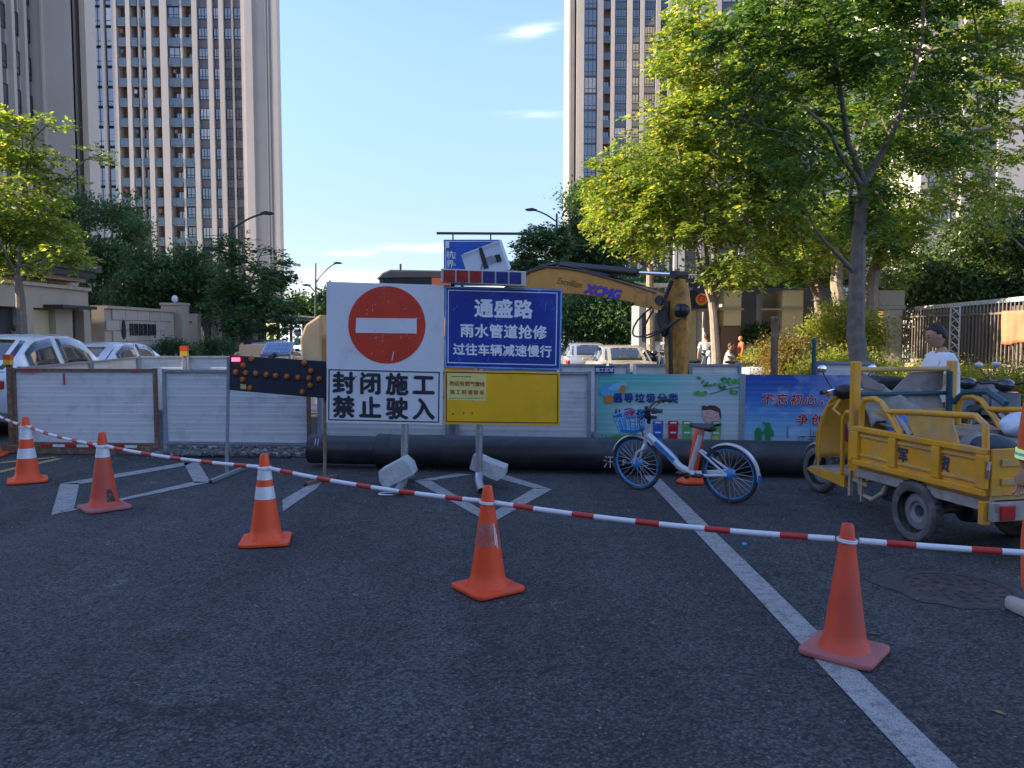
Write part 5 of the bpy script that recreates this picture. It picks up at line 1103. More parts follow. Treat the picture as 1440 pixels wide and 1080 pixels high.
xd2 = (P(784, 411.5, SY)-P(630, 407.5, SY)).normalized()
lettering('通盛路', P(708, 434, SY-.008), .192, .197, LW, bp_, xd=xd2, off=.046); lettering('雨水管道抢修', P(708, 466, SY-.008), .142, .146, LW, bp_, xd=xd2, off=.038); lettering('过往车辆减速慢行', P(706.5, 492.5, SY-.008), .123, .1245, LW, bp_, xd=xd2, off=.036)
yp = plate('yellow_plate', YSIGN, [(625, 520.5), (787.5, 524), (787, 598.5), (625, 596.5)], .018, -.002)
ringf('frame_line', BLK, [(627, 522.5), (785, 526), (784.5, 595.5), (627, 593.5)], .009, -.0025, yp)
for (par_, m_, x0, x1, y0, y1, n_, sd_) in ((bp_, pm('scratch_pale_blue', (.30, .42, .66), .5), 634, 780, 412, 510, 34, 2), (yp, pm('scratch_dull', (.45, .33, .20), .6), 690, 780, 530, 590, 16, 3), (wp, pm('scratch_grey', (.36, .36, .36), .6), 464, 620, 402, 512, 20, 4), (tp, pm('scratch_grey', (.36, .36, .36), .6), 466, 612, 525, 588, 14, 5)):
    mb = MB(); rs = random.Random(sd_)
    for k in range(n_):
        c_ = P(rs.uniform(x0, x1), rs.uniform(y0, y1), SY-.0062); L = rs.uniform(.006, .055)*(1.6 if par_ is bp_ else .6); th = rs.uniform(.7, 1.5) if rs.random() < .7 else rs.uniform(-.6, .3); mb.beam(c_, c_+V(math.cos(th)*L, 0, math.sin(th)*L), .0012, rs.uniform(.0008, .0026))
    mb.build('scratches', m_, par_)['kind'] = 'stuff'
sk = MB().prism([P(x, y, SY-.004) for x, y in ((629, 525), (684, 526), (683, 564), (629, 562))], (0, .0015, 0)).build('sticker', pm('sticker_yellow', (.74, .66, .20), .5, var=.06, vs=6), yp)
RI = pm('sticker_red', (.50, .04, .015), .5, var=.25, vs=30)
lettering('附近有燃气管线', P(657, 539.5, SY-.0065), .053, .0505, RI, yp, xd=xd2, off=.02); lettering('施工前请联系', P(657, 551.5, SY-.0065), .052, .060, RI, yp, xd=xd2, off=.02)
mb = MB(); rr_ = random.Random(3)
for k in range(14): p = P(636+k*2, 529.5, SY-.0058); mb.box(p, (.009, .001, rr_.uniform(.006, .012)))
for k in range(22): p = P(632+k*2.2, 560, SY-.0058); mb.box(p, (rr_.uniform(.004, .012), .001, .006))
mb.build('fine_print', BLK, yp)['kind'] = 'stuff'
mb = MB()
for px, py in ((652, 581), (664, 581), (637, 582)): mb.box(P(px, py, SY-.004), (.016, .002, .014))
mb.build('bolt_mark', BLK, yp)
# posts, braces, feet
for i, (px, pyb) in enumerate(((571, 672), (674.5, 668))):
    a = P(px, 400, SY+.05); bt = G(px+(0 if i else -2), pyb+16)
    MB().tube(V(a.x, SY+.06, 1.9), V(bt.x, SY+.06, .12), .037, n=14).build('post', M['steel'], t, smooth=True)
    MB().path([V(bt.x, SY+.06, .16), V(bt.x+.0, SY-.02, .10), V(bt.x+.04*(1 if i else -.5), SY-.28, .045)], .042, 14, cap=False).build('foot_tube', M['steel'], t, smooth=True)
    MB().tube(V(bt.x, SY+.06, .13), V(bt.x, SY+.62, .04), .036, n=12).build('foot_tube', M['steel'], t, smooth=True)
for z in (.95, 1.55): MB().beam((-1.7, SY+.035, z), (.45, SY+.035, z), .03, .03).build('cross_bar', M['steel'], t)
MB().path([V(-1.22, SY-.20, .01)+V(.10*math.cos(a), .06*math.sin(a), .0) for a in [i*math.pi/8 for i in range(16)]], .008, 6, closed=True).build('wire_loop', M['silver'], t)
# concrete kerb stones that hold it down
CB = pm('kerb_block', (.50, .50, .49), .9, var=.15, vs=12, bump=.8, bs=45, dirt=(.33, .33, .33), damt=.35, ds=14)
def rock(label, poly, Yd, dep, seed):
    rr = random.Random(seed); c = sum((P(x, y, Yd) for x, y in poly), Vector())/len(poly)
    o = MB().prism([P(x, y, Yd)-c*0 for x, y in poly], (.03, dep, .02)).build('concrete_block', CB, None, bevel=.006, seg=1)
    tag(o, label, 'concrete block', 'concrete blocks weighing down the sign feet')
rock('pale concrete block leaning on the left post of the large board', [(532, 663), (566, 645), (576, 654), (581, 668), (540, 689), (533, 676)], SY-.15, .17, 1)
rock('pale concrete block leaning behind the right post of the large board', [(665, 640), (687, 650), (711, 659), (709, 671), (698, 677), (660, 660)], SY+.12, .17, 2)
# warning light bar on top with its solar panel
t = thing('warning_light_bar', 'solar warning light bar with three red and three blue lamps on top of the board', 'warning light', tuple(P(682, 397, SY)))
MB().prism([P(x, y, SY-.10) for x, y in ((620, 377.5), (740, 381.5), (739, 403), (620, 396.5))], (0, .16, 0)).build('housing', pm('aged_white_plastic', (.55, .52, .46), .5, var=.08, vs=8, dirt=(.35, .28, .2), damt=.3, ds=9), t, bevel=.008)
LR, LB = pm('lamp_red', (.32, .02, .015), .25, var=.25, vs=25, coat=.5), pm('lamp_blue', (.012, .025, .16), .25, var=.25, vs=25, coat=.5)
for i in range(6):
    x0 = 623.5+i*18.6; y0 = 379.4+i*.62
    MB().prism([P(x, y, SY-.108) for x, y in ((x0, y0), (x0+16.6, y0+.5), (x0+16.6, y0+17), (x0, y0+16.5))], (0, .012, 0)).build('lamp_lens', LR if i < 3 else LB, t, bevel=.004)
for px in (650, 715): MB().beam(P(px, 396, SY+.02), P(px, 412, SY+.02), .03, .03).build('bracket', M['steel'], t)
pq = [P(x, y, SY+.06) for x, y in ((649, 360.5), (702, 340.5), (716, 380), (656, 382))]
sp = MB().prism(pq, (.02, .03, .03)).build('solar_panel_back', pm('panel_back', (.58, .60, .64), .4, var=.05), t)
MB().prism([P(x, y, SY+.055) for x, y in ((648, 359), (702, 338.5), (703, 342.5), (650, 362.5))], (.0, .05, .0)).build('panel_frame', M['silver'], t); MB().prism([P(x, y, SY+.05) for x, y in ((673, 349), (677.5, 347.5), (688, 379), (681, 380))], (0, .008, 0)).build('support_bar', M['black'], t)
MB().prism([P(x, y, SY+.03) for x, y in ((695.5, 359), (702.5, 357), (705.5, 366.5), (699, 369))], (0, .03, 0)).build('junction_box', M['black'], t); MB().prism([P(x, y, SY+.05) for x, y in ((684, 362), (692, 359), (697, 369), (688, 373))], (0, .008, 0)).build('data_label', M['greymetal'], t)
MB().path([P(684, 376, SY+.03), P(678, 372, SY+.02), P(676, 380, SY+.02), P(684, 384, SY)], .006, 5).build('cable', M['black'], t)
MB().beam(P(685, 379, SY+.05), P(684, 386, SY+.02), .05, .03).build('hinge', M['steel'], t)

# ------------------------------------------------------------------ arrow board
AY = 8.78
def A(px, py, dy=0): return P(px, py, AY+dy)
t = thing('arrow_board', 'dark arrow board with unlit amber lamps left of the large white board', 'arrow board', (A(390, 500).x, AY, 0))
AB = pm('arrow_board_black', (.016, .020, .035), .5, var=.25, vs=4, dirt=(.04, .045, .06), damt=.3, ds=5)
bd = MB().prism([A(323, 499.5), A(466, 508.5), A(466, 561), A(322.5, 548.5)], (0, .05, 0)).build('board', AB, t, bevel=.004)
AMB = pm('amber_lens', (.40, .12, .015), .3, var=.4, vs=40, coat=.4)
lens = None
for x, y in ((290, 135), (228, 185), (170, 235), (245, 240), (222, 290), (278, 355), (322, 243), (403, 253), (473, 262), (557, 268), (643, 275), (725, 280), (803, 285), (740, 225), (690, 165), (735, 335), (675, 385)):
    p = A(300+x/5.4, 480+y/5.4, -.004)
    if lens is None:
        Mr = Matrix(((1, 0, 0), (0, 0, 1), (0, -1, 0))); Mr = Matrix(((1, 0, 0), (0, 0, -1), (0, 1, 0)))
        lens = MB().lathe([(.034, -.001), (.033, .008), (.024, .022), (.001, .027)], p, 16, M=Mr, caps=False).build('lamp', AMB, t, smooth=True); l0 = p
        MB().lathe([(.040, -.001), (.040, .005), (.035, .006)], p, 16, M=Mr, caps=False).build('bezel', M['black'], lens)
    else: dup(lens, p-l0, parent=t)
MB().box(A(331.5, 505.5, -.012), (.088, .02, .042)).build('lit_red_lamp', pm('red_led', (.9, .02, .03), .3, emit=(1, .03, .06, 3.0)), t, bevel=.004)
MB().prism([A(338, 540, -.006), A(346, 541, -.006), A(346, 547.5, -.006), A(338, 546.5, -.006)], (0, .004, 0)).build('sticker', pm('sticker_cream', (.55, .47, .2), .5), t)
for (px, pyt, gx, gy, m_, fx0, fx1) in ((321.5, 502, 319, 664, M['greymetal'], (296, 677), (343, 658)), (457, 560, 456.5, 676, M['rust'], (430, 681), (474, 669))):
    a = A(px, pyt, .06); g_ = G(gx, gy, .04); MB().beam(a, g_, .035, .03).build('leg', m_, t)
    MB().beam(G(*fx0, z=.02), G(*fx1, z=.02), .04, .035).build('foot', m_, t)
    for q in (fx0, fx1): MB().ell(G(*q, z=.02), (.022, .022, .02), 8, 6).build('foot_cap', M['black'], t)
sp = MB().prism([P(375, 481.5, AY+.30), P(413.5, 480.5, AY+.30), P(407.5, 497.5, AY+.08), P(366, 498, AY+.08)], (0, .01, -.03)).build('solar_panel', pm('solar_frame', (.6, .62, .65), .35, .5), t)
CEL = pm('solar_cell', (.16, .24, .38), .15, .3, var=.1, coat=.6)
def sq(u, v):
    a = P(375, 481.5, AY+.295).lerp(P(413.5, 480.5, AY+.295), u); b = P(366, 498, AY+.075).lerp(P(407.5, 497.5, AY+.075), u); return a.lerp(b, v)+V(0, -.003, .004)
for i in range(6):
    for j in range(3):
        u0, u1, v0, v1 = .04+i*.155, .04+i*.155+.145, .07+j*.29, .07+j*.29+.275; MB().add([sq(u0, v0), sq(u1, v0), sq(u1, v1), sq(u0, v1)], [(3, 2, 1, 0)]).build('solar_cell', CEL, sp)
MB().path([A(380, 504, .06), A(386, 499, .1), A(392, 498, .12)], .03, 8).build('bracket', M['black'], t)
# cream board and dark car roof behind
o = MB().prism([P(x, y, 16.6) for x, y in ((336, 485), (372, 484.5), (373, 503), (336.5, 503))], (0, .6, 0)).build('cream_box', pm('cream_box', (.62, .45, .26), .6, var=.05), None, bevel=.01); tag(o, 'cream coloured box standing behind the hoarding left of the solar panel', 'box')
o = o; MB2 = MB().prism([P(x, y, 16.6) for x, y in ((336.5, 503.2), (373, 503.2), (373, 560), (336.5, 560))], (0, .6, 0)).build('box_base', M['greymetal'], o); MB2.matrix_parent_inverse = Matrix.Identity(4)

# ------------------------------------------------------------------ excavator
e0, ed = (-1.0, 14.8, 0), V(1.64, -1.6, 0).normalized()
def E(px, py, off=0):
    p = PL(px, py, e0, (ed.x, ed.y)); return p+V(ed.y, -ed.x, 0)*off
EX = pm('excavator_yellow', (.52, .24, .035), .45, var=.1, vs=3, dirt=(.36, .17, .04), damt=.35, ds=4, spots=((.20, .11, .05), 14, .70))
EXD = pm('excavator_dirty_yellow', (.55, .25, .035), .6, var=.25, vs=7, dirt=(.16, .10, .06), damt=.55, ds=9)
t = thing('excavator', 'yellow excavator with raised boom and muddy stick working behind the hoarding', 'excavator', (-2.3, 16, 0))
nv = V(ed.y, -ed.x, 0)*-1
def plane_prism(nm, m, q, th, par=t, off=0, **k):
    return MB().prism([E(x, y)-nv*(th/2)+nv*off for x, y in q], nv*th).build(nm, m, par, **k)
boom = plane_prism('boom', EX, [(560, 470), (590, 462), (650, 440), (700, 416), (735, 398), (752, 384), (775, 377), (800, 378.5), (830, 383.5), (870, 394.5), (905, 405.5), (930, 414), (937, 423), (934, 433), (925, 431), (890, 424.5), (850, 418), (815, 413.5), (785, 413.5), (765, 418), (740, 432), (700, 452), (640, 480), (600, 500), (570, 496)], .26, bevel=.012)
EDG = pm('boom_edge', (.09, .06, .04), .7, var=.2)
mb = MB(); up_ = [(700, 415), (735, 397), (752, 383), (775, 376), (800, 377.5), (830, 382.5), (870, 393.5), (905, 404.5), (930, 413)]
for o_ in (-.145, .145): mb.path([E(x, y)+nv*o_ for x, y in up_], .017, 6)
mb.build('boom_flange', EDG, t)
mb = MB()
for o_, dz in ((-.10, 5), (-.03, 8), (.05, 6), (.11, 9)): mb.path([E(x, y-dz*(.8 if 730 < x < 800 else .4))+nv*o_ for x, y in [(690, 425), (720, 404), (742, 389), (765, 379), (790, 376), (820, 380), (860, 391)]], .016, 6)
mb.build('hydraulic_hose', M['black'], t, smooth=True)
LET = pm('decal_blue', (.03, .03, .42), .4); 
bx_ = (E(882, 416)-E(835, 407)); xd3 = bx_.normalized(); zd3 = V(0, 0, 1)-xd3*xd3.z; zd3.normalize()
fr = -nv if (-nv).y < 0 else nv
cpt = E(855, 410.5)+fr*.134
lettering('XCMG', cpt-xd3*.012, .215, .2, pm('decal_red', (.5, .02, .08), .4), boom, xd=xd3, zd=zd3, whole=True, off=.05, shear=.35, lift=.001, sx=1.12, name='lettering_outline'); lettering('XCMG', cpt, .20, .2, LET, boom, xd=xd3, zd=zd3, whole=True, off=.075, shear=.35, lift=.004, sx=1.15)
lettering('Excellian', E(808, 398)+fr*.134, .15, .1, pm('decal_brown', (.12, .07, .03), .5), boom, xd=xd3, zd=zd3, whole=True, off=-.006, shear=.35, lift=.003, sx=1.0)
# arm cylinder on top
MB().tube(E(790, 373), E(898, 383.5), .062, n=14).build('cylinder', M['black'], t, smooth=True); MB().tube(E(898, 383.5), E(952, 386.5), .028, n=10).build('piston_rod', M['hydr'], t, smooth=True); MB().tube(E(740, 392), E(800, 372.5), .05, n=10).build('cylinder_mount', M['black'], t)
st = plane_prism('stick', EXD, [(946, 388), (960, 392), (966, 404), (969, 430), (969, 470), (966, 500), (962, 560), (960, 600), (943, 600), (940, 560), (938, 500), (937, 450), (937, 425)], .13, bevel=.012)
MB().tube(E(955, 387)-nv*.16, E(955, 387)+nv*.16, .06).build('pin', M['black'], t); MB().tube(E(936, 423)-nv*.18, E(936, 423)+nv*.18, .07).build('pin', M['black'], t)
plane_prism('boom_end_plate', EXD, [(898, 402), (938, 416), (946, 424), (938, 437), (900, 430)], .31, bevel=.01)
plane_prism('link_plate', M['black'], [(934, 418), (946, 424), (944, 470), (938, 474), (931, 452)], .26)
MB().tube(E(962, 437, .0)+fr*.16, E(969, 437)+fr*.16, .10).build('hydraulic_valve', M['black'], t); MB().ell(E(968, 437)+fr*.14, (.10, .10, .10), 10, 8).build('hydraulic_valve', M['black'], t)
for q in (((928, 432), (905, 450), (898, 470), (905, 476), (930, 470), (965, 450)), ((930, 436), (916, 458), (914, 478), (925, 474), (950, 462), (968, 448))):
    pts = [E(x, y)+fr*.2 for x, y in q]; sm = []
    for i in range(len(pts)-1): sm += [pts[i].lerp(pts[i+1], u) for u in (0, .5)]
    for _ in range(2): sm = [sm[0]]+[(sm[i-1]+sm[i]*2+sm[i+1])/4 for i in range(1, len(sm)-1)]+[sm[-1]]
    MB().path(sm+[pts[-1]], .013, 6).build('hydraulic_hose', M['black'], t, smooth=True)
MB().path([E(952, 395)+fr*.13, E(944, 420)+fr*.16, E(950, 470)+fr*.14, E(952, 590)+fr*.13], .03, 8).build('cylinder', M['black'], t)
# bucket end in the pit, low
plane_prism('bucket', EXD, [(925, 600), (975, 600), (985, 640), (960, 660), (920, 650)], .5, bevel=.02)
# body, cab, counterweight, tracks
hb_ = MB().bb(-3.75, -.7, 14.9, 17.1, .75, 1.55).build('house', EX, t, bevel=.06)
cw = MB(); cw.prism([V(-3.55+.0, 14.85, 0)+V(x, 0, z) for x, z in ((0, .72), (-.22, .85), (-.38, 1.1), (-.40, 1.5), (-.30, 1.75), (0, 1.95))], (0, 2.3, 0)); cw.build('counterweight', pm('counterweight_paint', (.62, .42, .22), .5, var=.12, vs=3), t, bevel=.04)
cp0, cp1 = P(537, 386, 15.6), P(641, 386, 15.6)
MB().prism([V(x, 15.0, z) for x, z in ((cp0.x-.02, 2.60), (cp0.x+.10, 2.72), (cp0.x+.25, 2.78), (cp1.x, 2.76), (cp1.x+.04, 2.62))], (0, 1.25, 0)).build('cab_roof', pm('cab_roof_dark', (.055, .058, .065), .5, var=.15), t, bevel=.03)
for x in (cp0.x+.08, cp1.x-.1):
    for y in (15.05, 16.15): MB().beam((x, y, 1.5), (x, y, 2.63), .07, .07).build('cab_post', M['darkmetal'], t)
MB().bb(cp0.x+.12, cp1.x-.12, 15.04, 15.06, 1.6, 2.6).build('cab_window', carglass, t); MB().bb(cp0.x+.06, cp0.x+.08, 15.1, 16.1, 1.6, 2.6).build('cab_window', carglass, t)
MB().bb(cp1.x-.4, cp1.x-.05, 14.9, 14.98, 2.48, 2.62).build('work_lamp', pm('work_lamp', (.5, .12, .05), .4), t)
MB().tube((cp0.x+.42, 15.2, 2.75), (cp0.x+.42, 15.2, 2.9), .02).build('aerial', M['black'], t)
for y in (15.0, 16.5):
    MB().prism([V(-3.6, y, 0)+V(x, 0, z) for x, z in ((.0, .3), (.12, .05), (.35, .0), (2.6, 0), (2.85, .08), (2.95, .3), (2.8, .55), (2.6, .62), (.35, .62), (.12, .55))], (0, .45, 0)).build('track', M['rubber'], t, bevel=.03)
MB().lathe([(.55, .55), (.55, .76)], (-2.2, 16, 0), 20).build('turntable', M['black'], t)

# ------------------------------------------------------------------ cones and bars
OR1 = M['orange']; OR2 = pm('cone_orange_bright', (.90, .085, .012), .45, var=.05, vs=6, dirt=(.5, .16, .10), damt=.15, ds=8); OR3 = pm('cone_orange_faded', (.72, .085, .035), .55, var=.12, vs=5, dirt=(.30, .10, .09), damt=.4, ds=6, streak=True)
BASE3 = pm('cone_base_dusty', (.45, .14, .12), .65, var=.12, vs=6, dirt=(.28, .13, .13), damt=.4, ds=10)
BAND = pm('reflective_band', (.72, .72, .72), .35, .1, var=.08, vs=12, dirt=(.45, .40, .37), damt=.3, ds=9)
FILM = pm('worn_band', (.45, .10, .07), .35, var=.3, vs=18, dirt=(.35, .25, .20), damt=.4, ds=12)
def cone(label, px, py, h, rot, mat, bands, bmat=None, seed=0, bandmat=None, bw=1.0):
    c = G(px, py); t = thing('traffic_cone', label, 'traffic cone', (c.x, c.y, 0), 'orange traffic cones along the barrier'); bmat = bmat or mat
    k = h/.70; r0, r1 = .133*k*bw, .030*k
    def rad(z): return r0+(r1-r0)*(z/h)**.92
    prof = [(r0+.012, .03), (r0+.004, .045), (r0, .06)]+[(rad(z), z) for z in np.linspace(.08, h-.01, 14)]+[(r1-.004, h), (r1-.012, h-.003), (r1-.012, h-.05)]
    b = MB().lathe(prof, c, 32, caps=False).build('body', mat, t, smooth=True)
    w = .19*k; ba = MB(); cr = .045; poly = []
    for sx_, sy_, a0 in ((1, 1, 0), (-1, 1, math.pi/2), (-1, -1, math.pi), (1, -1, 1.5*math.pi)):
        for i in range(5): a = a0+i*math.pi/8; x, y = sx_*(w-cr)+cr*math.cos(a), sy_*(w-cr)+cr*math.sin(a); poly.append((x*math.cos(rot)-y*math.sin(rot), x*math.sin(rot)+y*math.cos(rot)))
    o = MB().prism([c+V(x, y, .004) for x, y in poly], (0, 0, .028)).build('base', bmat, t, bevel=.008, smooth=True)
    for z0, z1 in bands:
        MB().lathe([(rad(z)+.0018, z) for z in np.linspace(z0*h, z1*h, 5)], c, 32, caps=False).build('band', bandmat or BAND, t, smooth=True)
    return t, c, rad, h
CN = [cone('bright orange traffic cone cut off by the left edge', -13, 641, .70, .3, OR2, []),
      cone('two banded traffic cone standing on the yellow lines at far left', 39, 677, .70, .55, OR2, [(.66, .86), (.50-.13, .52)]),
      cone('dirty traffic cone with one pale band on the left lozenge marking', 147, 715, .70, .75, OR3, [(.68, .84)], BASE3),
      cone('clean orange traffic cone with two white bands left of centre', 374, 762, .68, .2, OR2, [(.715, .865), (.50, .64)]),
      cone('orange traffic cone with torn worn band in the centre foreground', 686, 829, .655, .62, OR1, [(.445, .655)], None, bandmat=FILM),
      cone('largest nearest orange traffic cone standing on the white lane line at right', 1187, 918, .655, .86, OR3, [], BASE3, bw=.92),
      ]
t, c, rad, h = CN[4]
mb = MB()
for a, z0, z1, w_ in ((-.95, .30, .43, .012), (-.80, .285, .40, .008), (-.72, .27, .36, .006)):
    mb.grid(lambda u, v: c+V((rad(z0+(z1-z0)*v)+.004)*math.cos(a+u*w_*8), (rad(z0+(z1-z0)*v)+.004)*math.sin(a+u*w_*8), z0+(z1-z0)*v), 2, 5)
mb.build('torn_strip', BAND, t, solid=.001)
# black scuff low on the dirty cone
t, c, rad, h = CN[2]; mb = MB(); mb.grid(lambda u, v: c+V((rad(.06+.13*v)+.002)*math.cos(-.9+u*(.75-.35*v)), (rad(.06+.13*v)+.002)*math.sin(-.9+u*(.75-.35*v)), .06+.13*v), 6, 5); mb.build('scuff', pm('black_scuff', (.06, .045, .04), .7, var=.5, vs=40, dirt=(.4, .12, .08), damt=.5, ds=40), t)
# scattered cone off to the right carries the last bar
CR = cone('orange traffic cone out of view right of the picture', 1850, 960, .66, .4, OR1, [])
BW = pm('bar_white', (.72, .73, .75), .4, var=.04, vs=10, dirt=(.5, .48, .46), damt=.2, ds=12); BR = pm('bar_red', (.50, .03, .02), .4, var=.08, vs=10)
seq = CN+[CR]; hz = [.595, .60, .575, .575, .553, .573, .56]
hang = []
for i in range(len(seq)): t_, c, rad, h = seq[i]; hang.append((c+V(0, 0, hz[i]*1.0), rad(hz[i])))
labs = ['barrier bar at the far left edge between the first two cones', 'barrier bar between the two left cones', 'barrier bar from the dirty cone to the clean two banded cone', 'barrier bar from the clean cone to the centre cone', 'long barrier bar from the centre cone to the nearest cone', 'barrier bar from the nearest cone out of the right edge']
for i in range(len(seq)-1):
    (a, ra), (b, rb_) = hang[i], hang[i+1]; d = (b-a).normalized(); sag = .022
    t = thing('barrier_bar', labs[i], 'barrier bar', tuple(a), 'red and white barrier bars')
    p0, p1 = a+d*(ra+.018), b-d*(rb_+.018); L = (p1-p0).length
    def pt(u): return p0.lerp(p1, u)+V(0, 0, -sag*4*u*(1-u))
    rw = .0155; nseg = 11; redw = .32
    cuts = [(j+.5)/5 for j in range(5)]; hw = .035
    MB().path([pt(u) for u in np.linspace(0, 1, 24)], [rw]*24, 12).build('tube', BW, t, smooth=True)
    for u in cuts: MB().path([pt(u-hw), pt(u), pt(u+hw)], rw+.0015, 12).build('red_sleeve', BR, t, smooth=True)
    for (cc_, rr_) in ((a, ra), (b, rb_)):
        n_ = 24; MB().path([cc_+V((rr_+.007)*math.cos(2*math.pi*k/n_), (rr_+.007)*math.sin(2*math.pi*k/n_), .004*(1 if cc_ is a else -1)+(p1-p0).normalized().dot(V(math.cos(2*math.pi*k/n_), math.sin(2*math.pi*k/n_), 0))*-.004) for k in range(n_)], .0055, 6, closed=True).build('loop', BW, t, smooth=True)
# orange delineator post behind the bicycle
c = G(975, 679); top = P(986, 600, c.y); t = thing('delineator_post', 'orange plastic post on a flat base behind the bicycle', 'traffic post', (c.x, c.y, 0))
OD = pm('delineator_orange', (.88, .08, .012), .5, var=.06)
base = c+V(-.02, 0, 0)
MB().lathe([(.165, .005), (.165, .03), (.12, .055), (.055, .075)], base, 6).build('base', OD, t, bevel=.006)
MB().path([base+V(0, 0, .06), V(top.x-.03, c.y, top.z-.12), V(top.x, c.y, top.z)], [.055, .055, .05], 16).build('post', OD, t, smooth=True)
# ------------------------------------------------------------------ cars (local: x forward, y left, z up, origin under the rear axle)
def car(label, paint, loc, heading, scale=.95, kind='sedan', L=4.6, film=False):
    t = thing('parked_car', label, 'car', (0, 0, 0)); w = .88
    def ring(x, ws, zb, zt, nar=.0):
        return [V(x, ws*.86, zb), V(x, ws, zb+.12), V(x, ws*1.0, zb+.3), V(x, ws*.985, zt-.10), V(x, ws*.93-nar, zt-.01), V(x, 0, zt+.02)]
    st = [(-.98, .70, .42, .86), (-.90, .80, .30, .98), (-.6, .86, .22, 1.02), (-.2, .885, .20, 1.02), (.5, .89, .18, .98), (1.4, .89, .18, .96), (2.1, .89, .18, .96), (2.7, .885, .18, .95), (3.1, .87, .2, .90), (3.45, .83, .24, .82), (3.62, .74, .32, .70), (3.66, .6, .42, .60)]
    vs = []; n = 11
    for x, ws, zb, zt in st:
        h = ring(x, ws, zb, zt); vs += h+[V(p.x, -p.y, p.z) for p in reversed(h[:-1])]
    fs = [(i*n+k, i*n+k+1, (i+1)*n+k+1, (i+1)*n+k) for i in range(len(st)-1) for k in range(n-1)]+[(i*n+n-1, i*n, (i+1)*n, (i+1)*n+n-1) for i in range(len(st)-1)]+[tuple(range(n)), tuple((len(st)-1)*n+k for k in reversed(range(n)))]
    body = MB().add(vs, fs).build('body', paint, t, smooth=True, weld=True)
    top = 1.46 if kind == 'sedan' else 1.58
    # cabin: stations along the roof with belt and roof half widths
    cs = [(-.62, .70, .70, 1.0, 1.005), (-.25, .78, .66, .98, 1.18), (.25, .80, .60, .97, top-.06), (.75, .81, .59, .96, top), (1.35, .81, .59, .955, top-.005), (1.75, .81, .61, .95, top-.10), (2.2, .80, .68, .94, 1.14), (2.62, .76, .74, .93, .95)]
    vs = []; n = 6
    for x, wb, wr, zb, zt in cs: vs += [V(x, wb, zb), V(x, wr, zt-.035), V(x, wr*.7, zt), V(x, -wr*.7, zt), V(x, -wr, zt-.035), V(x, -wb, zb)]
    fs = [(i*n+k, i*n+k+1, (i+1)*n+k+1, (i+1)*n+k) for i in range(len(cs)-1) for k in range(n-1)]
    MB().add(vs, fs).build('cabin', paint, t, smooth=True, weld=True)
    e = .006
    def q(i, k, u, v, o):          # a point of the cabin skin, pushed out
        a, b, c, d = vs[i*n+k], vs[i*n+k+1], vs[(i+1)*n+k+1], vs[(i+1)*n+k]; p = a.lerp(b, v).lerp(d.lerp(c, v), u); return p+o
    # rear and front screens
    def patchgrid(nm, f, nu, nv, m): return MB().grid(f, nu, nv).build(nm, m, t, smooth=True, solid=.003)
    def interp(x):
        for i in range(len(cs)-1):
            if cs[i][0] <= x <= cs[i+1][0]:
                u = (x-cs[i][0])/(cs[i+1][0]-cs[i][0]); return [cs[i][j]*(1-u)+cs[i+1][j]*u for j in range(5)]
        return cs[-1]
    def scr(x0, x1): return lambda u, v: (lambda c: V(c[0], (c[2]*.90)*(2*u-1), c[4]+.008-.030*abs(2*u-1)**3))(interp(x0+(x1-x0)*v))
    patchgrid('rear_window', scr(-.52, .20), 8, 6, carglass); patchgrid('windscreen', scr(2.50, 1.80), 8, 6, carglass)
    for s_ in (1, -1):
        for x0, x1 in ((.0, .86), (.93, 1.98)):
            def f(u, v):
                x = x0+(x1-x0)*u; c = interp(x); lo, hi = .06, .93
                if x < .3: hi = .90
                if x > 1.7: hi = .86
                v_ = lo+(hi-lo)*v; return V(x, s_*((c[1]+(c[2]-c[1])*v_)+.008), c[3]+(c[4]-.035-c[3])*v_)
            patchgrid('side_window', f, 8, 3, carglass)
        MB().box((1.88, s_*.96, 1.0), (.12, .18, .12)).build('wing_mirror', paint, t, bevel=.03)
        MB().box((-.86, s_*.70, .82), (.16, .26, .13), Euler((0, 0, s_*.4))).build('tail_light', M['red'], t, bevel=.02)
        MB().box((3.42, s_*.68, .66), (.22, .30, .12), Euler((0, 0, -s_*.45))).build('headlight', M['silver'], t, bevel=.03)
        for hx in (.35, 1.3): MB().box((hx, s_*.895, .86), (.16, .02, .025)).build('door_handle', M['silver'], t)
        for wx in (0, 2.68):
            W_ = MB().lathe([(.19, -.1), (.31, -.1), (.33, -.06), (.33, .06), (.31, .1), (.19, .1)], (wx, s_*.80, .33), 24, M=Matrix(((1, 0, 0), (0, 0, 1), (0, -1, 0)))).build('wheel', M['rubber'], t, smooth=True)
            MB().lathe([(.2, -.105), (.2, .105)], (wx, s_*.80, .33), 16, M=Matrix(((1, 0, 0), (0, 0, 1), (0, -1, 0)))).build('rim', M['silver'], W_)
    MB().box((-.985, 0, .68), (.02, .44, .13)).build('number_plate', pm('plate_blue', (.02, .06, .35), .4), t)
    t.location = loc; t.rotation_euler = (0, 0, heading); t.scale = (scale,)*3
    return t
CWHITE = pm('car_white', (.72, .74, .77), .22, var=.02, coat=.8); CSILV = pm('car_silver', (.40, .40, .41), .28, .45, var=.03, coat=.6, dirt=(.35, .33, .3), damt=.2, ds=3)
CCHAM = pm('car_champagne', (.50, .43, .30), .28, .35, var=.03, coat=.6, dirt=(.4, .36, .28), damt=.25, ds=3); CDARK = pm('car_dark', (.03, .035, .045), .22, var=.05, coat=.8)
car('large white car seen from behind beyond the leftmost hoarding panel', CWHITE, (-8.45, 12.75, 0), R(90), 1.0, 'suv')
car('white car facing the camera between the large white car and the lettered wall', CWHITE, (-9.75, 20.2, 0), R(-90), .95)
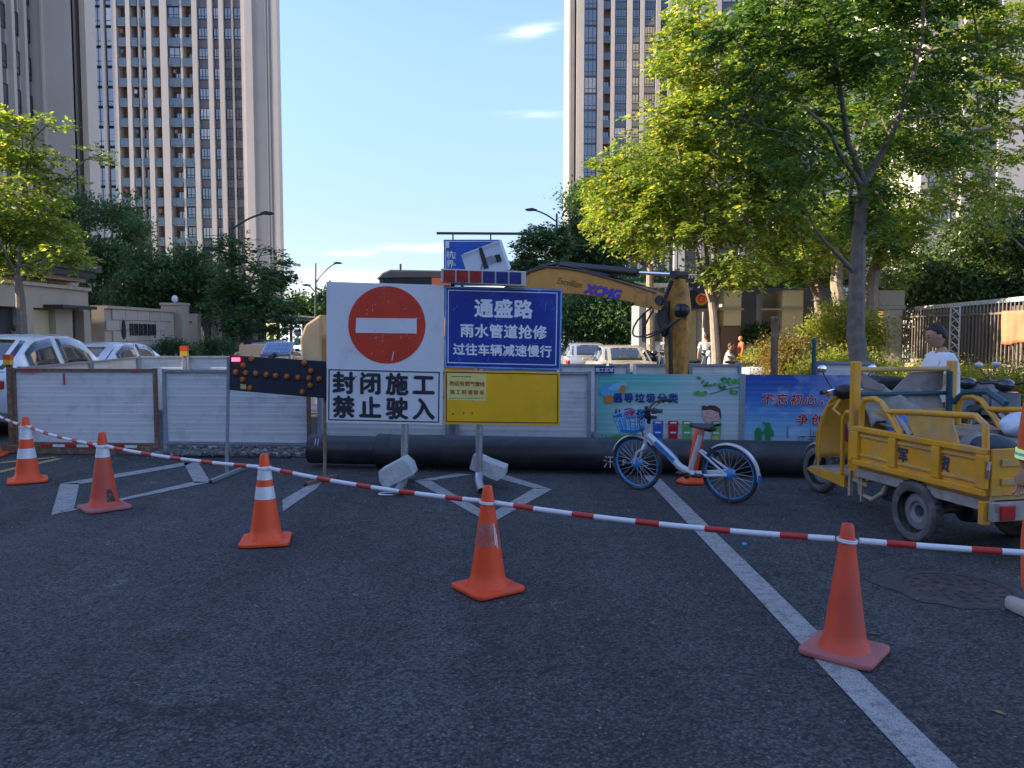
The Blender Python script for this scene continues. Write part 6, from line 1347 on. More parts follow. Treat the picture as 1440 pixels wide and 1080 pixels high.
car('silver car parked behind the board with its tail lights to the camera', CSILV, (2.35, 24.6, 0), R(90), .88)
car('champagne coloured car just left of the excavator stick', CCHAM, (2.83, 20.0, 0), R(90), .88)
car('dark car behind the cream box at left', CDARK, (P(368, 500, 30).x, 30, 0), R(90), .92)

# ------------------------------------------------------------------ shared bicycle (local x forward, origin under the rear hub)
def wheel(parent, c, r, rimm, spoke=True, yaw=0):
    Mz = Matrix.Rotation(yaw, 3, 'Z'); ax = Mz@V(1, 0, 0); n = 40; c = Vector(c)
    ty = MB().path([c+ax*r*math.cos(2*math.pi*i/n)+V(0, 0, r*math.sin(2*math.pi*i/n)) for i in range(n)], .021, 8, closed=True).build('tyre', M['rubber'], parent, smooth=True)
    rb = .92
    rim = MB(); N = Mz@V(0, 1, 0); vs = []; pr = [(r*.94, -.011), (r*.94, .011), (r*.895, .012), (r*.88, 0), (r*.895, -.012)]
    for i in range(n):
        a = 2*math.pi*i/n
        for rr, o in pr: vs.append(c+ax*rr*math.cos(a)+V(0, 0, rr*math.sin(a))+N*o)
    k = len(pr); rim.add(vs, [(i*k+j, i*k+(j+1) % k, ((i+1) % n)*k+(j+1) % k, ((i+1) % n)*k+j) for i in range(n) for j in range(k)]); rim.build('rim', rimm, parent, smooth=True)
    MB().path([c+ax*r*.915*math.cos(2*math.pi*i/n)+V(0, 0, r*.915*math.sin(2*math.pi*i/n))-N*.012 for i in range(n)], .0035, 5, closed=True).build('rim_stripe', M['white'], rim and parent)
    if spoke:
        sp = MB()
        for i in range(28):
            a = 2*math.pi*i/28; b = a+(.5 if i % 2 else -.5); s_ = .022 if (i//2) % 2 else -.022
            sp.tube(c+ax*.03*math.cos(b)+V(0, 0, .03*math.sin(b))+N*s_, c+ax*r*.87*math.cos(a)+V(0, 0, r*.87*math.sin(a)), .0016, n=4)
        sp.build('spokes', M['silver'], parent)['kind'] = 'stuff'
    return ax, N
def bicycle(label, frame, accent, loc, rz, steer=.1):
    t = thing('bicycle', label, 'bicycle', (0, 0, 0)); r = .262; wb = 1.0; z0 = r+.018
    rear = (0, 0, z0); front = (wb, 0, z0)
    f = MB(); bb_ = V(.42, 0, .225); head = V(.86, 0, .60); seatb = V(.36, 0, .30); seat = V(.285, 0, .62)
    sm = MB().path([head+V(.0, 0, -.02), head.lerp(bb_, .5), bb_+V(.10, 0, .07), bb_+V(0, 0, .03), bb_+V(-.06, 0, .01)], [.036, .036, .036, .034, .03], 12)
    sm.path([bb_, seat], .025, 12); sm.path([head+V(.028, 0, -.12), head+V(-.015, 0, .10)], .03, 12)
    for s_ in (1, -1): sm.path([bb_+V(-.03, .03*s_, 0), V(0, .06*s_, z0)], .016, 8); sm.path([seat+V(.01, .02*s_, -.14), V(0, .06*s_, z0)], .011, 8)
    sm.build('frame', frame, t, smooth=True)
    st = MB()
    for s_ in (1, -1): a, b = head.lerp(bb_, .22)+V(0, .037*s_, .006), head.lerp(bb_, .68)+V(0, .037*s_, .01); st.beam(a, b, .004, .040)
    st.build('blue_stripe', accent, t)
    fk = MB()
    for s_ in (1, -1): fk.path([head+V(.03, .0, -.10), head+V(.045, .048*s_, -.16), V(wb-.03, .052*s_, z0+.12), V(wb, .052*s_, z0)], [.018, .016, .013, .011], 8)
    fk.build('fork', frame, t, smooth=True)
    for c_, nm in ((rear, 'rear_wheel'), (front, 'front_wheel')):
        h = MB().lathe([(.012, -.055), (.045, -.04), (.05, -.02), (.05, .02), (.045, .04), (.012, .055)], c_, 16, M=Matrix(((1, 0, 0), (0, 0, 1), (0, -1, 0)))).build(nm, accent, t, smooth=True)
        wheel(h, c_, r, accent)
    for (c_, a0, a1, nm) in ((rear, R(-8), R(125), 'rear_mudguard'), (front, R(20), R(135), 'front_mudguard')):
        n = 18; rr = r+.033; vs = []
        if nm == 'rear_mudguard': a0, a1 = R(55), R(188)
        for i in range(n+1):
            a = a0+(a1-a0)*i/n
            for o, d_ in ((-.030, -.014), (-.018, 0), (.018, 0), (.030, -.014)): vs.append(Vector(c_)+V((rr+d_)*math.cos(a), o, (rr+d_)*math.sin(a)))
        MB().add(vs, [(i*4+j, i*4+j+1, i*4+j+5, i*4+j+4) for i in range(n) for j in range(3)]).build(nm, frame, t, smooth=True, solid=.002)
    a_ = R(188); MB().box(Vector(rear)+V((r+.034)*math.cos(a_), 0, (r+.034)*math.sin(a_)+.02), (.02, .05, .09)).build('mudguard_tip', accent, t, bevel=.006)
    # seat
    MB().tube(seat, seat+V(-.02, 0, .10), .014).build('seat_post', M['silver'], t)
    def sad(u, v):
        x = -.135+.27*u; w_ = .085*(1-u)**.8+.018+.012*math.sin(u*3); y = w_*math.sin((v-.5)*math.pi); z = .035*math.cos((v-.5)*math.pi)+.012*(1-u)**2+.0; return seat+V(x-.03, y, z+.085)
    MB().grid(sad, 14, 10).build('saddle', M['black'], t, smooth=True, solid=.012)
    MB().ell(seat+V(-.10, 0, .085), (.07, .075, .035), 12, 8).build('saddle_base', M['black'], t, smooth=True)
    # steering
    stm = head+V(-.03, 0, .20)
    MB().tube(head+V(-.015, 0, .09), stm, .018).build('stem', M['black'], t); MB().box(stm+V(.005, 0, 0), (.08, .07, .10)).build('bar_clamp', M['black'], t, bevel=.015)
    hb = []; 
    Hs = Matrix.Rotation(steer, 3, 'Z')
    for s_ in (1, -1):
        pts = [stm+Hs@V(x, y*s_, z) for x, y, z in ((0, 0, .02), (.01, .10, .05), (-.02, .20, .08), (-.09, .27, .09), (-.14, .29, .085))]
        MB().path(pts, .012, 8).build('handlebar', M['black'], t, smooth=True); MB().path([pts[-2].lerp(pts[-1], -.2), pts[-1]+(pts[-1]-pts[-2])*.7], .019, 10).build('grip', M['rubber'], t, smooth=True)
        MB().path([pts[3]+V(.03, 0, -.01), pts[3]+V(.03, 0, -.05), pts[-1]+V(.02, 0, -.045)], .006, 6).build('brake_lever', M['silver'], t)
        MB().path([pts[3], stm+Hs@V(.10, .06*s_, -.06), head+V(.05, 0, -.05)], .004, 5).build('cable', M['black'], t)
    bell = stm+Hs@V(.0, .15, .09); MB().ell(bell, (.022, .022, .018), 10, 6).build('bell', M['black'], t, smooth=True)
    # basket of blue wire
    bc = head+V(.17, 0, .09); bk = MB()
    def rect(z, a, b, x0): return [bc+V(x0+x, y, z) for x, y in ((-a, -b), (a, -b), (a, b), (-a, b))]
    for z, a, b in ((.10, .13, .16), (.04, .118, .145), (-.02, .106, .13), (-.08, .092, .115)): bk.path(rect(z, a, b, 0), .0045 if z < .1 else .007, 5, closed=True)
    for k in range(7): y = -1+k/3; bk.path([bc+V(-.13, .16*y, .10), bc+V(-.092, .115*y, -.08), bc+V(.092, .115*y, -.08), bc+V(.13, .16*y, .10)], .004, 5)
    for k in range(5): x = -1+k/2; bk.path([bc+V(.13*x, -.16, .10), bc+V(.092*x, -.115, -.08), bc+V(.092*x, .115, -.08), bc+V(.13*x, .16, .10)], .004, 5)
    bk.build('basket', accent, t); MB().box(bc+V(0, 0, -.06), (.18, .22, .035)).build('basket_tray', accent, t, bevel=.01)
    MB().box(bc+V(.13, 0, .0), (.01, .16, .10)).build('basket_plate', pm('plate_pale_blue', (.35, .60, .75), .4), t, bevel=.01)
    # drive, lock, stand
    MB().path([bb_+V(-.04, -.045, .012), V(.02, -.07, z0+.012)], .017, 8).build('chain_guard', frame, t, smooth=True)
    MB().tube(bb_+V(0, -.06, 0), bb_+V(0, .06, 0), .03, n=14).build('bottom_bracket', M['black'], t)
    cr = MB().path([bb_+V(0, -.07, 0), bb_+V(.15, -.085, -.035)], .010, 8).build('crank', M['black'], t); MB().box(bb_+V(.16, -.13, -.037), (.09, .08, .022)).build('pedal', M['black'], cr, bevel=.004)
    cr = MB().path([bb_+V(0, .07, 0), bb_+V(-.15, .085, .035)], .010, 8).build('crank', M['black'], t); MB().box(bb_+V(-.16, .13, .037), (.09, .08, .022)).build('pedal', M['black'], cr, bevel=.004)
    MB().box((.15, -.03, z0+.20), (.10, .09, .05), Euler((0, -.6, 0))).build('smart_lock', M['black'], t, bevel=.01); MB().box((.07, -.03, z0+.24), (.06, .05, .045)).build('lock_light', pm('lock_orange', (.7, .2, .03), .4), t, bevel=.008)
    MB().path([V(.02, .06, z0-.01), V(-.02, .10, .12), V(-.07, .15, .008)], .010, 8).build('kickstand', M['black'], t)
    t.location = loc; t.rotation_euler = (R(-6), 0, rz); return t
BFR = pm('bicycle_frame_white', (.68, .69, .71), .3, .2, var=.06, coat=.3, dirt=(.38, .36, .34), damt=.2, ds=12); BBL = pm('bicycle_blue', (.03, .25, .56), .32, var=.08, coat=.3)
ra, fa = G(1027, 707), G(903, 689); dd_ = fa-ra
bicycle('white and blue shared bicycle with front basket standing before the green banner', BFR, BBL, tuple(ra), math.atan2(dd_.y, dd_.x), steer=.35)
p = P(290, 495, 29)
b2 = bicycle('small white bicycle parked far left under the trees', M['white'], M['black'], (p.x, 29, .12), R(170))

# ------------------------------------------------------------------ yellow cargo tricycle (local x forward, y left, origin under the rear axle)
t = thing('cargo_tricycle', 'worn yellow cargo tricycle with tall headboard frame loaded with sheets at right', 'tricycle', (0, 0, 0))
Yw = M['yellow']; YD = pm('dusty_yellow_paint', (.58, .34, .07), .6, var=.18, vs=6, dirt=(.36, .30, .24), damt=.55, ds=8)
CHS = pm('chassis_grey', (.36, .34, .31), .6, .1, var=.15, vs=8, dirt=(.2, .16, .12), damt=.5, ds=10)
X0, X1, HW, ZF, ZT, ZR = -.68, .70, .475, .50, .80, 1.03
MB().bb(X0, X1, -HW+.02, HW-.02, ZF-.035, ZF).build('floor', YD, t)
for s_ in (1, -1):
    y = HW*s_; sg = s_
    # side board: pressed sheet with raised fields
    MB().bb(X0, X1, y-.012, y+.012, ZF, ZT).build('side_board', Yw, t)
    rl = MB(); rl.beam((X0, y+.016*sg, ZT), (X1, y+.016*sg, ZT), .05, .045); rl.beam((X0, y+.016*sg, ZF+.02), (X1, y+.016*sg, ZF+.02), .05, .05); rl.build('board_rail', Yw, t, bevel=.008)
    for a in (X0+.03, -.24, .22, X1-.03): MB().beam((a, y+.022*sg, ZF+.045), (a+.0, y+.022*sg, ZT-.022), .045, .085, up=(1, 0, 0)).build('board_rib', Yw, t, bevel=.008)
    for a, b in ((X0+.075, -.285), (-.195, .175), (.265, X1-.075)):
        for z in (ZF+.085, ZT-.055): MB().beam((a, y+.016*sg, z), (b, y+.016*sg, z), .018, .024).build('pressed_strip', YD, t, bevel=.006)
    # upper tube rail: arch at the front, long panel behind
    r1 = MB(); r1.path([V(.64, y, ZT), V(.64, y, ZR-.06), V(.60, y, ZR+.02), V(.48, y, ZR+.035), V(.40, y, ZR+.01), V(.26, y, ZR-.12), V(.17, y, ZT+.01)], .024, 10); r1.path([V(.31, y, ZR-.055), V(.0, y, ZR-.03), V(-.56, y, ZR-.0), V(-.64, y, ZR-.05), V(-.655, y, ZT)], .024, 10); r1.build('rail_tube', Yw, t, smooth=True)
    MB().prism([V(.02, y-.008, ZT+.024), V(-.42, y-.008, ZT+.024), V(-.34, y-.008, ZR-.03), V(.12, y-.008, ZR-.055)], (0, .016, 0)).build('rail_panel', YD, t); MB().path([V(.06, y+.004, ZT+.02), V(.20, y+.004, ZR-.08)], .018, 6).build('strut', CHS, t)
    MB().beam((X0-.05, y-.03*sg, ZF-.075), (X1, y-.03*sg, ZF-.075), .05, .075).build('chassis_rail', CHS, t, bevel=.006)
for k, (x, w_, s) in enumerate(((.12, .09, '军'), (-.26, .10, '货'))):
    lettering(s, (x-.04*k, HW+.0135+.002, ZF+.16), .115, .1, pm('stencil_navy', (.03, .04, .09), .6, var=.4, vs=30), t, xd=(-1, 0, 0), off=.05)
MB().bb(X0-.02, X0+.0, -HW+.01, HW-.01, ZF, ZT+.02).build('tailgate', Yw, t, bevel=.005)
for z in (ZF+.07, ZF+.2): MB().bb(X0-.035, X0-.021, -HW+.08, HW-.08, z, z+.05).build('tailgate_rib', YD, t, bevel=.005)
MB().bb(X0-.05, X0-.01, -HW, HW, ZF-.17, ZF-.04).build('rear_bumper', CHS, t, bevel=.006)
for s_ in (1, -1):
    MB().bb(X0-.065, X0-.051, s_*.30, s_*.42, ZF-.16, ZF-.06).build('tail_light', M['red'], t, bevel=.006); MB().beam((X0+.02, HW*s_, ZF-.04), (X0+.02, HW*s_, ZF-.20), .06, .05).build('corner_post', Yw, t, bevel=.006)
    MB().path([V(X0-.03, HW*s_+.02*s_, ZF+.24), V(X0-.03, HW*s_+.03*s_, ZF+.18), V(X0-.02, HW*s_+.02*s_, ZF+.12)], .012, 6).build('latch', M['steel'], t)
# headboard frame at the front of the box
for s_ in (1, -1): MB().box((X1+.03, (HW+.0)*s_, .94), (.055, .075, .84)).build('headboard_post', Yw, t, bevel=.01)
MB().tube((X1+.03, -HW, 1.29), (X1+.03, HW, 1.29), .022).build('headboard_rail', YD, t); MB().tube((X1+.03, -HW, 1.08), (X1+.03, HW, 1.08), .018).build('headboard_rail', M['teal'], t)
MB().bb(X1-.005, X1+.008, -HW, HW, ZF, .95).build('headboard', YD, t)
MB().path([V(X1-.02, -HW+.06, .85), V(X1-.02, -HW+.06, 1.27)], .026, 8).build('teal_post', M['teal'], t); MB().path([V(X1-.03, -HW+.03, 1.0), V(X1-.12, -HW, 1.09), V(X1-.35, -HW-.01, 1.12), V(X1-.55, -HW, 1.03)], .028, 8).build('teal_rail', M['teal'], t, smooth=True)
# rear wheels, axle, leaf springs, motor
Mw = Matrix(((1, 0, 0), (0, 0, 1), (0, -1, 0)))
def twheel(x, y, r, w_, par, nm, steer=0, s_=1):
    Rz = Matrix.Rotation(steer, 3, 'Z')@Mw
    TW = pm('dusty_tyre', (.085, .082, .080), .85, var=.25, vs=10, dirt=(.22, .20, .18), damt=.5, ds=8)
    o = MB().lathe([(r*.66, -w_*.42), (r*.72, -w_*.5), (r*.88, -w_*.5), (r*.965, -w_*.34), (r, -w_*.12), (r, w_*.12), (r*.965, w_*.34), (r*.88, w_*.5), (r*.72, w_*.5), (r*.66, w_*.42)], (x, y, r), 36, M=Rz, caps=False).build(nm, TW, par, smooth=True)
    RM = pm('rim_grey', (.26, .28, .30), .5, .4, var=.15, vs=12, dirt=(.16, .14, .12), damt=.5, ds=12)
    MB().lathe([(r*.675, -w_*.44), (r*.66, -w_*.40), (r*.60, -w_*.30), (r*.56, -w_*.05), (r*.34, -w_*.02), (r*.30, -w_*.16), (r*.20, -w_*.20), (r*.18, -w_*.5), (r*.0, -w_*.5)], (x, y, r), 32, M=Rz@Matrix.Diagonal((1, 1, s_)).to_3x3(), caps=False).build('rim', RM, o, smooth=True)
    MB().lathe([(r*.14, -w_*.55), (r*.10, -w_*.62), (.0, -w_*.62)], (x, y, r), 14, M=Rz@Matrix.Diagonal((1, 1, s_)).to_3x3(), caps=False).build('hub_cap', pm('faded_red', (.42, .10, .10), .6, var=.3, vs=30), o, smooth=True)
    tr = MB()
    for k in range(28):
        a = 2*math.pi*k/28; tr.add([Vector((x, y, r))+Rz@V((r+.003)*math.cos(a+da), (r+.003)*math.sin(a+da), z) for da, z in ((-.06, -w_*.3), (.03, -w_*.3), (.06, w_*.3), (-.03, w_*.3))], [(0, 1, 2, 3)])
    tr.build('tread', M['rubber'], o, solid=.006)['kind'] = 'stuff'
    return o
twheel(0, .45, .242, .105, t, 'rear_wheel', 0, -1 if False else 1); twheel(0, -.45, .242, .105, t, 'rear_wheel', 0, -1)
twheel(1.87, 0, .235, .09, t, 'front_wheel', .12)
MB().tube((0, -.42, .242), (0, .42, .242), .03).build('axle', M['darkmetal'], t); MB().lathe([(.05, -.1), (.10, -.08), (.11, 0), (.10, .08), (.05, .1)], (0, -.05, .242), 18, M=Mw).build('axle_motor', M['darkmetal'], t, smooth=True)
for s_ in (1, -1):
    for k in range(3): MB().path([V(-.34+.06*k, .34*s_, .36-.014*k), V(0, .34*s_, .275-.014*k), V(.34-.06*k, .34*s_, .36-.014*k)], .012, 6).build('leaf_spring', M['rust'], t)
MB().bb(.30, .62, -.28, .28, .20, .43).build('battery_box', M['darkmetal'], t, bevel=.01)
br = MB(); br.path([V(.72, .42, .44), V(.70, .42, .24), V(.55, .42, .22), V(.42, .42, .30), V(.36, .42, .42)], .02, 8); br.beam((.66, .43, .40), (.66, .43, .18), .035, .02); br.beam((.78, .43, .35), (.60, .43, .33), .02, .03); br.beam((.82, .43, .42), (.82, .43, .20), .03, .03); br.build('side_step', pm('step_rusty_cream', (.38, .30, .20), .7, var=.2, vs=12), t)
# driver's place
MB().bb(.76, 1.06, -.27, .30, .32, .66).build('seat_box', Yw, t, bevel=.02); MB().bb(.78, 1.05, -.26, .26, .661, .74).build('seat', M['black'], t, bevel=.03)
MB().path([V(1.08, .33, .34), V(1.08, .33, .84), V(1.03, .33, .90), V(.82, .33, .90), V(.76, .33, .86)], .02, 8).build('guard_tube', Yw, t, smooth=True)
MB().bb(1.04, 1.56, -.26, .32, .30, .335).build('foot_board', CHS, t, bevel=.006); MB().prism([V(1.05, .30, .22), V(1.56, .30, .27), V(1.62, .30, .30), V(1.56, .30, .335), V(1.05, .30, .335)], (0, .03, 0)).build('side_sill', Yw, t, bevel=.005)
FT = pm('fairing_yellow', (.60, .29, .015), .5, var=.1, vs=4, dirt=(.30, .2, .06), damt=.3, ds=6)
def fair(u, v):
    a = (u-.5)*math.pi*.92; z = .40+.60*v; w_ = .30*(1-.30*v**2.5); return V(1.50+.14*math.cos(a)-.10*v*v+.03*math.sin(v*3), w_*math.sin(a), z)
MB().grid(fair, 16, 12).build('fairing', FT, t, smooth=True, solid=.012)
for s_ in (1, -1): MB().path([V(1.50, .29*s_, .34), V(1.49, .285*s_, .70), V(1.46, .24*s_, .90), V(1.40, .15*s_, .97), V(1.30, .28*s_, .90), V(1.12, .33*s_, .86)], .011, 6).build('frame_tube', Yw, t, smooth=True)
MB().box((1.34, -.1, .44), (.12, .14, .16)).build('tool_box', pm('teal_box', (.10, .32, .30), .5), t, bevel=.02); MB().bb(1.0, 1.12, .10, .30, .62, .80).build('pink_rag', pm('pink_rag', (.35, .05, .14), .9, bump=.8, bs=30), t, bevel=.03); MB().ell((.98, .30, .78), (.05, .05, .07), 10, 8).build('bottle', M['silver'], t, smooth=True)
MB().tube((1.87, 0, .24), (1.60, 0, .95), .028).build('steering_column', M['darkmetal'], t)
for s_ in (1, -1): MB().path([V(1.87, .075*s_, .24), V(1.80, .075*s_, .44), V(1.74, .05*s_, .60)], .02, 8).build('fork', M['steel'], t)
n = 14; vs = []
for i in range(n+1):
    a = R(15)+R(130)*i/n
    for o, d_ in ((-.06, -.02), (-.04, 0), (.04, 0), (.06, -.02)): vs.append(V(1.87, 0, .235)+V((.275+d_)*math.cos(a), o, (.275+d_)*math.sin(a)))
MB().add(vs, [(i*4+j, i*4+j+1, i*4+j+5, i*4+j+4) for i in range(n) for j in range(3)]).build('front_mudguard', M['silver'], t, smooth=True, solid=.004)
MB().lathe([(.0, -.05), (.055, -.04), (.075, .0), (.07, .035), (.0, .05)], (1.58, 0, 1.02), 16, M=Matrix(((0, 0, 1), (0, 1, 0), (-1, 0, 0)))).build('headlamp', M['darkmetal'], t, smooth=True); MB().ell((1.52, 0, 1.04), (.09, .11, .07), 12, 8).build('instrument_pod', M['black'], t, smooth=True)
for s_ in (1, -1):
    h_ = MB().path([V(1.53, .0, 1.04), V(1.52, .14*s_, 1.06), V(1.44, .28*s_, 1.05)], .012, 8).build('handlebar', M['hydr'], t, smooth=True); MB().tube((1.45, .26*s_, 1.05), (1.37, .36*s_, 1.045), .019).build('grip', M['black'], h_)
    m_ = MB().path([V(1.50, .16*s_, 1.07), V(1.51, .24*s_, 1.20), V(1.50, .26*s_, 1.23)], .006, 6).build('mirror_stem', M['darkmetal'], t); MB().ell((1.50, .27*s_, 1.26), (.015, .05, .04), 12, 8).build('mirror', M['hydr'], m_, smooth=True)
    MB().ell((1.50, .20*s_, 1.03), (.035, .03, .03), 10, 6).build('indicator', pm('amber_lamp', (.6, .25, .04), .3), t, smooth=True)
# the load: things of their own, placed with the same turn
TR, TL = R(90+13), V(3.52, 6.09, 0); 
t.location = TL; t.rotation_euler = (0, 0, TR)
RT = Matrix.Rotation(TR, 3, 'Z')
def T3(x, y, z): return TL+RT@V(x, y, z)
def loadthing(mb, name, mat, label, cat, **k):
    for i, v in enumerate(mb.v): mb.v[i] = TL+RT@v
    o = mb.build(name, mat, None, **k); tag(o, label, cat); return o
def drape(x0, x1, y0, y1, z, amp, f, seed):
    rr = random.Random(seed); ph = [rr.uniform(0, 6) for _ in range(4)]
    return lambda u, v: V(x0+(x1-x0)*u, y0+(y1-y0)*v, z+amp*(.6*math.sin(u*f+ph[0])+.5*math.sin(v*f*1.3+ph[1])+.35*abs(math.sin((u+v)*f*1.7+ph[2]))))
# sheet hung over the headboard with folds
mb = MB(); mb.prism([V(.77, .42, 1.285), V(.775, .08, 1.10), V(.775, -.10, 1.26), V(.77, -.43, 1.27), V(.775, -.42, 1.10), V(.775, .05, 1.085), V(.775, .36, 1.13)], (.012, 0, 0)); 
loadthing(mb, 'tarpaulin', M['tarp'], 'grey tarpaulin tied in folds to the tricycle headboard', 'tarpaulin', bevel=.003)
mb = MB(); mb.grid(lambda u, v: V(.58+.22*v+.04*math.sin(u*8), .42-.80*u, 1.10-.30*(1-v)+.05*math.sin(u*11+v*5)+.03*abs(math.sin(u*23))), 26, 10); loadthing(mb, 'canvas_sheet', pm('canvas_brown', (.30, .26, .22), .8, var=.2, vs=8, bump=.5, bs=30), 'creased brown-grey canvas sheet bulging in the front of the tricycle box', 'sheet', smooth=True, solid=.006)
def sack(name, label, c, rad, mat, seed, rz=0):
    rr = random.Random(seed); mb = MB(); mb.ell((0, 0, 0), rad, 34, 22); Mz = Matrix.Rotation(rz, 3, 'Z')
    ph = [rr.uniform(0, 6) for _ in range(3)]
    for i, v in enumerate(mb.v):
        k = 1+.16*math.sin(v.x*15+ph[0])*math.cos(v.y*13+ph[1])+.08*math.sin(v.z*34+v.x*27+ph[2])+.05*abs(math.sin(v.y*31+v.x*9)); mb.v[i] = Mz@V(v.x*k, v.y*k, v.z*(k if v.z > 0 else .8))+Vector(c)
    return loadthing(mb, name, mat, label, 'sack', smooth=True)
sack('sack', 'grey cloth sack heaped at the rear of the tricycle box', (-.30, .0, .70), (.32, .36, .14), M['tarp'], 2, .3); sack('sack', 'brown sack in the middle of the tricycle box', (.08, -.05, .72), (.30, .34, .16), pm('sack_brown', (.24, .18, .13), .9, var=.2, vs=10, bump=.5, bs=40), 3)
sack('plastic_bag', 'translucent pale blue plastic bag on the load of the tricycle', (-.30, -.20, .90), (.17, .15, .10), pm('bag_plastic', (.55, .64, .75), .25, var=.15, vs=14, bump=.6, bs=20), 4); sack('plastic_bag', 'bright blue bag at the front of the tricycle box', (.50, .15, .80), (.13, .20, .14), pm('bag_blue', (.04, .18, .60), .4, var=.15, vs=14), 5)
sack('sack', 'dark blue and white bag in the rear corner of the tricycle box', (-.50, .28, .80), (.13, .14, .08), pm('bag_dark_blue', (.04, .05, .08), .7, var=.4, vs=18), 6)
mb = MB()
for k in range(7): mb.beam((.08+.05*k, .40-.03*k, .83+.008*k), (.62, .30-.06*k, .84+.012*k), .035, .014)
loadthing(mb, 'scrap_wood', pm('scrap_wood', (.34, .26, .17), .8, var=.25, vs=12), 'loose strips of scrap wood lying inside the tricycle box', 'wood')
c = P(1243, 545, 7.9); g_ = thing('wheelie_bin', 'green plastic bin with dark lid behind the tricycle headboard', 'bin', (c.x+.1, 8.6, 0)); GBN = pm('bin_green', (.02, .30, .12), .5, var=.08)
c = P(1250, 548, 8.6); MB().prism([V(c.x-.18, 8.42, 0), V(c.x+.18, 8.42, 0), V(c.x+.18, 8.78, 0), V(c.x-.18, 8.78, 0)], (0, 0, 1.0)).build('bin_body', GBN, g_, bevel=.02); MB().bb(c.x-.21, c.x+.21, 8.38, 8.82, 1.0, 1.12).build('bin_lid', M['black'], g_, bevel=.03)

# ------------------------------------------------------------------ people
def skin_mesh(name, verts, edges, radii, mat, parent, root=0, lvl=2):
    org = ORG.get(parent, Vector())
    me = bpy.data.meshes.new(name); me.from_pydata([tuple(Vector(v)-org) for v in verts], edges, []); o = bpy.data.objects.new(name, me); COL.objects.link(o)
    md = o.modifiers.new('k', 'SKIN'); md.use_smooth_shade = True
    for i, r in enumerate(radii):
        sv = me.skin_vertices[0].data[i]; sv.radius = (r, r) if not hasattr(r, '__len__') else r; sv.use_root = (i == root)
    s = o.modifiers.new('s', 'SUBSURF'); s.levels = s.render_levels = lvl
    bpy.context.view_layer.update(); ev = bpy.data.meshes.new_from_object(o.evaluated_get(bpy.context.evaluated_depsgraph_get()))
    bpy.data.objects.remove(o); ev.name = name; o = bpy.data.objects.new(name, ev); ev.materials.clear(); ev.materials.append(mat); COL.objects.link(o); o.parent = parent; ORG[o] = org
    ev.polygons.foreach_set('use_smooth', [True]*len(ev.polygons)); return o
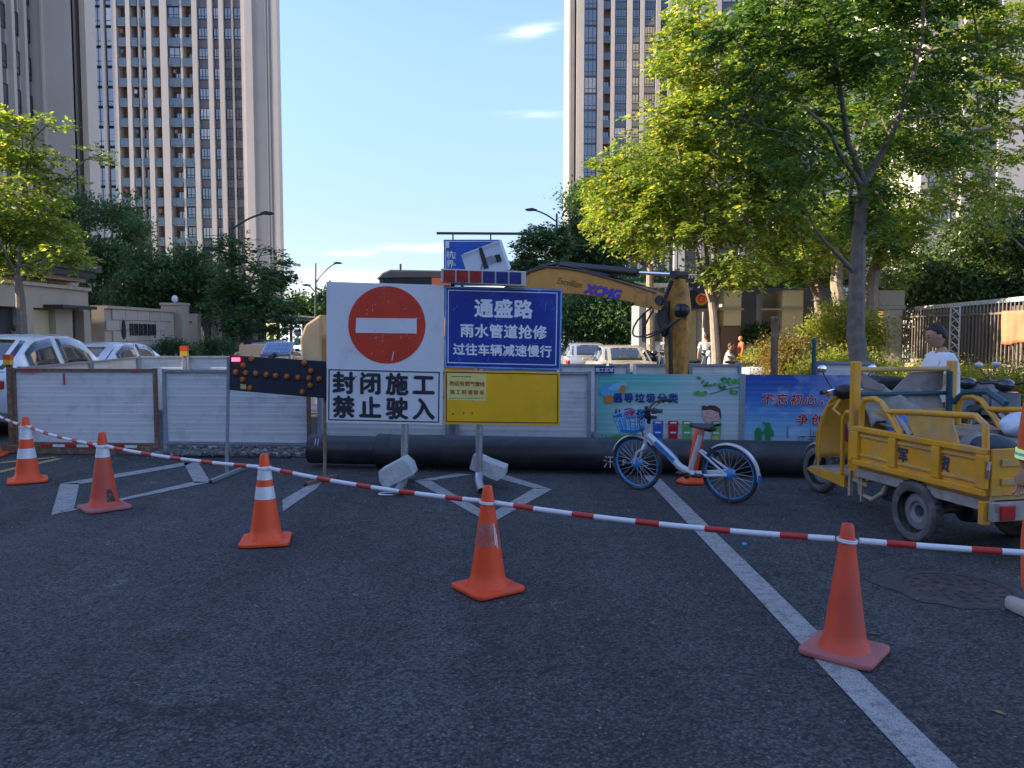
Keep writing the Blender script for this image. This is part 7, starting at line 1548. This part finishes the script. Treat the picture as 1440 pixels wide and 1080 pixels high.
def person(label, loc, rz, H=1.7, top=M['shirt'], legs=M['trousers'], pose='stand', head_tilt=.0, sleeve='short', shoes=M['black'], hair=M['hair'], arms=None, step=0.0, detail=True, lvl=2, seat=0):
    """local: faces +x; shoulders along y"""
    t = thing('person', label, 'person', (0, 0, 0)); k = H/1.7; L = []
    hip = .90 if not seat else seat
    hip *= k
    pel = V(0, 0, hip); che = V(.01, 0, hip+.36*k); nk = V(.0, 0, hip+.54*k); hd = V(.03+head_tilt*.10, 0, hip+.70*k)
    sh = {s: V(0, .185*s*k, hip+.47*k) for s in (1, -1)}
    arms = arms or {s: (V(.02, .24*s, .20), V(.12, .24*s, -.04)) for s in (1, -1)}
    el_ = {s: V(arms[s][0].x, arms[s][0].y, hip/k+arms[s][0].z)*k for s in (1, -1)}; wr = {s: V(arms[s][1].x, arms[s][1].y, hip/k+arms[s][1].z)*k for s in (1, -1)}
    if seat: kn = {s: V(.42, .12*s, hip/k+.0)*k for s in (1, -1)}; an = {s: V(.45, .12*s, .10)*k for s in (1, -1)}
    else: kn = {s: V(.04+step*.22*s, .10*s, .49)*k for s in (1, -1)}; an = {s: V(-.02+step*.40*s, .10*s, .09+(.03 if s < 0 and step else 0))*k for s in (1, -1)}
    # one continuous body
    v = [pel, V(0, 0, hip+.18*k), che, nk, nk+V(.01, 0, .06*k)]; e = [(0, 1), (1, 2), (2, 3), (3, 4)]; r = [(.115*k, .085*k), (.10*k, .075*k), (.13*k, .09*k), .06*k, .052*k]
    for s in (1, -1):
        b = len(v); v += [sh[s], el_[s], wr[s]]; e += [(2, b), (b, b+1), (b+1, b+2)]; r += [.058*k, .042*k, .028*k]
        b = len(v); v += [V(0, .09*s, hip/k-.06)*k, kn[s], an[s]]; e += [(0, b), (b, b+1), (b+1, b+2)]; r += [.075*k, .055*k, .04*k]
    skin_mesh('body', v, e, r, M['skin'], t, 0, lvl)
    # head with nose, ears, eyes
    hm = MB(); hm.ell((0, 0, 0), (.096*k, .078*k, .118*k), 20, 14); q = Matrix.Rotation(head_tilt, 3, 'Y')
    for i, p in enumerate(hm.v):
        z = p.z/(.118*k)
        if z < -.1: p.y *= 1-.25*(-z-.1); p.x = p.x*(1-.10*(-z)) + .012*k*(-z)
        if p.x > .07*k and -.35 < z < .2 and abs(p.y) < .02*k: p.x += .018*k*(1-abs(z+.1)/.4)
        hm.v[i] = hd+q@p
    hm.ell(hd+q@V(.092*k, 0, -.018*k), (.020*k, .013*k, .022*k), 8, 6)
    h = hm.build('head', M['skin'], t, smooth=True)
    for s in (1, -1):
        MB().ell(hd+q@V(-.002, .079*s*k, -.01*k), (.020*k, .009*k, .030*k), 10, 6).build('ear', M['skin'], h, smooth=True); MB().ell(hd+q@V(.083*k, .030*s*k, .012*k), (.010*k, .013*k, .007*k), 8, 6).build('eye', M['black'], h)
        MB().box(hd+q@V(.086*k, .032*s*k, .036*k), (.008, .028*k, .006)).build('eyebrow', hair, h)
    MB().box(hd+q@V(.082*k, 0, -.055*k), (.010, .040*k, .007)).build('mouth', pm('lip', (.30, .10, .08), .5), h)
    hr = MB(); hr.ell((0, 0, 0), (.102*k, .083*k, .121*k), 28, 22); keep = []
    hr.f = [f for f in hr.f if (lambda c: c.z > (.078*k if c.x > .05*k else .078*k-(.05*k-c.x)*1.35 if c.x > -.04*k else -.055*k))(sum((hr.v[i] for i in f), Vector())/4)]; hr.m = [0]*len(hr.f)
    for i, p in enumerate(hr.v): hr.v[i] = hd+q@(p+V(-.008*k, 0, .006*k))
    hr.build('hair', hair, t, smooth=True, solid=.006)
    # clothes follow the body, a little larger
    v = [pel+V(0, 0, -.07*k), V(0, 0, hip+.14*k), che, nk+V(0, 0, -.01*k)]; e = [(0, 1), (1, 2), (2, 3)]; r = [(.205*k, .165*k), (.195*k, .15*k), (.20*k, .14*k), .088*k]
    for s in (1, -1):
        b = len(v); end = el_[s] if sleeve == 'short' else wr[s]
        v += [sh[s]]+([sh[s].lerp(el_[s], .75)] if sleeve == 'short' else [el_[s], wr[s].lerp(el_[s], .08)]); e += [(2, b)]+([(b, b+1)] if sleeve == 'short' else [(b, b+1), (b+1, b+2)]); r += [.085*k]+([.078*k] if sleeve == 'short' else [.066*k, .052*k])
    skin_mesh('shirt' if sleeve == 'short' else 'jacket', v, e, r, top, t, 0, lvl)
    v = [pel+V(0, 0, .0), pel+V(0, 0, .12*k)]; e = [(0, 1)]; r = [(.155*k, .125*k), (.15*k, .12*k)]
    for s in (1, -1):
        b = len(v); v += [V(0, .085*s, hip/k-.12)*k, kn[s], an[s]+V(0, 0, .02)]; e += [(0, b), (b, b+1), (b+1, b+2)]; r += [.112*k, .078*k, .062*k]
    skin_mesh('trousers', v, e, r, legs, t, 0, lvl)
    for s in (1, -1):
        a = an[s]; MB().prism([a+V(x, y, -.09*k) for x, y in ((-.09*k, -.04*k), (-.09*k, .04*k), (.06*k, .05*k), (.17*k, .035*k), (.19*k, 0), (.17*k, -.035*k), (.06*k, -.05*k))], (0, 0, .075*k)).build('shoe', shoes, t, bevel=.02, smooth=True)
        if detail:                                             # palm, four unequal fingers and a thumb
            w_ = wr[s]; dn = (w_-el_[s]).normalized(); fw = V(1, 0, 0); fw = (fw-dn*fw.dot(dn)).normalized(); sd_ = dn.cross(fw)
            hh = MB().path([w_, w_+dn*.04*k, w_+dn*.085*k], [.024*k, .036*k, .032*k], 8).build('hand', M['skin'], t, smooth=True)
            for j, fl in enumerate((.066, .075, .070, .055)):
                b = w_+dn*.08*k+fw*(.026-.018*j)*k; MB().path([b-dn*.01, b+dn*fl*.5*k, b+dn*fl*.85*k-sd_*s*.012*k, b+dn*fl*1.0*k-sd_*s*.024*k], [.0095*k, .009*k, .0085*k, .006*k], 7).build('finger', M['skin'], hh, smooth=True)
            b = w_+dn*.03*k+fw*.025*k; MB().path([b, b+dn*.03*k+fw*.022*k, b+dn*.055*k+fw*.022*k], [.012*k, .011*k, .008*k], 7).build('thumb', M['skin'], hh, smooth=True)
    t.location = loc; t.rotation_euler = (0, 0, rz); return t
c = P(1329, 474, 7.9)
person('man in a white T-shirt looking down behind the yellow tricycle', (c.x, 7.95, 0), R(176), 1.665, head_tilt=.32, arms={1: (V(.10, .22, .22), V(.28, .14, .10)), -1: (V(.10, -.22, .22), V(.30, -.14, .12))}, lvl=3, hair=pm('greying_hair', (.018, .015, .014), .7, var=.3, vs=60))
ORJ = pm('work_orange', (.80, .13, .04), .8, var=.08, vs=6, bump=.4, bs=18)
wk = G(1437, 878); wx = P(1437, 650, 4.3)
w1 = person('worker in orange work clothes with reflective bands, only arm and shoe inside the right edge', (wx.x+.262, 4.30, 0), R(100), 1.68, top=ORJ, legs=ORJ, sleeve='long', shoes=pm('pale_shoe', (.48, .42, .36), .7, var=.15), step=.30, arms={1: (V(.0, .245, .22), V(.03, .255, -.03)), -1: (V(.06, -.24, .22), V(.2, -.2, .02))})
RF = pm('reflective_green_glow', (.45, .75, .30), .3, emit=(.4, .8, .3, .15)); RF2 = pm('reflective_silver', (.7, .72, .72), .3)  # green bands given a faint glow on top of their colour
k_ = 1.68/1.7
e_ = V(.0, .245, .90+.22)*k_; w_ = V(.03, .255, .90-.03)*k_
# bands round the sleeve
for f0, f1, m_ in ((.55, .62, RF), (.625, .69, RF2), (.695, .76, RF)):
    o = MB().tube(e_.lerp(w_, f0), e_.lerp(w_, f1), .072-.02*f0, .072-.02*f1, n=16, m=0).build('reflective_band', m_, w1, smooth=True)
    o.location = V(0, 0, 0)
for o in [o for o in w1.children if o.name.startswith('reflective_band')]:
    pass
c = P(21, 467, 20.5)
person('person in a white top standing at the left gatehouse door', (c.x, 20.5, .12), R(150), 1.66, lvl=1, detail=False)
c = P(1025, 500, 21)
person('person in a pale top sitting on a scooter by the gate pillar', (c.x, 21, .12), R(-10), 1.45, top=pm('pale_pink_shirt', (.62, .50, .48), .8), lvl=1, detail=False, seat=.62, head_tilt=.2, arms={1: (V(.2, .2, .26), V(.38, .15, .25)), -1: (V(.2, -.2, .26), V(.38, -.15, .25))})
person('child in orange facing the seated person by the gate pillar', (c.x+.34, 21.05, .55), R(185), .95, top=ORJ, legs=ORJ, lvl=1, detail=False, hair=pm('orange_cap', (.75, .20, .08), .6))
c = P(993, 492, 22.5)
person('person in light grey standing by the parked scooters near the gate', (c.x, 22.5, .12), R(90), 1.45, top=pm('light_grey_top', (.50, .50, .52), .8), lvl=1, detail=False)

# ------------------------------------------------------------------ electric scooters
def scooter(label, loc, rz, paint, quilt=None, lz=0):
    t = thing('electric_scooter', label, 'scooter', (0, 0, 0))
    for x in (0, 1.15): 
        w_ = MB().lathe([(.13, -.04), (.20, -.045), (.22, -.02), (.22, .02), (.20, .045), (.13, .04)], (x, 0, .22), 20, M=Mw).build('wheel', M['rubber'], t, smooth=True); MB().lathe([(.13, -.03), (.05, -.04), (.05, .04), (.13, .03)], (x, 0, .22), 12, M=Mw).build('rim', M['silver'], w_)
    MB().prism([V(-.22, -.13, .42), V(.30, -.13, .30), V(.42, -.13, .28), V(.40, -.13, .62), V(-.10, -.13, .68), V(-.35, -.13, .66), V(-.38, -.13, .58)], (0, .26, 0)).build('rear_body', paint, t, bevel=.05, smooth=True)
    MB().bb(.36, .86, -.14, .14, .24, .31).build('foot_board', M['black'], t, bevel=.02)
    MB().prism([V(.82, -.17, .26), V(.92, -.17, .28), V(1.02, -.17, .60), V(1.0, -.17, .88), V(.93, -.17, .90), V(.90, -.17, .60)], (0, .34, 0)).build('front_shield', paint, t, bevel=.04, smooth=True)
    MB().grid(lambda u, v: V(-.38+.74*u, .14*math.sin((v-.5)*3.14)*(1-.2*u), .70+.06*math.cos((v-.5)*3.14)+.04*(1-u)**2), 12, 8).build('saddle', M['black'], t, smooth=True, solid=.03)
    MB().tube((1.13, 0, .26), (.95, 0, .95), .03).build('fork', M['darkmetal'], t)
    for s_ in (1, -1):
        MB().path([V(.95, 0, .96), V(.93, .16*s_, 1.0), V(.86, .32*s_, 1.0)], .016, 8).build('handlebar', M['black'], t, smooth=True); MB().path([V(.92, .18*s_, 1.0), V(.94, .28*s_, 1.14), V(.94, .30*s_, 1.18)], .006, 5).build('mirror_stem', M['black'], t); MB().ell((.94, .31*s_, 1.21), (.012, .05, .04), 10, 6).build('mirror', M['silver'], t, smooth=True)
    MB().ell((.98, 0, .97), (.09, .12, .08), 12, 8).build('headlamp_pod', paint, t, smooth=True); MB().box((-.32, 0, .60), (.03, .14, .05)).build('tail_light', M['red'], t, bevel=.01)
    MB().prism([V(-.55, -.15, .74), V(-.28, -.15, .74), V(-.28, -.15, .98), V(-.52, -.15, .98)], (0, .30, 0)).build('top_box', M['black'], t, bevel=.04) if lz else None
    if quilt: MB().grid(lambda u, v: V(1.05-.10*math.sin(u*3.14)+.08*v*v-.25*v*abs(u-.5), .36*(u-.5)*2, 1.0-.62*v+.02*math.sin(u*14+v*6)), 20, 12).build('wind_quilt', quilt, t, smooth=True, solid=.02)
    t.location = loc; t.rotation_euler = (0, 0, rz); return t
c = P(1410, 560, 8.8); QU = pm('quilt_grey_pink', (.36, .31, .30), .7, var=.3, vs=7, bump=.6, bs=20)
scooter('electric scooter with a grey wind quilt behind the tricycle at right', (c.x-.1, 9.0, 0), R(70), CDARK, QU); c = P(1455, 560, 8.6); scooter('dark electric scooter with mirrors at the right edge', (c.x+.1, 8.6, 0), R(80), CDARK, None, 1)
for (px, Y, h, lb, pt) in ((966, 20.6, 200, 'dark scooter parked just right of the excavator stick', CDARK), (985, 20.9, 170, 'pale scooter parked left of the sunlit trunk', CSILV), (1040, 20.6, 190, 'scooter under the person sitting by the gate pillar', CDARK), (1056, 19.2, 160, 'pale blue scooter in front of the gate pillars', pm('scooter_pale', (.45, .5, .55), .4))):
    c = P(px, 500, Y); scooter(lb, (c.x, Y, .12), R(h), pt)
